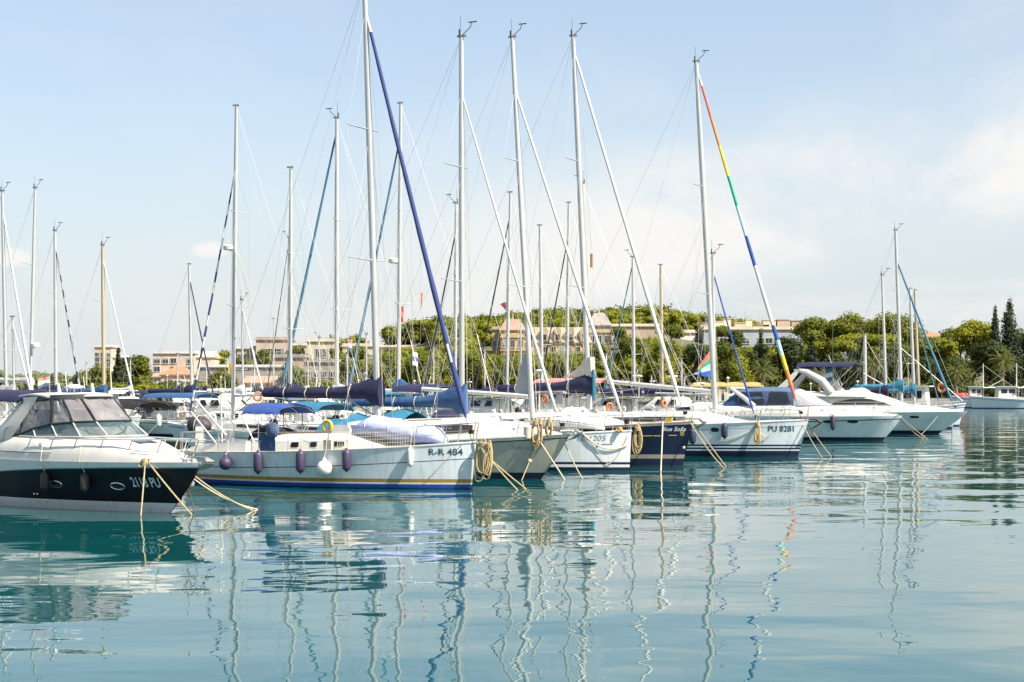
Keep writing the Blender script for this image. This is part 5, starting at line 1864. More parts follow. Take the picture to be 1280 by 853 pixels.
def tree(name, label, px, ytop, wpx, D, kind, lm, ground=1.4, n=1500, size=.3, seed=0, group='trees along the far shore', cat='tree'):
    rg = random.Random(seed)
    p = at(px, HY, D)
    h = CH + (HY - ytop) * D / F - ground
    w = wpx * D / F
    root = empty(name, (p.x, p.y, ground))
    tag(root, label, cat, group)
    bl = tree_blobs(kind, h, w, rg)
    b = MB()
    lean = rg.uniform(-.3, .3)
    tr = max(.12, h * .022)
    b.tube([(0, 0, -.3), (lean * .3, 0, h * .3), (lean, lean * .5, h * .62), (lean * .8, lean, h * .82)], [tr * 1.3, tr, tr * .75, tr * .3], 8)
    if kind in ('pine', 'umbrella', 'broad'):
        for c, rad in bl[:7]:
            b.tube([(lean * .6, 0, h * rg.uniform(.35, .55)), (c[0] * .5 + lean * .4, c[1] * .5, c[2] * .8), c], [tr * .5, tr * .35, tr * .12], 5)
    b.build('trunk', BARK, root)
    b = MB()
    core(b, bl, rg)
    leaves(b, bl, n, size, rg)
    b.build('crown', lm, root, 0)
    return root


def palm(label, px, ytop, D, ground=1.4, seed=0, spread=2.6):
    rg = random.Random(seed)
    p = at(px, HY, D)
    h = CH + (HY - ytop) * D / F - ground - spread * .45
    root = empty('palm_tree', (p.x, p.y, ground))
    tag(root, label, 'palm', 'palms on the promenade')
    pts = [(0.1 * math.sin(i), 0, -.2 + (h + .2) * i / 8) for i in range(9)]
    MB().tube(pts, [.34, .3, .27, .28, .26, .27, .26, .28, .36], 9).build('trunk', PALMTRUNK, root)
    b = MB()
    for i in range(38):
        a = i * 2.4 + rg.uniform(-.2, .2)
        el = lerp(1.25, -.5, (i / 37) ** .9) + rg.uniform(-.12, .12)
        ln = spread * rg.uniform(.85, 1.15)
        q = Vector((0, 0, h))
        d = Vector((math.cos(a) * math.cos(el), math.sin(a) * math.cos(el), math.sin(el)))
        prev = None
        for k in range(9):
            t = k / 8
            side = Vector((-math.sin(a), math.cos(a), 0))
            wd = .5 * math.sin(math.pi * (0.12 + .83 * t)) * spread / 2.6
            if prev is not None and k > 1:
                up = side.cross(d)
                for sd in (-1, 1):
                    for sub in (0, .5):
                        r0 = prev.lerp(q, sub)
                        tipp = r0 + side * sd * wd + d * .25 - Vector((0, 0, .22 * wd + .1))
                        b.add([r0, r0 + d * .11, tipp], [(0, 1, 2)])
            if prev is not None:
                b.add([prev - side * .03, prev + side * .03, q + side * .03, q - side * .03], [(0, 1, 2, 3)])
            prev = q.copy()
            q = q + d * (ln / 8)
            d = (d + Vector((0, 0, -.17))).normalized()
    b.ell((0, 0, h - .1), (.5, .5, .6), 9, 6)
    b.build('crown', L_PALM, root, 0)
    return root


GLASSW = mat('far_window', (0.03, 0.035, 0.045), .15, var=.2)
FRAME = mat('window_frame', (0.55, 0.52, 0.46), .6, var=.1)
SHUT = mat('shutter', (0.20, 0.24, 0.22), .7, var=.2)


def stone(name, c, var=.22):
    return mat(name, c, .9, var=var, vs=.35, bump=.03, bs=3)


S_OCHRE = stone('ochre_render', (0.50, 0.33, 0.13))
S_SAND = stone('sandstone', (0.42, 0.34, 0.235), .3)
S_GREY = stone('grey_stone', (0.30, 0.27, 0.235), .3)
S_CREAM = stone('cream_render', (0.58, 0.50, 0.37))
S_PALE = stone('pale_render', (0.52, 0.50, 0.48))
S_BLUE = stone('pale_blue_render', (0.36, 0.38, 0.41))
S_YELL = stone('yellow_render', (0.62, 0.46, 0.20))
S_BROWN = stone('brown_render', (0.40, 0.31, 0.235))
S_PEACH = stone('peach_render', (0.54, 0.42, 0.33))
S_WHITE = stone('white_render', (0.68, 0.66, 0.62))
ROOF_OR = mat('orange_tiles', (0.40, 0.19, 0.10), .85, var=.25, vs=1.5, bump=.05, bs=3, stretch=(3, .5, 1))
ROOF_GR = mat('grey_roof', (0.33, 0.30, 0.28), .85, var=.2, vs=.8)
ROOF_PK = mat('pink_roof', (0.38, 0.26, 0.19), .85, var=.2, vs=.8)


def wmesh(w, h, shutters=False):
    b = MB()
    b.box((0, -.02, 0), (w, .08, h), 1)
    t = .09
    for x in (-w / 2, w / 2):
        b.box((x, -.05, 0), (t, .16, h + t * 2), 0)
    b.box((0, -.05, h / 2), (w, .16, t * 1.2), 0)
    b.box((0, -.08, -h / 2), (w + .25, .24, t * 1.2), 0)
    b.box((0, -.05, 0), (.06, .10, h), 0)
    if shutters:
        for x in (-w * .78, w * .78):
            b.box((x, -.06, 0), (w * .5, .06, h), 2)
    return b


def building(name, label, px0, px1, ytop, D, depth, wall, roof='flat', rmat=None, rows=(), ww=1.0, wh=1.5, cols=6, ground=0.0, yaw=0.0, roofh=2.0, shutters=False, extra=None, cat='building', group='buildings beyond the harbour', parapet=.5, eave=.35, side_cols=0, skip=0.0, ybase=None):
    A, B = at(px0, HY, D), at(px1, HY, D)
    W = B.x - A.x
    if yaw:
        W = W / (math.cos(yaw) + 0.0)
    h = CH + (HY - ytop) * D / F - ground
    root = empty(name, (A.x, D, ground), yaw)
    tag(root, label, cat, group)
    wl_ = MB()
    if roof in ('flat',):
        wl_.box((W / 2, depth / 2, h / 2 - 2), (W, depth, h + 4))
        wl_.build('wall', wall, root, 20)
        b = MB()
        b.box((W / 2, depth / 2, h + .06), (W + eave * 2, depth + eave * 2, .24))
        for c, d in (((W / 2, 0, h + .18 + parapet / 2), (W, .2, parapet)), ((W / 2, depth, h + .18 + parapet / 2), (W, .2, parapet)), ((.1, depth / 2, h + .18 + parapet / 2), (.2, depth - .2, parapet)), ((W - .1, depth / 2, h + .18 + parapet / 2), (.2, depth - .2, parapet))):
            b.box(c, d)
        b.build('roof', rmat or S_PALE, root, 20)
    else:
        hw = h - roofh
        wl_.box((W / 2, depth / 2, hw / 2 - 2), (W, depth, hw + 4))
        wl_.build('wall', wall, root, 20)
        e = eave
        lo = [(-e, -e, hw + .01), (W + e, -e, hw + .01), (W + e, depth + e, hw + .01), (-e, depth + e, hw + .01)]
        if roof == 'hip':
            k = min(W, depth) / 2 * .96
            hi = [(k, depth / 2 - .05, h), (W - k, depth / 2 - .05, h), (W - k, depth / 2 + .05, h), (k, depth / 2 + .05, h)]
        elif roof == 'gable':
            hi = [(-e, depth / 2 - .05, h), (W + e, depth / 2 - .05, h), (W + e, depth / 2 + .05, h), (-e, depth / 2 + .05, h)]
        else:  # mansard
            k = roofh * .45
            hi = [(k, k, h), (W - k, k, h), (W - k, depth - k, h), (k, depth - k, h)]
        b = MB().hexa(lo, hi)
        b.box((W / 2, depth / 2, hw - .12), (W + e * 1.6, depth + e * 1.6, .22))
        b.build('roof', rmat or ROOF_OR, root, 20)
    if rows:
        first = None
        rg = random.Random(int(px0))
        for zz in rows:
            for i in range(cols):
                if rg.random() < skip:
                    continue
                kind = rg.choice((0, 0, 1, 2))
                if first is None:
                    first = {}
                if kind not in first:
                    wb_ = wmesh(ww, wh, shutters or kind == 1)
                    if kind == 2:
                        q_ = rg.uniform(.35, .7)
                        wb_.box((0, -.09, wh * (1 - q_) / 2), (ww * 1.02, .05, wh * q_), 2)
                    o = first[kind] = wb_.build('window', [FRAME, GLASSW, SHUT], root, 0)
                else:
                    o = first[kind].copy()
                    COL.objects.link(o)
                    o.parent = root
                o.location = (W * (i + .5) / cols, 0, h * zz if zz <= 1 else zz)
            for i in range(side_cols):
                o = list(first.values())[0].copy()
                COL.objects.link(o)
                o.parent = root
                o.location = (W, depth * (i + .5) / side_cols, h * zz)
                o.rotation_euler = (0, 0, R(90))
    if extra:
        extra(root, W, depth, h)
    return root


def part(b, name, m, root, s=20):
    return b.build(name, m, root, s)
WA, WB, WC = .055, .011, .0022
SUNX, SUNY, SUNE, SUNP = .84, -.54, 48, 4.8
SKYS, EXPO = .09, 1.03
HAZEC = (4.0, 4.3, 4.5, 1)
CLOUDC = (5.35, 5.2, 5.05, 1)


# ================================================================== build: near row
build_cruiser_left()
A1, HA1 = build_a1()
build_a2()
build_a3()
build_a4()
build_a5()
build_a6()
build_a7()

# ================================================================== build: rows behind
sb = striped(M['sail_navy'], M['canvas_white'])
sb2 = striped(M['sail_dark'], M['canvas_grey'], 20)
rowb, HB = gsail('pale hulled sloop with radar dome and blue white striped furled sail leaning left', 291, 296, 128, 82, True, 235, 205, sb, r=.12, hull='hull_pale', cover=None, boomlen=3.6, radar=.55, lines=2, hood=None, boomz=2.7)
gsail('sloop with a plain thin headstay, second mast right of the radar dome mast', 363, 363.5, 205, 80, True, 318, 215, None, r=.1, cover='canvas_navy', boomlen=3.6, lines=2)
gsail('sloop with blue furled sail sloping left, mast just left of the navy furled genoa', 421, 421, 143, 84, True, 343, 158, 'sail_teal', r=.125, cover='canvas_grey', boomlen=4.0, lines=2, furlr=.1, hull='hull_white')
gsail('sloop with radar dome whose blue furled sail crosses behind the pale sloop mast', 498, 501, 125, 88, True, 428, 165, 'sail_teal', r=.12, cover='canvas_blue', boomlen=3.4, coverh=.9, radar=.5, lines=2, furlr=.095, hood='canvas_navy')
gsail('sloop hidden behind the blue sail cover, dark furled sail sloping left', 569, 570, 250, 94, True, 522, 285, 'sail_dark', r=.1, cover='canvas_navy', boomlen=3.8)
gsail('sloop with a red masthead burgee and dark furled sail before the ochre palace', 633, 638, 237, 100, True, 586, 265, 'sail_dark', r=.11, cover='canvas_grey', boomlen=3.6, hood='canvas_navy')
gsail('shorter grey masted sloop standing before the palace dormers', 678, 675, 278, 104, True, 640, None, None, r=.12, cover='canvas_navy', boomlen=3.6)
gsail('sloop with dark furled sail just left of the navy sloop mast', 708, 711, 250, 108, True, 668, 290, 'sail_dark', r=.11, cover='canvas_navy', boomlen=3.6)
gsail('slim masted sloop directly behind the navy sloop mast', 734, 729, 225, 112, True, 692, None, None, r=.1, cover='canvas_navy', boomlen=3.8)
gsail('sloop with teal furled sail standing before the sunlit right part of the hill', 793, 791, 318, 118, True, 750, 325, 'sail_teal', r=.12, cover='canvas_navy', boomlen=4, hood='canvas_navy')
gsail('short bare mast sloop between the white furled genoa and the rainbow sail mast', 828, 826, 328, 123, True, 792, None, None, r=.13, cover='canvas_black', boomlen=3.8, mm='alu_warm')
gsail('sloop with bright blue furled sail behind the rainbow sail sloop mast', 893, 891, 313, 94, False, 945, 335, 'sail_blue', r=.11, cover=None, boomlen=3.2, mm='alu', heading=-23)
gsail('tallest masted sloop at the right end with teal furled sail and teal cover', 1127, 1120, 285, 132, False, 1194, 322, 'sail_teal', r=.14, cover='canvas_teal', boomlen=3.4, coverh=.75, heading=-22, furlr=.13, boomz=3.0)
gsail('slim masted sloop left of the teal covered sloop', 1108, 1103, 341, 128, False, 1152, 360, None, r=.11, cover='canvas_navy', boomlen=3, heading=-22)
gsail('sloop with dark teal sail bundle and second teal stay at the right end', 1143, 1138, 358, 139, False, 1176, 366, 'sail_teal', r=.13, cover='canvas_teal', boomlen=2.6, coverh=.8, heading=-22, furlr=.06)
gsail('ochre masted sloop just right of the teal stays', 1149, 1144, 360, 146, False, None, None, None, r=.13, cover='canvas_navy', boomlen=3, heading=-22, mm='alu_warm')
gsail('short stump masted boat behind the navy flybridge bimini', 1081.5, 1081, 416, 152, False, None, None, None, r=.18, cover='canvas_navy', boomlen=2.6, heading=-22, spr=(.6,))
gsail('sloop at the left edge with white furled sail sloping right', 8, 2, 235, 101, False, 46, 258, 'sail_white', r=.12, cover='canvas_grey', boomlen=3.8, furlr=.1)
gsail('grey masted sloop at the left edge leaning right at its top', 37, 45, 232, 105, False, None, None, None, r=.11, cover='canvas_grey', boomlen=4.6, coverh=.3, boomz=3.4, radar=.3)
gsail('sloop with dark striped furled sail, third mast from the left edge', 70, 68.5, 285, 108, False, 106, 300, sb2, r=.13, cover='canvas_navy', boomlen=3.6, furlr=.085)
gsail('ochre masted sloop with white furled sail before the tower block', 130, 128, 303, 110, False, 173, 318, 'sail_white', r=.14, cover='canvas_blue', boomlen=3.5, mm='alu_warm', furlr=.08)
gsail('sloop with thin dark furled sail before the pale apartment block', 240, 236, 327, 118, False, 272, 343, 'sail_dark', r=.12, cover='canvas_navy', boomlen=3.6, hood='canvas_navy')
gsail('thin mast sloop close behind the plain headstay mast', 361, 361, 294, 136, True, 330, 300, 'canvas_grey' if False else 'sail_dark', r=.1, cover='canvas_navy', boomlen=3.6, furlr=.05)
gsail('small sloop with white furled sail before the stone warehouse', 304, 302, 372, 122, False, 336, 380, 'sail_white', r=.08, cover='canvas_white', boomlen=3, furlr=.09)
gsail('small masted sloop with white furled sail just above the hardtop of the black cruiser', 18, 15, 392, 92, False, 49, 400, 'sail_white', r=.07, cover='canvas_grey', boomlen=2.6, furlr=.075)
gsail('distant sloop with a thin pale mast before the terraced roofs', 400, 399, 420, 165, True, None, None, None, r=.09, cover='canvas_navy', boomlen=3)
gsail('distant sloop before the pine slope left of the blue furled sail', 458, 458, 416, 160, True, None, None, None, r=.09, cover='canvas_blue', boomlen=3)
gsail('distant sloop with a thin mast between two palace pavilions', 651, 651, 400, 168, True, None, None, None, r=.09, cover='canvas_navy', boomlen=3)

# motor craft seen through the gap and over the decks
gmotor('small cruiser with a black bimini behind the hardtop of the black cruiser', 104, 62, 7.5, 154, canopy=None, bim='canvas_black', style='open', cab=(.3, .5))
bc, HBC = gmotor('white cruiser with a blue cover and hanging white fenders behind the bow rail', 198, 112, 9.0, 154, hull='hull_pale', bim='canvas_blue', style='open', cab=(.34, .5))
for i, x in enumerate((1.9, .4, -1.3)):
    fender(bc, HBC, 0, 1.0, 'cyl', M['fender_white'], ('white fender nearest the bow of the blue covered cruiser', 'middle white fender of the blue covered cruiser', 'white fender nearest the stern of the blue covered cruiser')[i], 'fenders on the blue covered cruiser', ln=.7, r=.17, x=x, sd=1)
gmotor('white launch with orange life ring left of the blue covered cruiser', 160, 116, 8.0, -26, hull='hull_white', style='cabin', cab=(.35, .6), chh=.9)
gmotor('white cabin cruiser with light mast just behind the white furled sail', 152, 132, 9.0, -26, style='cabin', cab=(.3, .65), chh=1.2, mast=2.5, bim=None)
gmotor('white cruiser with long dark windows behind the brown covered bundle', 292, 92, 8.5, 154, style='cabin', cab=(.3, .65), chh=.7)
gmotor('low white cruiser beyond the far pontoon near the striped furled sail', 216, 160, 10, -20, style='cabin', chh=1.1, bim='canvas_navy')
k = 0
for px, D, hd, hl, st, bm, lb in (
        (335, 128, -26, 'hull_white', 'open', 'canvas_white', 'small open launch with a white bimini behind the stern poles of the pale sloop'),
        (300, 140, 154, 'hull_white', 'cabin', None, 'white cabin boat beyond the radar dome sloop'),
        (262, 150, -26, 'hull_white', 'open', 'canvas_sand', 'open launch with a sand bimini under the striped sail'),
        (352, 150, 154, 'hull_pale', 'cabin', None, 'pale cabin boat beyond the navy boom cover'),
        (400, 120, -26, 'hull_white', 'cabin', 'canvas_royal', 'white cabin boat with a royal blue bimini beyond the pale sloop cockpit'),
        (120, 150, -20, 'hull_white', 'cabin', None, 'white cabin boat below the tower block'),
        (180, 190, -20, 'hull_white', 'open', 'canvas_teal', 'far launch with a teal bimini below the orange roofed house'),
        (245, 200, 170, 'hull_white', 'cabin', None, 'far white cabin boat below the stone warehouse'),
        (318, 200, 170, 'hull_white', 'cabin', 'canvas_white', 'far white cabin boat with a white bimini below the peach sheds'),
        (372, 190, -20, 'hull_white', 'open', 'canvas_navy', 'far launch with a navy bimini below the terraced roofs'),
        (610, 118, 154, 'hull_white', 'cabin', 'canvas_teal', 'white cabin boat with a teal bimini beyond the bare grey boom'),
        (690, 126, 154, 'hull_white', 'cabin', 'red_pale', 'cabin boat under a faded red awning beyond the navy boom cover'),
        (770, 130, 154, 'hull_white', 'cabin', 'canvas_navy', 'cabin boat with a navy bimini beyond the navy sloop mast'),
        (838, 128, 154, 'hull_white', 'cabin', None, 'white cabin boat left of the rainbow sail sloop mast'),
        (930, 150, -22, 'hull_white', 'cabin', None, 'white cabin boat before the low yellow house'),
        (1010, 160, -22, 'hull_white', 'open', 'canvas_white', 'open launch with a white bimini behind the slate canopy cruiser')):
    gmotor(lb, px, D, 8.5 + (k % 3), hd, hull=hl, style=st, bim=bm, chh=(2.0 if bm == 'red_pale' else 1.1 + .1 * (k % 3)), mast=(1.5 if k % 4 == 1 else 0))
    k += 1

for px, yt, D, lf, lb in (
        (108, 452, 190, False, 'far bare mast left of the tower block'),
        (163, 447, 200, False, 'far bare mast before the pointed conifer'),
        (222, 440, 185, True, 'far bare mast before the pink apartment block'),
        (258, 452, 210, False, 'far bare mast before the cream gabled block'),
        (318, 436, 180, True, 'far bare mast before the peach sheds'),
        (342, 396, 170, True, 'far thin mast left of the plain headstay mast'),
        (385, 448, 200, False, 'far bare mast before the narrow grey brown block'),
        (434, 440, 190, True, 'far bare mast behind the limp ensign'),
        (542, 430, 180, True, 'far bare mast in the rigging between the two blue stays'),
        (606, 436, 190, True, 'far bare mast before the left palace corner'),
        (758, 440, 170, True, 'far bare mast below the fort wall'),
        (852, 446, 170, False, 'far bare mast left of the triangular pennant')):
    gsail(lb, px, px, yt, D, lf, None, None, None, r=.085, cover=('canvas_navy', 'canvas_white', 'canvas_blue')[int(px) % 3], boomlen=2.8, lines=1, spr=(.6,), group='distant masts beyond the far pontoon')
k = 3
for px, D, hd, st, bm, lb in (
        (178, 128, 154, 'cabin', None, 'white cabin boat between the white launch and the blue covered cruiser'),
        (228, 136, 154, 'open', 'canvas_navy', 'open boat with a navy bimini beyond the blue covered cruiser'),
        (276, 118, -26, 'cabin', None, 'white cabin boat left of the radar dome mast foot'),
        (330, 108, 154, 'cabin', 'canvas_sand', 'white cabin boat with a sand bimini right of the radar dome mast foot'),
        (378, 104, 154, 'open', None, 'open white boat below the navy boom cover tip'),
        (140, 175, 160, 'open', 'canvas_white', 'far open launch with a white bimini at the left shore'),
        (206, 215, 170, 'cabin', None, 'far white cabin boat before the navy screen fence'),
        (292, 178, -20, 'open', 'canvas_royal', 'far launch with a royal blue bimini before the warehouse'),
        (445, 150, 154, 'cabin', 'canvas_white', 'white cabin boat beyond the pale sloop mast'),
        (640, 140, 154, 'cabin', None, 'white cabin boat before the yellow green tree below the palace'),
        (800, 145, 154, 'open', 'canvas_teal', 'open launch with a teal bimini below the fort wall'),
        (985, 175, -22, 'cabin', None, 'white cabin boat behind the slate canopy')):
    gmotor(lb, px, D, 7.5 + (k % 3), hd, hull=('hull_white', 'hull_pale')[k % 2], stripe=('stripe_navy', 'stripe_blue', 'stripe_tan')[k % 3], style=st, bim=bm, chh=1.0 + .12 * (k % 3), mast=(1.8 if k % 3 == 1 else 0))
    k += 1
# wheelhouse boat with red ring, and the fishing boats at the far quay
wb = fishing('white wheelhouse boat with a teal awning at the end of the near row', 1131, 141, 9.5, -22, house=(.3, .52), awn=True)
for ch in wb.children:
    if ch.name.startswith('awning'):
        ch.data.materials.clear()
        ch.data.materials.append(M['canvas_teal'])
wb['group'] = 'moored motor yachts'
ring_buoy(at(1177, 485, 139), .26, wb.rotation_euler.z, M['orange'], 'orange life ring on the wheelhouse boat with the teal awning', False)
bb = MB()
rings = []
for i in range(11):
    t = i / 10
    e = (1 - abs(2 * t - 1) ** 3) ** .5
    rings.append([(lerp(-1.5, 1.5, t), .7 * max(.2, e) * math.cos(2 * math.pi * q / 12), .45 * max(.3, e) * math.sin(2 * math.pi * q / 12)) for q in range(12)])
o = MB().loft(rings).build('dinghy', M['red'], None, 60)
o.location = (at(1203, 490, 268.5).x, 268.6, 1.75)
o.rotation_euler = (0, 0, .1)
tag(o, 'red dinghy on the quay edge between the yachts and the fishing boats', 'dinghy')
MB().tube([rings[5][q] for q in range(12)], .03, 5).build('strap', M['canvas_white'], o)
fishing('white fishing boat with a flat awning at the far quay, nearer the yachts', 1234, 262, 11, 172, house=(.25, .42))
fishing('white fishing boat at the far quay cut by the right edge', 1268, 255, 13, 176, house=(.3, .5))
fishing('fishing boat half hidden behind the two at the far quay', 1300, 262, 11, 174, house=(.3, .5), awn=False)

# brown covered bundle on the pale hull in the gap, fenders there
b = MB()
rings = []
for i in range(13):
    t = i / 12
    e = (1 - abs(2 * t - 1) ** 2.6) ** .6
    rings.append([(lerp(-.62, .62, t), .42 * max(.15, e) * math.cos(2 * math.pi * q / 14), .5 * max(.15, e) * (1 - .25 * t) * math.sin(2 * math.pi * q / 14) * (1 + .05 * math.sin(q * 2 + i))) for q in range(14)])
o = MB().loft(rings).build('covered_outboard', M['canvas_brown'], None, 60)
o.location = at(249, 532, 79)
o.rotation_euler = (0, .1, R(-26))
tag(o, 'dark brown covered bundle on the rail of the pale hull in the left gap', 'covered engine')
MB().tube([rings[6][q] for q in range(14)], .02, 5).build('strap', M['rope_pale'], o)

# flags and burgees aloft
flag(at(436, 424, 85), .16, .6, R(10), [M['red_pale'], M['canvas_white'], M['canvas_slate']], 'limp red white and blue ensign below the blue furled sail at the left', tri=False)
flag(at(501, 383, 88), .16, .8, R(0), [M['red'], M['orange'], M['red']], 'orange red pennant on the mast with the radar dome', tri=False)
flag(at(633, 378, 100), .4, .5, R(170), [M['red'], M['red'], M['red']], 'small red burgee before the palace mast', tri=True)
flag(at(526, 366, 88), .12, .9, R(0), [M['sail_orange'], M['red_pale'], M['sail_orange']], 'thin faded orange streamer in the rigging over the hill', tri=True)
flag(at(516, 440, 92), .3, .7, R(20), [M['canvas_white'], M['blue'], M['canvas_white']], 'blue and white cloth flag hanging on a dark stay before the hill', tri=False)
flag(at(289, 453, 81), .14, .5, R(170), [M['yellow'], M['yellow'], M['yellow']], 'small yellow flag on the radar dome mast', tri=False)
b = MB().tube([(0, 0, -.28), (0, 0, .28)], .055, 10)
o = b.build('radar_reflector', M['rust_orange'])
o.location = at(739.5, 326, 71.5)
tag(o, 'orange brown tube reflector hanging beside the navy sloop mast', 'reflector')
MB().tube([(0, 0, .5), TW(o, (0, 0, 0)) * 0 + Vector((-.35, 0, 5.5))], .006, 4).build('lanyard', M['wire'], o)
ring_buoy(at(322, 496, 100), .2, 0, M['orange'], 'faint orange life ring left of the navy boom cover', False)
ring_buoy(at(166, 520, 116), .35, 0, M['orange'], 'orange life ring at the white launch in the left gap', False)

# ================================================================== pontoons
def pontoon(name, p0, d, length, w, label):
    b = MB()
    a = math.atan2(d[1], d[0])
    root = empty(name, (p0[0], p0[1], 0), a)
    tag(root, None, None, None, 'structure')
    n = int(length / 8)
    for i in range(n):
        x = i * 8 + 4
        b.box((x, 0, .28), (7.9, w, .5), 0)
        b.box((x, 0, .555), (7.86, w - .1, .05), 1)
        for s in (-1, 1):
            b.box((x, s * (w / 2 + .05), .38), (7.9, .1, .16), 1)
    b.build('deck', [M['concrete'], M['teak']], root, 20)
    return root


pd = Vector((.42, .907))
pn = Vector((-.907, .42))
pa = Vector((-10.9, 58.6)) + pn * 1.5
pontoon('pier', pa - pd * 20, pd, 120, 2.4, '')
pb = Vector((-10.9, 58.6)) + pn * 46
pontoon('pier', pb - pd * 10, pd, 110, 2.4, '')
ped = MB()
ped.box((0, 0, .6), (.24, .24, 1.2), 0)
ped.box((0, 0, 1.24), (.3, .3, .1), 1)
for i in range(10):
    p = pa + pd * (i * 9 - 6)
    o = ped.build('service_pedestal', [M['gel'], M['canvas_blue']], None, 30) if i == 0 else COL.objects.link(o.copy()) or COL.objects[-1]
    o.location = (p.x, p.y, .58)
    tag(o, 'white service pedestal with a blue cap on the pontoon between the rows', 'pedestal', 'pedestals on the pontoon')

# ================================================================== land
YP = [(-900, 470), (170, 470), (225, 454), (262, 446), (300, 434), (345, 431), (400, 424), (440, 415), (480, 409), (520, 404), (560, 399), (600, 398), (640, 394), (680, 390), (740, 391), (800, 386), (840, 390), (880, 397), (920, 402), (960, 409), (1000, 420), (1100, 432), (1300, 432), (2000, 445)]


def ground_z(u, D):
    rz = max(0.0, CH + (HY - pw(YP, u)) * 450 / F - 1.3 - 5.5)
    return 1.3 + rz * sm((D - 295) / 155)


us = list(range(-1500, 2801, 50))
Ds = [268.2, 285, 295, 310, 325, 340, 355, 370, 385, 400, 415, 430, 450, 480, 520, 600, 800, 1200, 3000]
vs = [((u - 640) * D / F, D, ground_z(u, D)) for D in Ds for u in us]
n = len(us)
o = MB().add(vs, [(i * n + j, i * n + j + 1, (i + 1) * n + j + 1, (i + 1) * n + j) for i in range(len(Ds) - 1) for j in range(n - 1)]).build('hillside', mat('dry_earth', (0.12, 0.115, 0.05), .95, var=.35, vs=.15), None, 60)
tag(o, None, None, None, 'structure')
o = MB().box((0, 266.6, .1), (900, 3.3, 2.5)).build('quay', M['stone_quay'], None, 20)
tag(o, None, None, None, 'structure')

# woods (one mass each)
rg = random.Random(5)
rects = [(608, 770, 392, 441, 385), (760, 848, 400, 420, 392), (840, 1008, 400, 432, 405), (290, 470, 420, 474, 440), (185, 300, 436, 480, 440), (465, 530, 424, 434, 425)]
b = MB()
cnt = 0
for _ in range(5200):
    D = rg.uniform(318, 462)
    u = rg.uniform(215, 1040)
    z = ground_z(u, D)
    if z < 2.0:
        continue
    h = rg.uniform(4.2, 7.0)
    w = rg.uniform(4.5, 8) / 2
    bad = True
    for h in (h, h * .6, h * .4):
        yt = HY - (z + h - CH) / D * F
        pwid = w / D * F
        if not any(D < r[4] + 18 and u + pwid > r[0] and u - pwid < r[1] and yt < r[3] for r in rects):
            bad = False
            break
    if bad:
        continue
    x = (u - 640) * D / F
    bl = [((x + rg.uniform(-.4, .4) * w, D + rg.uniform(-.4, .4) * w, z + h * rg.uniform(.5, .8)), (w * rg.uniform(.5, .75), w * rg.uniform(.5, .75), h * rg.uniform(.18, .26))) for _ in range(3)]
    bl.append(((x, D, z + h * .35), (w * .7, w * .7, h * .35)))
    core(b, bl, rg, .62)
    leaves(b, bl, 120, .36, rg)
    cnt += 1
    if cnt > 1900:
        break
print('hill crowns', cnt, len(b.f))
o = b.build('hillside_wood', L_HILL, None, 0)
tag(o, 'sunlit pine wood covering the hill behind the harbour', 'wood', None, 'stuff')
b = MB()
for _ in range(420):
    D = rg.uniform(560, 690)
    u = rg.uniform(-500, 330)
    h = rg.uniform(5, 7.6)
    w = rg.uniform(5, 9) / 2
    x = (u - 640) * D / F
    bl = [((x + rg.uniform(-.4, .4) * w, D, 1.3 + h * rg.uniform(.35, .8)), (w * .7, w * .7, h * .25)) for _ in range(3)]
    core(b, bl, rg, .8)
    leaves(b, bl, 36, .6, rg)
o = b.build('far_wood', L_FAR, None, 0)
tag(o, 'low far line of trees across the water at the left', 'wood', None, 'stuff')

# ---- buildings
building('tower_block', 'narrow pinkish tower block rising over trees at the left', 118, 139, 434, 480, 9, S_PEACH, 'flat', S_PALE, rows=(.55, .65, .75, .85), ww=1.2, wh=1.2, cols=3)
building('apartment_block', 'low pale annex right of the tower block', 139, 152, 447, 482, 9, S_PALE, 'flat', S_PALE)
building('apartment_block', 'pale pink four storey apartment block left of the stone warehouse', 191, 243, 442, 430, 14, S_PEACH, 'flat', S_PALE, rows=(.3, .48, .66, .84), ww=1.5, wh=1.3, cols=5, side_cols=2, skip=.15)
building('apartment_block', 'cream blank gabled block right beside the pink apartment block', 243, 264, 439, 432, 12, S_CREAM, 'gable', S_CREAM, roofh=1.5)
building('house', 'peach house with an orange tiled hip roof', 201, 238, 456, 330, 7, S_PEACH, 'hip', ROOF_OR, rows=(.22, .52), ww=.8, wh=1.0, cols=4, roofh=1.9, shutters=True)
building('house', 'low annex with an orange roof left of the peach house', 192, 206, 466, 335, 6, S_PALE, 'gable', ROOF_PK, roofh=.8)
building('warehouse', 'long grey stone warehouse with a flat rim', 247, 352, 459, 345, 10, S_GREY, 'flat', S_PALE, rows=(.55,), ww=.9, wh=.9, cols=9, parapet=.3, skip=.3)
building('shed', 'left of two low peach sheds under pinkish roofs', 306, 325, 470, 300, 7, S_PEACH, 'gable', ROOF_PK, roofh=1.2)
building('shed', 'right of two low peach sheds under pinkish roofs', 326, 347, 470, 302, 7, S_PEACH, 'gable', ROOF_PK, roofh=1.2, rows=(.3,), ww=.7, wh=.7, cols=2)
building('apartment_block', 'tall brown peach block on the slope above the warehouse', 320, 361, 425, 425, 12, S_PEACH, 'flat', S_BROWN, rows=(.45, .62, .8), ww=1.1, wh=1.5, cols=5, skip=.5, shutters=True)
building('apartment_block', 'brown grey block with vertical strips left of the tall peach block', 296, 319, 436, 428, 12, S_BROWN, 'flat', S_PALE, rows=(.5, .66, .82), ww=.8, wh=1.8, cols=4)
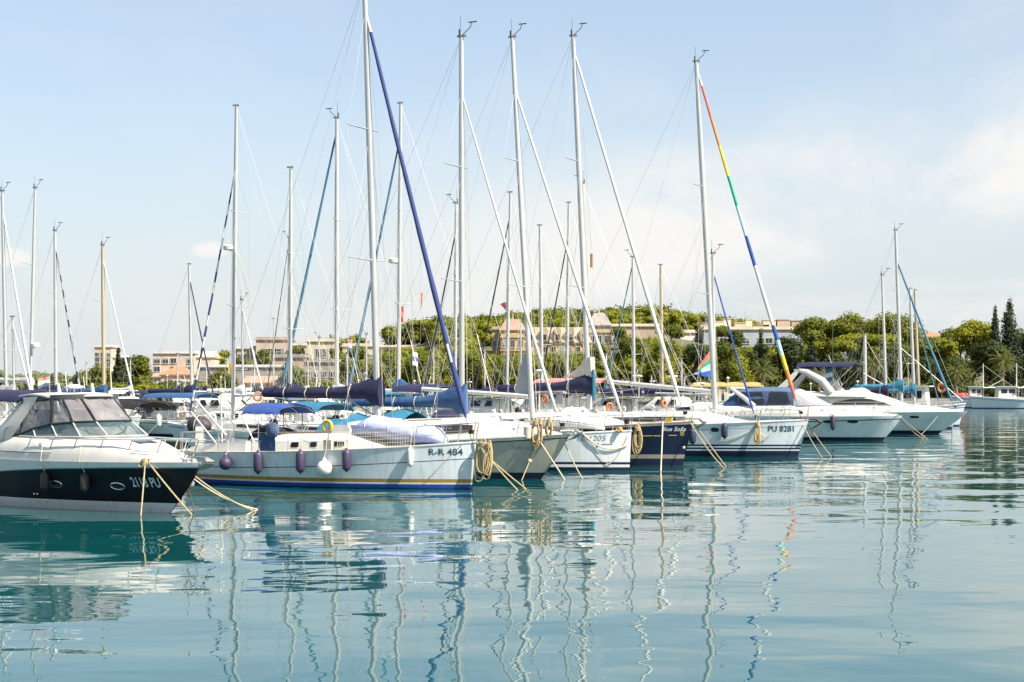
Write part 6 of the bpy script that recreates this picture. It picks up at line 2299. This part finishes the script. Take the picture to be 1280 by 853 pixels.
building('apartment_block', 'narrow grey brown block between the peach and cream blocks', 362, 383, 432, 420, 12, S_SAND, 'flat', S_PALE, rows=(.5, .7, .85), ww=.9, wh=1.4, cols=3)
building('apartment_block', 'bright cream block with tall pilasters on the slope', 384, 418, 427, 405, 10, S_CREAM, 'flat', S_CREAM, rows=(.55, .8), ww=.8, wh=2.0, cols=4, skip=.3)
building('apartment_block', 'bright cream block behind the blue furled sail on the slope', 428, 466, 433, 410, 10, S_CREAM, 'flat', S_CREAM, rows=(.75,), ww=.8, wh=1.4, cols=5, skip=.3)
building('stone_house', 'grey stone house with a red door canopy below the cream block', 380, 421, 453, 345, 9, S_GREY, 'flat', S_GREY, rows=(.35, .7), ww=.9, wh=1.2, cols=4, skip=.35)
building('stone_house', 'brown stone terrace below the tall peach block', 340, 381, 447, 360, 8, S_BROWN, 'flat', S_GREY, rows=(.7,), ww=.8, wh=1.1, cols=5, skip=.3)
building('villa', 'long low cream villa half sunk in the pine slope', 474, 524, 434, 428, 8, S_CREAM, 'flat', S_CREAM, rows=(.8,), ww=.8, wh=1.0, cols=8, parapet=.3)


def palace_extra(root, W, dp, h):
    # cornices, balcony and dormers
    b = MB()
    for z in (.44, .62):
        b.box((W / 2, -.2, h * z), (W + .3, .4, .3))
    b.build('cornice', S_SAND, root, 20)
    b = MB()
    b.box((W * .45, -.7, h * .44 + .1), (W * .5, 1.4, .2))
    for i in range(16):
        b.box((W * .2 + i * W * .5 / 15, -1.35, h * .44 + .6), (.14, .14, .9))
    b.box((W * .45, -1.35, h * .44 + 1.1), (W * .5, .2, .12))
    b.build('balcony', S_WHITE, root, 20)
    for i in range(5):
        x = W * (i + .5) / 5
        b = MB()
        z = h - 2.0
        b.box((x, .05, z), (1.5, 1.4, 2.2), 0)
        b.box((x, -.67, z - .1), (.8, .06, 1.5), 1)
        b.tube([(x, -.75, z + 1.1), (x, 1.4, z + 1.1)], .82, 10, 0)
        b.build('dormer', [S_SAND, GLASSW], root, 30)


PG = 'wings of the ochre palace'
building('palace', 'main ochre palace front with arched dormers and a white balcony', 656, 738, 409, 385, 14, S_OCHRE, 'mansard', S_SAND, rows=(.18, .36, .54, .68), ww=1.0, wh=1.9, cols=8, roofh=3.4, extra=palace_extra, eave=.5)


def dome_extra(root, W, dp, h):
    b = MB()
    b.tube([(W / 2, dp / 2, h - .2), (W / 2, dp / 2, h + 1.6)], [.25, .05], 6)
    b.build('finial', S_SAND, root)
    b = MB()
    for z in (.45, .62, .78):
        b.box((W / 2, -.15, h * z), (W + .3, .3, .25))
    b.build('cornice', S_SAND, root, 20)


building('palace_pavilion', 'left palace pavilion with a steep pinkish roof', 626, 656, 399, 383, 6, S_OCHRE, 'mansard', ROOF_PK, rows=(.3, .52, .7), ww=.9, wh=1.7, cols=3, roofh=2.4, extra=dome_extra)
building('palace_pavilion', 'low sand coloured corner wing left of the left palace pavilion', 615, 627, 412, 386, 6, S_SAND, 'flat', S_SAND, rows=(.4, .6, .8), ww=.8, wh=1.4, cols=2)
building('palace_pavilion', 'right palace pavilion under a pale grey hipped roof', 736, 763, 391, 386, 6, S_SAND, 'mansard', ROOF_GR, rows=(.5, .7), ww=.9, wh=1.7, cols=3, roofh=2.8, extra=dome_extra)
building('fort_wall', 'long plain sandstone wing stretching right of the palace', 764, 826, 408, 394, 8, S_SAND, 'flat', S_CREAM, rows=(.8,), ww=.6, wh=.7, cols=9, parapet=.4, skip=.4)


def clutter(root, W, dp, h):
    rg = random.Random(3)
    for i in range(9):
        b = MB()
        x = W * (i + .5) / 9 + rg.uniform(-.8, .8)
        w, hh = rg.uniform(1.2, 3.5), rg.uniform(.9, 2.4)
        b.box((x, dp / 2, h + .2 + hh / 2), (w, 2.4, hh))
        b.box((x, dp / 2, h + .2 + hh + .06), (w + .3, 2.7, .12))
        b.build('roof_house', rg.choice([S_PEACH, S_CREAM, S_BROWN]), root, 20)
    for i in range(8):
        x = W * rg.random()
        b = MB().tube([(x, dp / 2, h), (x, dp / 2, h + rg.uniform(2.5, 5))], .04, 5)
        for k in range(3):
            b.tube([(x - .5, dp / 2, h + 1.6 + .4 * k), (x + .5, dp / 2, h + 1.6 + .4 * k)], .025, 4)
        b.build('roof_aerial', M['galv'], root)


building('apartment_block', 'wide pale blue grey apartment block with roof clutter right of the hill', 880, 1004, 412, 410, 12, S_BLUE, 'flat', S_CREAM, rows=(.5, .66, .84), ww=1.6, wh=1.3, cols=13, extra=clutter, skip=.2)
building('apartment_block', 'pale block half hidden by pines left of the blue grey apartments', 848, 869, 416, 414, 10, S_WHITE, 'flat', S_CREAM, rows=(.6, .8), ww=1.3, wh=1.2, cols=3)
building('harbour_house', 'low yellow harbour house with white pilasters and scalloped parapet', 866, 951, 483, 240, 6, S_YELL, 'flat', S_YELL, rows=(.45,), ww=.9, wh=1.5, cols=6, ground=.9, parapet=.25,
         extra=lambda root, W, dp, h: [MB().box((W * (i + .5) / 5 + (W / 10 if i < 4 else -W * .1), -.06, h / 2), (.35, .2, h)).build('pilaster', S_CREAM, root, 20) for i in range(5)] + [MB().loft([[(W * (i + .5) / 4 + q, y, h + .45 + .14 * math.cos(q / (W / 8) * 1.57)) for q in (-W / 9, -W / 18, 0, W / 18, W / 9)] + [(W * (i + .5) / 4 + W / 9, y, h + .4), (W * (i + .5) / 4 - W / 9, y, h + .4)] for y in (-.03, .25)]).build('parapet', S_YELL, root, 20) for i in range(4)])
building('house', 'house with a pinkish roof peeping over the pines at the right', 1150, 1182, 413, 430, 9, S_CREAM, 'hip', ROOF_OR, roofh=1.6, rows=(.7,), ww=.8, wh=1.2, cols=4)

# ---- trees
TL = [
    # px, ytop, wpx, D, kind, mat, n, label
    (1018, 396, 62, 330, 'pine', L_MID, 2600, 'tall rounded pine at the left of the right hand grove'),
    (1063, 390, 58, 328, 'pine', L_MID, 2600, 'tallest broad pine of the right hand grove, behind the stump mast'),
    (1092, 399, 56, 332, 'pine', L_MID, 2200, 'pine filling the notch between the tallest and the widest pine'),
    (1117, 392, 74, 326, 'pine', L_MID, 2800, 'wide dense pine behind the teal covered sloop'),
    (1088, 416, 92, 300, 'umbrella', L_BRIGHT, 2400, 'bright flat topped pine in front of the right hand grove'),
    (1041, 424, 58, 296, 'umbrella', L_BRIGHT, 1600, 'smaller bright flat topped pine left of the larger one'),
    (1168, 422, 62, 300, 'pine', L_BRIGHT, 2000, 'bright pine right of the teal stays'),
    (1216, 400, 58, 304, 'pine', L_BRIGHT, 2200, 'bright domed pine left of the two cypresses'),
    (1200, 412, 60, 318, 'pine', L_MID, 1900, 'darker pine just behind the bright domed pine'),
    (1232, 425, 70, 292, 'broad', L_DARK, 2400, 'dark broad tree below the bright domed pine'),
    (1276, 410, 60, 300, 'broad', L_DARK, 2400, 'dark broad tree at the right edge'),
    (1310, 415, 60, 300, 'broad', L_DARK, 1500, 'dark tree just beyond the right edge'),
    (1244, 388, 13, 296, 'cypress', L_CYP, 1500, 'slimmer left cypress of the pair'),
    (1262, 379, 27, 298, 'cypress', L_CYP, 2600, 'broader taller right cypress of the pair'),
    (1015, 420, 40, 290, 'conifer', L_CYP, 2200, 'dark cone shaped conifer behind the rainbow furled sail'),
    (951, 413, 62, 296, 'conifer', L_DARK, 2600, 'dark spreading cedar left of the rainbow furled sail'),
    (986, 419, 56, 300, 'broad', L_DARK, 1800, 'dark broad tree between the cedar and the cone shaped conifer'),
    (906, 427, 58, 300, 'broad', L_MID, 2000, 'mid green tree above the yellow harbour house'),
    (925, 452, 40, 285, 'bush', L_BRIGHT, 1100, 'bright bush above the yellow harbour house'),
    (870, 432, 50, 310, 'broad', L_DARK, 1900, 'dark tree behind the triangular pennant'),
    (834, 424, 56, 330, 'broad', L_HILL, 1700, 'yellow green tree left of the triangular pennant'),
    (794, 422, 60, 330, 'broad', L_MID, 1800, 'mid green tree below the fort wall'),
    (752, 430, 46, 330, 'broad', L_MID, 1500, 'mid green tree below the right palace pavilion'),
    (704, 450, 40, 306, 'broad', L_HILL, 1400, 'yellow green tree below the palace balcony'),
    (640, 450, 50, 306, 'broad', L_HILL, 1500, 'yellow green tree below the left palace pavilion'),
    (585, 440, 60, 308, 'broad', L_HILL, 1700, 'yellow green tree above the blue sail cover'),
    (530, 446, 58, 306, 'broad', L_HILL, 1700, 'yellow green tree under the crossing stays'),
    (484, 442, 56, 306, 'broad', L_MID, 1700, 'mid green tree right of the pale sloop mast'),
    (442, 450, 50, 306, 'broad', L_MID, 1500, 'mid green tree right of the stone house'),
    (366, 458, 40, 302, 'broad', L_MID, 1200, 'mid green tree before the brown stone terrace'),
    (1060, 452, 66, 286, 'broad', L_DARK, 1900, 'dark tree behind the navy flybridge bimini'),
    (1110, 446, 64, 286, 'broad', L_DARK, 1800, 'dark tree behind the teal covered sloop hull'),
    (1150, 450, 60, 286, 'broad', L_DARK, 1800, 'dark tree behind the teal sail bundle'),
    (1196, 446, 60, 287, 'broad', L_DARK, 1800, 'dark tree left of the fishing boats'),
    (1075, 424, 70, 318, 'broad', L_MID, 1800, 'mid green tree in the gap under the largest flat topped pine'),
    (1030, 432, 60, 318, 'broad', L_DARK, 1600, 'dark tree in the gap under the smaller flat topped pine'),
    (1125, 428, 70, 318, 'broad', L_MID, 1800, 'mid green tree behind the teal stays'),
    (1170, 434, 60, 316, 'broad', L_DARK, 1600, 'dark tree under the bright pine right of the teal stays'),
    (148, 437, 22, 300, 'conifer', L_CYP, 1100, 'dark pointed conifer left of the white furled sail'),
    (173, 443, 36, 302, 'broad', L_MID, 1500, 'rounded green tree between the white furled sail and the apartment block'),
    (158, 446, 30, 310, 'broad', L_DARK, 1000, 'dark tree squeezed behind the pointed conifer'),
    (128, 459, 40, 305, 'broad', L_MID, 1000, 'low green tree below the tower block'),
    (104, 465, 36, 320, 'broad', L_MID, 800, 'low green tree left of the tower block'),
    (896, 409, 34, 402, 'pine', L_MID, 1300, 'round pine before the left end of the blue grey apartments'),
    (920, 415, 30, 400, 'broad', L_DARK, 1100, 'dark tree before the middle of the blue grey apartments'),
    (838, 407, 34, 388, 'pine', L_HILL, 1300, 'yellow green pine at the right end of the fort wall'),
    (776, 411, 26, 386, 'broad', L_HILL, 1000, 'yellow green tree at the left end of the fort wall'),
    (328, 437, 22, 418, 'broad', L_MID, 900, 'green tree against the left edge of the tall brown peach block'),
    (372, 432, 20, 410, 'pine', L_HILL, 900, 'yellow green pine between the peach and cream blocks'),
    (446, 436, 34, 400, 'broad', L_HILL, 1100, 'yellow green tree before the cream block at the blue furled sail'),
    (352, 446, 26, 398, 'broad', L_MID, 900, 'green tree before the tall brown peach block'),
    (421, 438, 24, 398, 'broad', L_HILL, 900, 'green tree between the two cream blocks'),
    (304, 447, 28, 412, 'broad', L_MID, 900, 'green tree before the brown grey block with vertical strips'),
    (383, 443, 16, 398, 'conifer', L_CYP, 700, 'thin dark conifer before the narrow grey brown block'),
    (268, 462, 40, 300, 'bush', L_MID, 900, 'green bush before the stone warehouse'),
    (288, 468, 30, 296, 'bush', L_MID, 700, 'small green bush right before the radar dome mast'),
    (215, 474, 44, 295, 'bush', L_DARK, 800, 'dark green bush before the peach house'),
    (240, 474, 50, 290, 'bush', L_MID, 900, 'low bush right of the peach house'),
    (180, 478, 60, 288, 'bush', L_HILL, 900, 'yellow green hedge bush below the rounded tree'),
    (135, 478, 60, 288, 'bush', L_HILL, 900, 'yellow green hedge bush below the pointed conifer'),
    (400, 474, 60, 290, 'bush', L_MID, 900, 'low bush before the stone house'),
]
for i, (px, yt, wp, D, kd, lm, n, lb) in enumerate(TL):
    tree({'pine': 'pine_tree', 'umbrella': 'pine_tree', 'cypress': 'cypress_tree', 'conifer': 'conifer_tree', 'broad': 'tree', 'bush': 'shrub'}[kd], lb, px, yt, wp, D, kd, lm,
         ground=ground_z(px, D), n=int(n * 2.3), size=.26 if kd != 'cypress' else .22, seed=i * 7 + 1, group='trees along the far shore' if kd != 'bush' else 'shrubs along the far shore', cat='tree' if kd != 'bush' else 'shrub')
palm('palm above the slate cockpit canopy left end', 953, 455, 280, seed=1, spread=2.6)
palm('palm half hidden by the rainbow furled sail', 1024, 463, 281, seed=2, spread=2.6)
palm('palm behind the navy flybridge bimini', 1092, 447, 281, seed=3, spread=2.6)
palm('palm right of the teal furled sail', 1195, 457, 281, seed=4, spread=2.4)
palm('tallest palm, before the two cypresses', 1254, 443, 279, seed=5, spread=2.9)
# hedge of oleander along the quay, right
b = MB()
bl = []
for i in range(46):
    u = lerp(980, 1330, i / 45)
    bl.append((((u - 640) * 284 / F, 284 + rg.uniform(-.8, .8), 2.2 + rg.uniform(0, .5)), (2.0, 1.2, rg.uniform(1.1, 1.9))))
core(b, bl, rg)
leaves(b, bl, 3500, .25, rg)
o = b.build('hedge', L_DARK, None, 0)
tag(o, 'dark hedge behind the fishing boats along the right quay', 'hedge')
b = MB()
bl = []
for i in range(70):
    u = lerp(-60, 430, i / 69)
    bl.append((((u - 640) * 278 / F, 278 + rg.uniform(-.6, .6), 1.8 + rg.uniform(0, .4)), (2.2, 1.1, rg.uniform(.8, 1.3))))
core(b, bl, rg)
leaves(b, bl, 4500, .25, rg)
o = b.build('hedge', L_MID, None, 0)
tag(o, 'long clipped hedge along the left quay below the houses', 'hedge')
# navy fence screens before the houses
o = MB().box((0, 0, .55), (11, .12, 1.3)).build('fence', M['canvas_navy'])
o.location = at(215, 492, 272)
o.location.z = 1.3
tag(o, 'dark navy screen fence below the peach house', 'fence')
# lamp posts on the promenade
for i, (px, yt, lb) in enumerate(((209, 470, 'thin pale lamp post below the peach house'), (276, 472, 'thin pale lamp post before the grey warehouse'), (470, 415, 'tall pale pole before the pine slope'), (1135, 455, 'ochre lamp post between the right end masts'))):
    D = 275
    p = at(px, HY, D)
    r_ = empty('lamp_post', (p.x, p.y, 1.3))
    tag(r_, lb, 'lamp post', 'poles along the promenade')
    h = CH + (HY - yt) * D / F - 1.3
    MB().tube([(0, 0, 0), (0, 0, h)], [.09, .06], 7).build('pole', M['alu_warm'], r_)
    MB().ell((0, 0, h), (.2, .2, .14), 10, 6).build('lamp_head', M['gel'], r_)

# ================================================================== water
wm = bpy.data.materials.new('harbour_water')
wm.use_nodes = True
nt = wm.node_tree
pb_ = nt.nodes['Principled BSDF']
pb_.inputs['Base Color'].default_value = (0.003, 0.066, 0.070, 1)
pb_.inputs['Roughness'].default_value = 0.015
pb_.inputs['IOR'].default_value = 1.35
geo = nd(nt, 'ShaderNodeNewGeometry')


def wnoise(scale, rot, detail, dist=0.0, rough=.5):
    mp = nd(nt, 'ShaderNodeMapping')
    mp.inputs['Scale'].default_value = (*scale, 1)
    mp.inputs['Rotation'].default_value = (0, 0, R(rot))
    nt.links.new(geo.outputs['Position'], mp.inputs['Vector'])
    n = nd(nt, 'ShaderNodeTexNoise')
    n.inputs['Scale'].default_value = 1
    n.inputs['Detail'].default_value = detail
    n.inputs['Distortion'].default_value = dist
    n.inputs['Roughness'].default_value = rough
    nt.links.new(mp.outputs[0], n.inputs['Vector'])
    return n.outputs['Fac']


def wmath(op, a, b, c=None):
    n = nd(nt, 'ShaderNodeMath', operation=op)
    for i, v in enumerate((a, b, c)):
        if v is None:
            continue
        if isinstance(v, (int, float)):
            n.inputs[i].default_value = v
        else:
            nt.links.new(v, n.inputs[i])
    return n.outputs[0]


big = wnoise((.26, .34), 14, 0, .3)
midw = wnoise((.65, .95), -18, 1, .4, .4)
small = wnoise((1.8, 2.8), 24, 1, .3)
patch = wnoise((.03, .055), 20, 2, .2)
pm = nd(nt, 'ShaderNodeMapRange')
pm.inputs['From Min'].default_value = .38
pm.inputs['From Max'].default_value = .65
pm.inputs['To Min'].default_value = .45
pm.inputs['To Max'].default_value = 1.7
nt.links.new(patch, pm.inputs['Value'])
hgt = wmath('MULTIPLY', big, WA)
hgt = wmath('MULTIPLY_ADD', midw, WB, hgt)
sm_ = wmath('MULTIPLY', small, WC)
sm_ = wmath('MULTIPLY', sm_, pm.outputs[0])
hgt = wmath('ADD', hgt, sm_)
bp = nd(nt, 'ShaderNodeBump')
bp.inputs['Strength'].default_value = 1.0
bp.inputs['Distance'].default_value = 1.0
nt.links.new(hgt, bp.inputs['Height'])
nt.links.new(bp.outputs[0], pb_.inputs['Normal'])
o = MB().add([(-2500, -120, 0), (2500, -120, 0), (2500, 267, 0), (-2500, 267, 0)], [(0, 1, 2, 3)]).build('water', wm, None, 0)
tag(o, None, None, None, 'structure')

# ================================================================== sky, sun, camera
AZ = Vector((SUNX, SUNY, 0)).normalized()
EL = R(SUNE)
w = bpy.data.worlds.new('World')
sc.world = w
w.use_nodes = True
nt = w.node_tree
bg = nt.nodes['Background']
sky = nd(nt, 'ShaderNodeTexSky', sky_type='NISHITA')
sky.sun_disc = False
sky.sun_elevation = EL
sky.sun_rotation = math.atan2(AZ.x, AZ.y)
sky.dust_density = 1.2
sky.air_density = 1.0
sky.ozone_density = 1.6
bg.inputs['Strength'].default_value = SKYS
tc = nd(nt, 'ShaderNodeTexCoord')
sx = nd(nt, 'ShaderNodeSeparateXYZ')
nt.links.new(tc.outputs['Generated'], sx.inputs[0])
zc = wmath('MAXIMUM', sx.outputs['Z'], 0.0)
den = wmath('ADD', zc, 0.10)
cx = wmath('DIVIDE', sx.outputs['X'], den)
cy = wmath('DIVIDE', sx.outputs['Y'], den)
cb = nd(nt, 'ShaderNodeCombineXYZ')
nt.links.new(cx, cb.inputs[0])
nt.links.new(cy, cb.inputs[1])


def cloudnoise(scale, loc, detail, rough, rot=0):
    mp = nd(nt, 'ShaderNodeMapping')
    mp.inputs['Scale'].default_value = scale
    mp.inputs['Location'].default_value = loc
    mp.inputs['Rotation'].default_value = (0, 0, R(rot))
    nt.links.new(cb.outputs[0], mp.inputs['Vector'])
    n = nd(nt, 'ShaderNodeTexNoise')
    n.inputs['Scale'].default_value = 1
    n.inputs['Detail'].default_value = detail
    n.inputs['Roughness'].default_value = rough
    n.inputs['Distortion'].default_value = .4
    nt.links.new(mp.outputs[0], n.inputs['Vector'])
    return n.outputs['Fac']


def mrange(v, a, b, c, d):
    n = nd(nt, 'ShaderNodeMapRange', interpolation_type='SMOOTHSTEP')
    n.inputs['From Min'].default_value = a
    n.inputs['From Max'].default_value = b
    n.inputs['To Min'].default_value = c
    n.inputs['To Max'].default_value = d
    nt.links.new(v, n.inputs['Value'])
    return n.outputs[0]


wisp = mrange(cloudnoise((.9, .55, 1), (2.3, .7, 0), 7, .62, 10), .47, .72, 0, 1)
# cloud bank: a slanting band, thicker to the right, lying between two elevations
el_ = wmath('MULTIPLY_ADD', sx.outputs['X'], -.18, sx.outputs['Z'])
band = wmath('MULTIPLY', mrange(el_, .02, .055, 0, 1), mrange(el_, .15, .075, 0, 1))
band = wmath('MULTIPLY', band, mrange(sx.outputs['X'], -.16, .1, .2, 1))
soft = mrange(cloudnoise((.75, .34, 1), (5.1, 1.7, 0), 7, .62, 14), .36, .52, .2, 1)
cl = wmath('MULTIPLY', band, soft)
cl = wmath('MAXIMUM', cl, wmath('MULTIPLY', wisp, wmath('MULTIPLY', mrange(sx.outputs['Z'], .0, .2, .5, .35), mrange(sx.outputs['X'], -.3, .25, .3, 1))))
# two small cumulus puffs
for (px, py, wx, wz) in ((262, 313, .014, .0065), (14, 321, .015, .007)):
    dx, dz = (px - 640) / F, (HY - py) / F
    l = math.sqrt(dx * dx + 1 + dz * dz)
    a_ = wmath('DIVIDE', wmath('SUBTRACT', sx.outputs['X'], dx / l), wx)
    c_ = wmath('DIVIDE', wmath('SUBTRACT', sx.outputs['Z'], dz / l), wz)
    d2 = wmath('ADD', wmath('MULTIPLY', a_, a_), wmath('MULTIPLY', c_, c_))
    d2 = wmath('ADD', d2, wmath('MULTIPLY', cloudnoise((6, 2, 1), (px, 0, 0), 4, .6), 1.2))
    pf = wmath('MULTIPLY', mrange(d2, .55, 1.5, 1, 0), mrange(sx.outputs['Y'], .5, .6, 0, .95))
    cl = wmath('MAXIMUM', cl, pf)
haze = mrange(sx.outputs['Z'], -.03, .2, .95, .34)
mx = nd(nt, 'ShaderNodeMix', data_type='RGBA')
nt.links.new(haze, mx.inputs[0])
nt.links.new(sky.outputs[0], mx.inputs[6])
mx.inputs[7].default_value = HAZEC
mc = nd(nt, 'ShaderNodeMix', data_type='RGBA')
nt.links.new(wmath('MULTIPLY', cl, .92), mc.inputs[0])
nt.links.new(mx.outputs[2], mc.inputs[6])
mc.inputs[7].default_value = CLOUDC
nt.links.new(mc.outputs[2], bg.inputs['Color'])

sd = bpy.data.lights.new('sun', 'SUN')
sd.energy = SUNP
sd.angle = R(.53)
sd.color = (1, .93, .82)
so = bpy.data.objects.new('sun', sd)
COL.objects.link(so)
dirv = Vector((AZ.x * math.cos(EL), AZ.y * math.cos(EL), math.sin(EL)))
so.rotation_euler = dirv.to_track_quat('Z', 'Y').to_euler()
so.location = dirv * 100

cd = bpy.data.cameras.new('camera')
cd.sensor_width = 36
cd.lens = 36 * F / 1280
cd.shift_y = (HY - 426.5) / 1280
cd.clip_start = .5
cd.clip_end = 6000
co = bpy.data.objects.new('camera', cd)
COL.objects.link(co)
co.location = (0, 0, CH)
co.rotation_euler = (R(90), 0, 0)
sc.camera = co
sc.view_settings.view_transform = 'Standard'
sc.view_settings.look = 'None'
sc.view_settings.gamma = 1
sc.view_settings.use_curve_mapping = False
sc.view_settings.exposure = EXPO
sc.cycles.max_bounces = 6
sc.cycles.transparent_max_bounces = 12
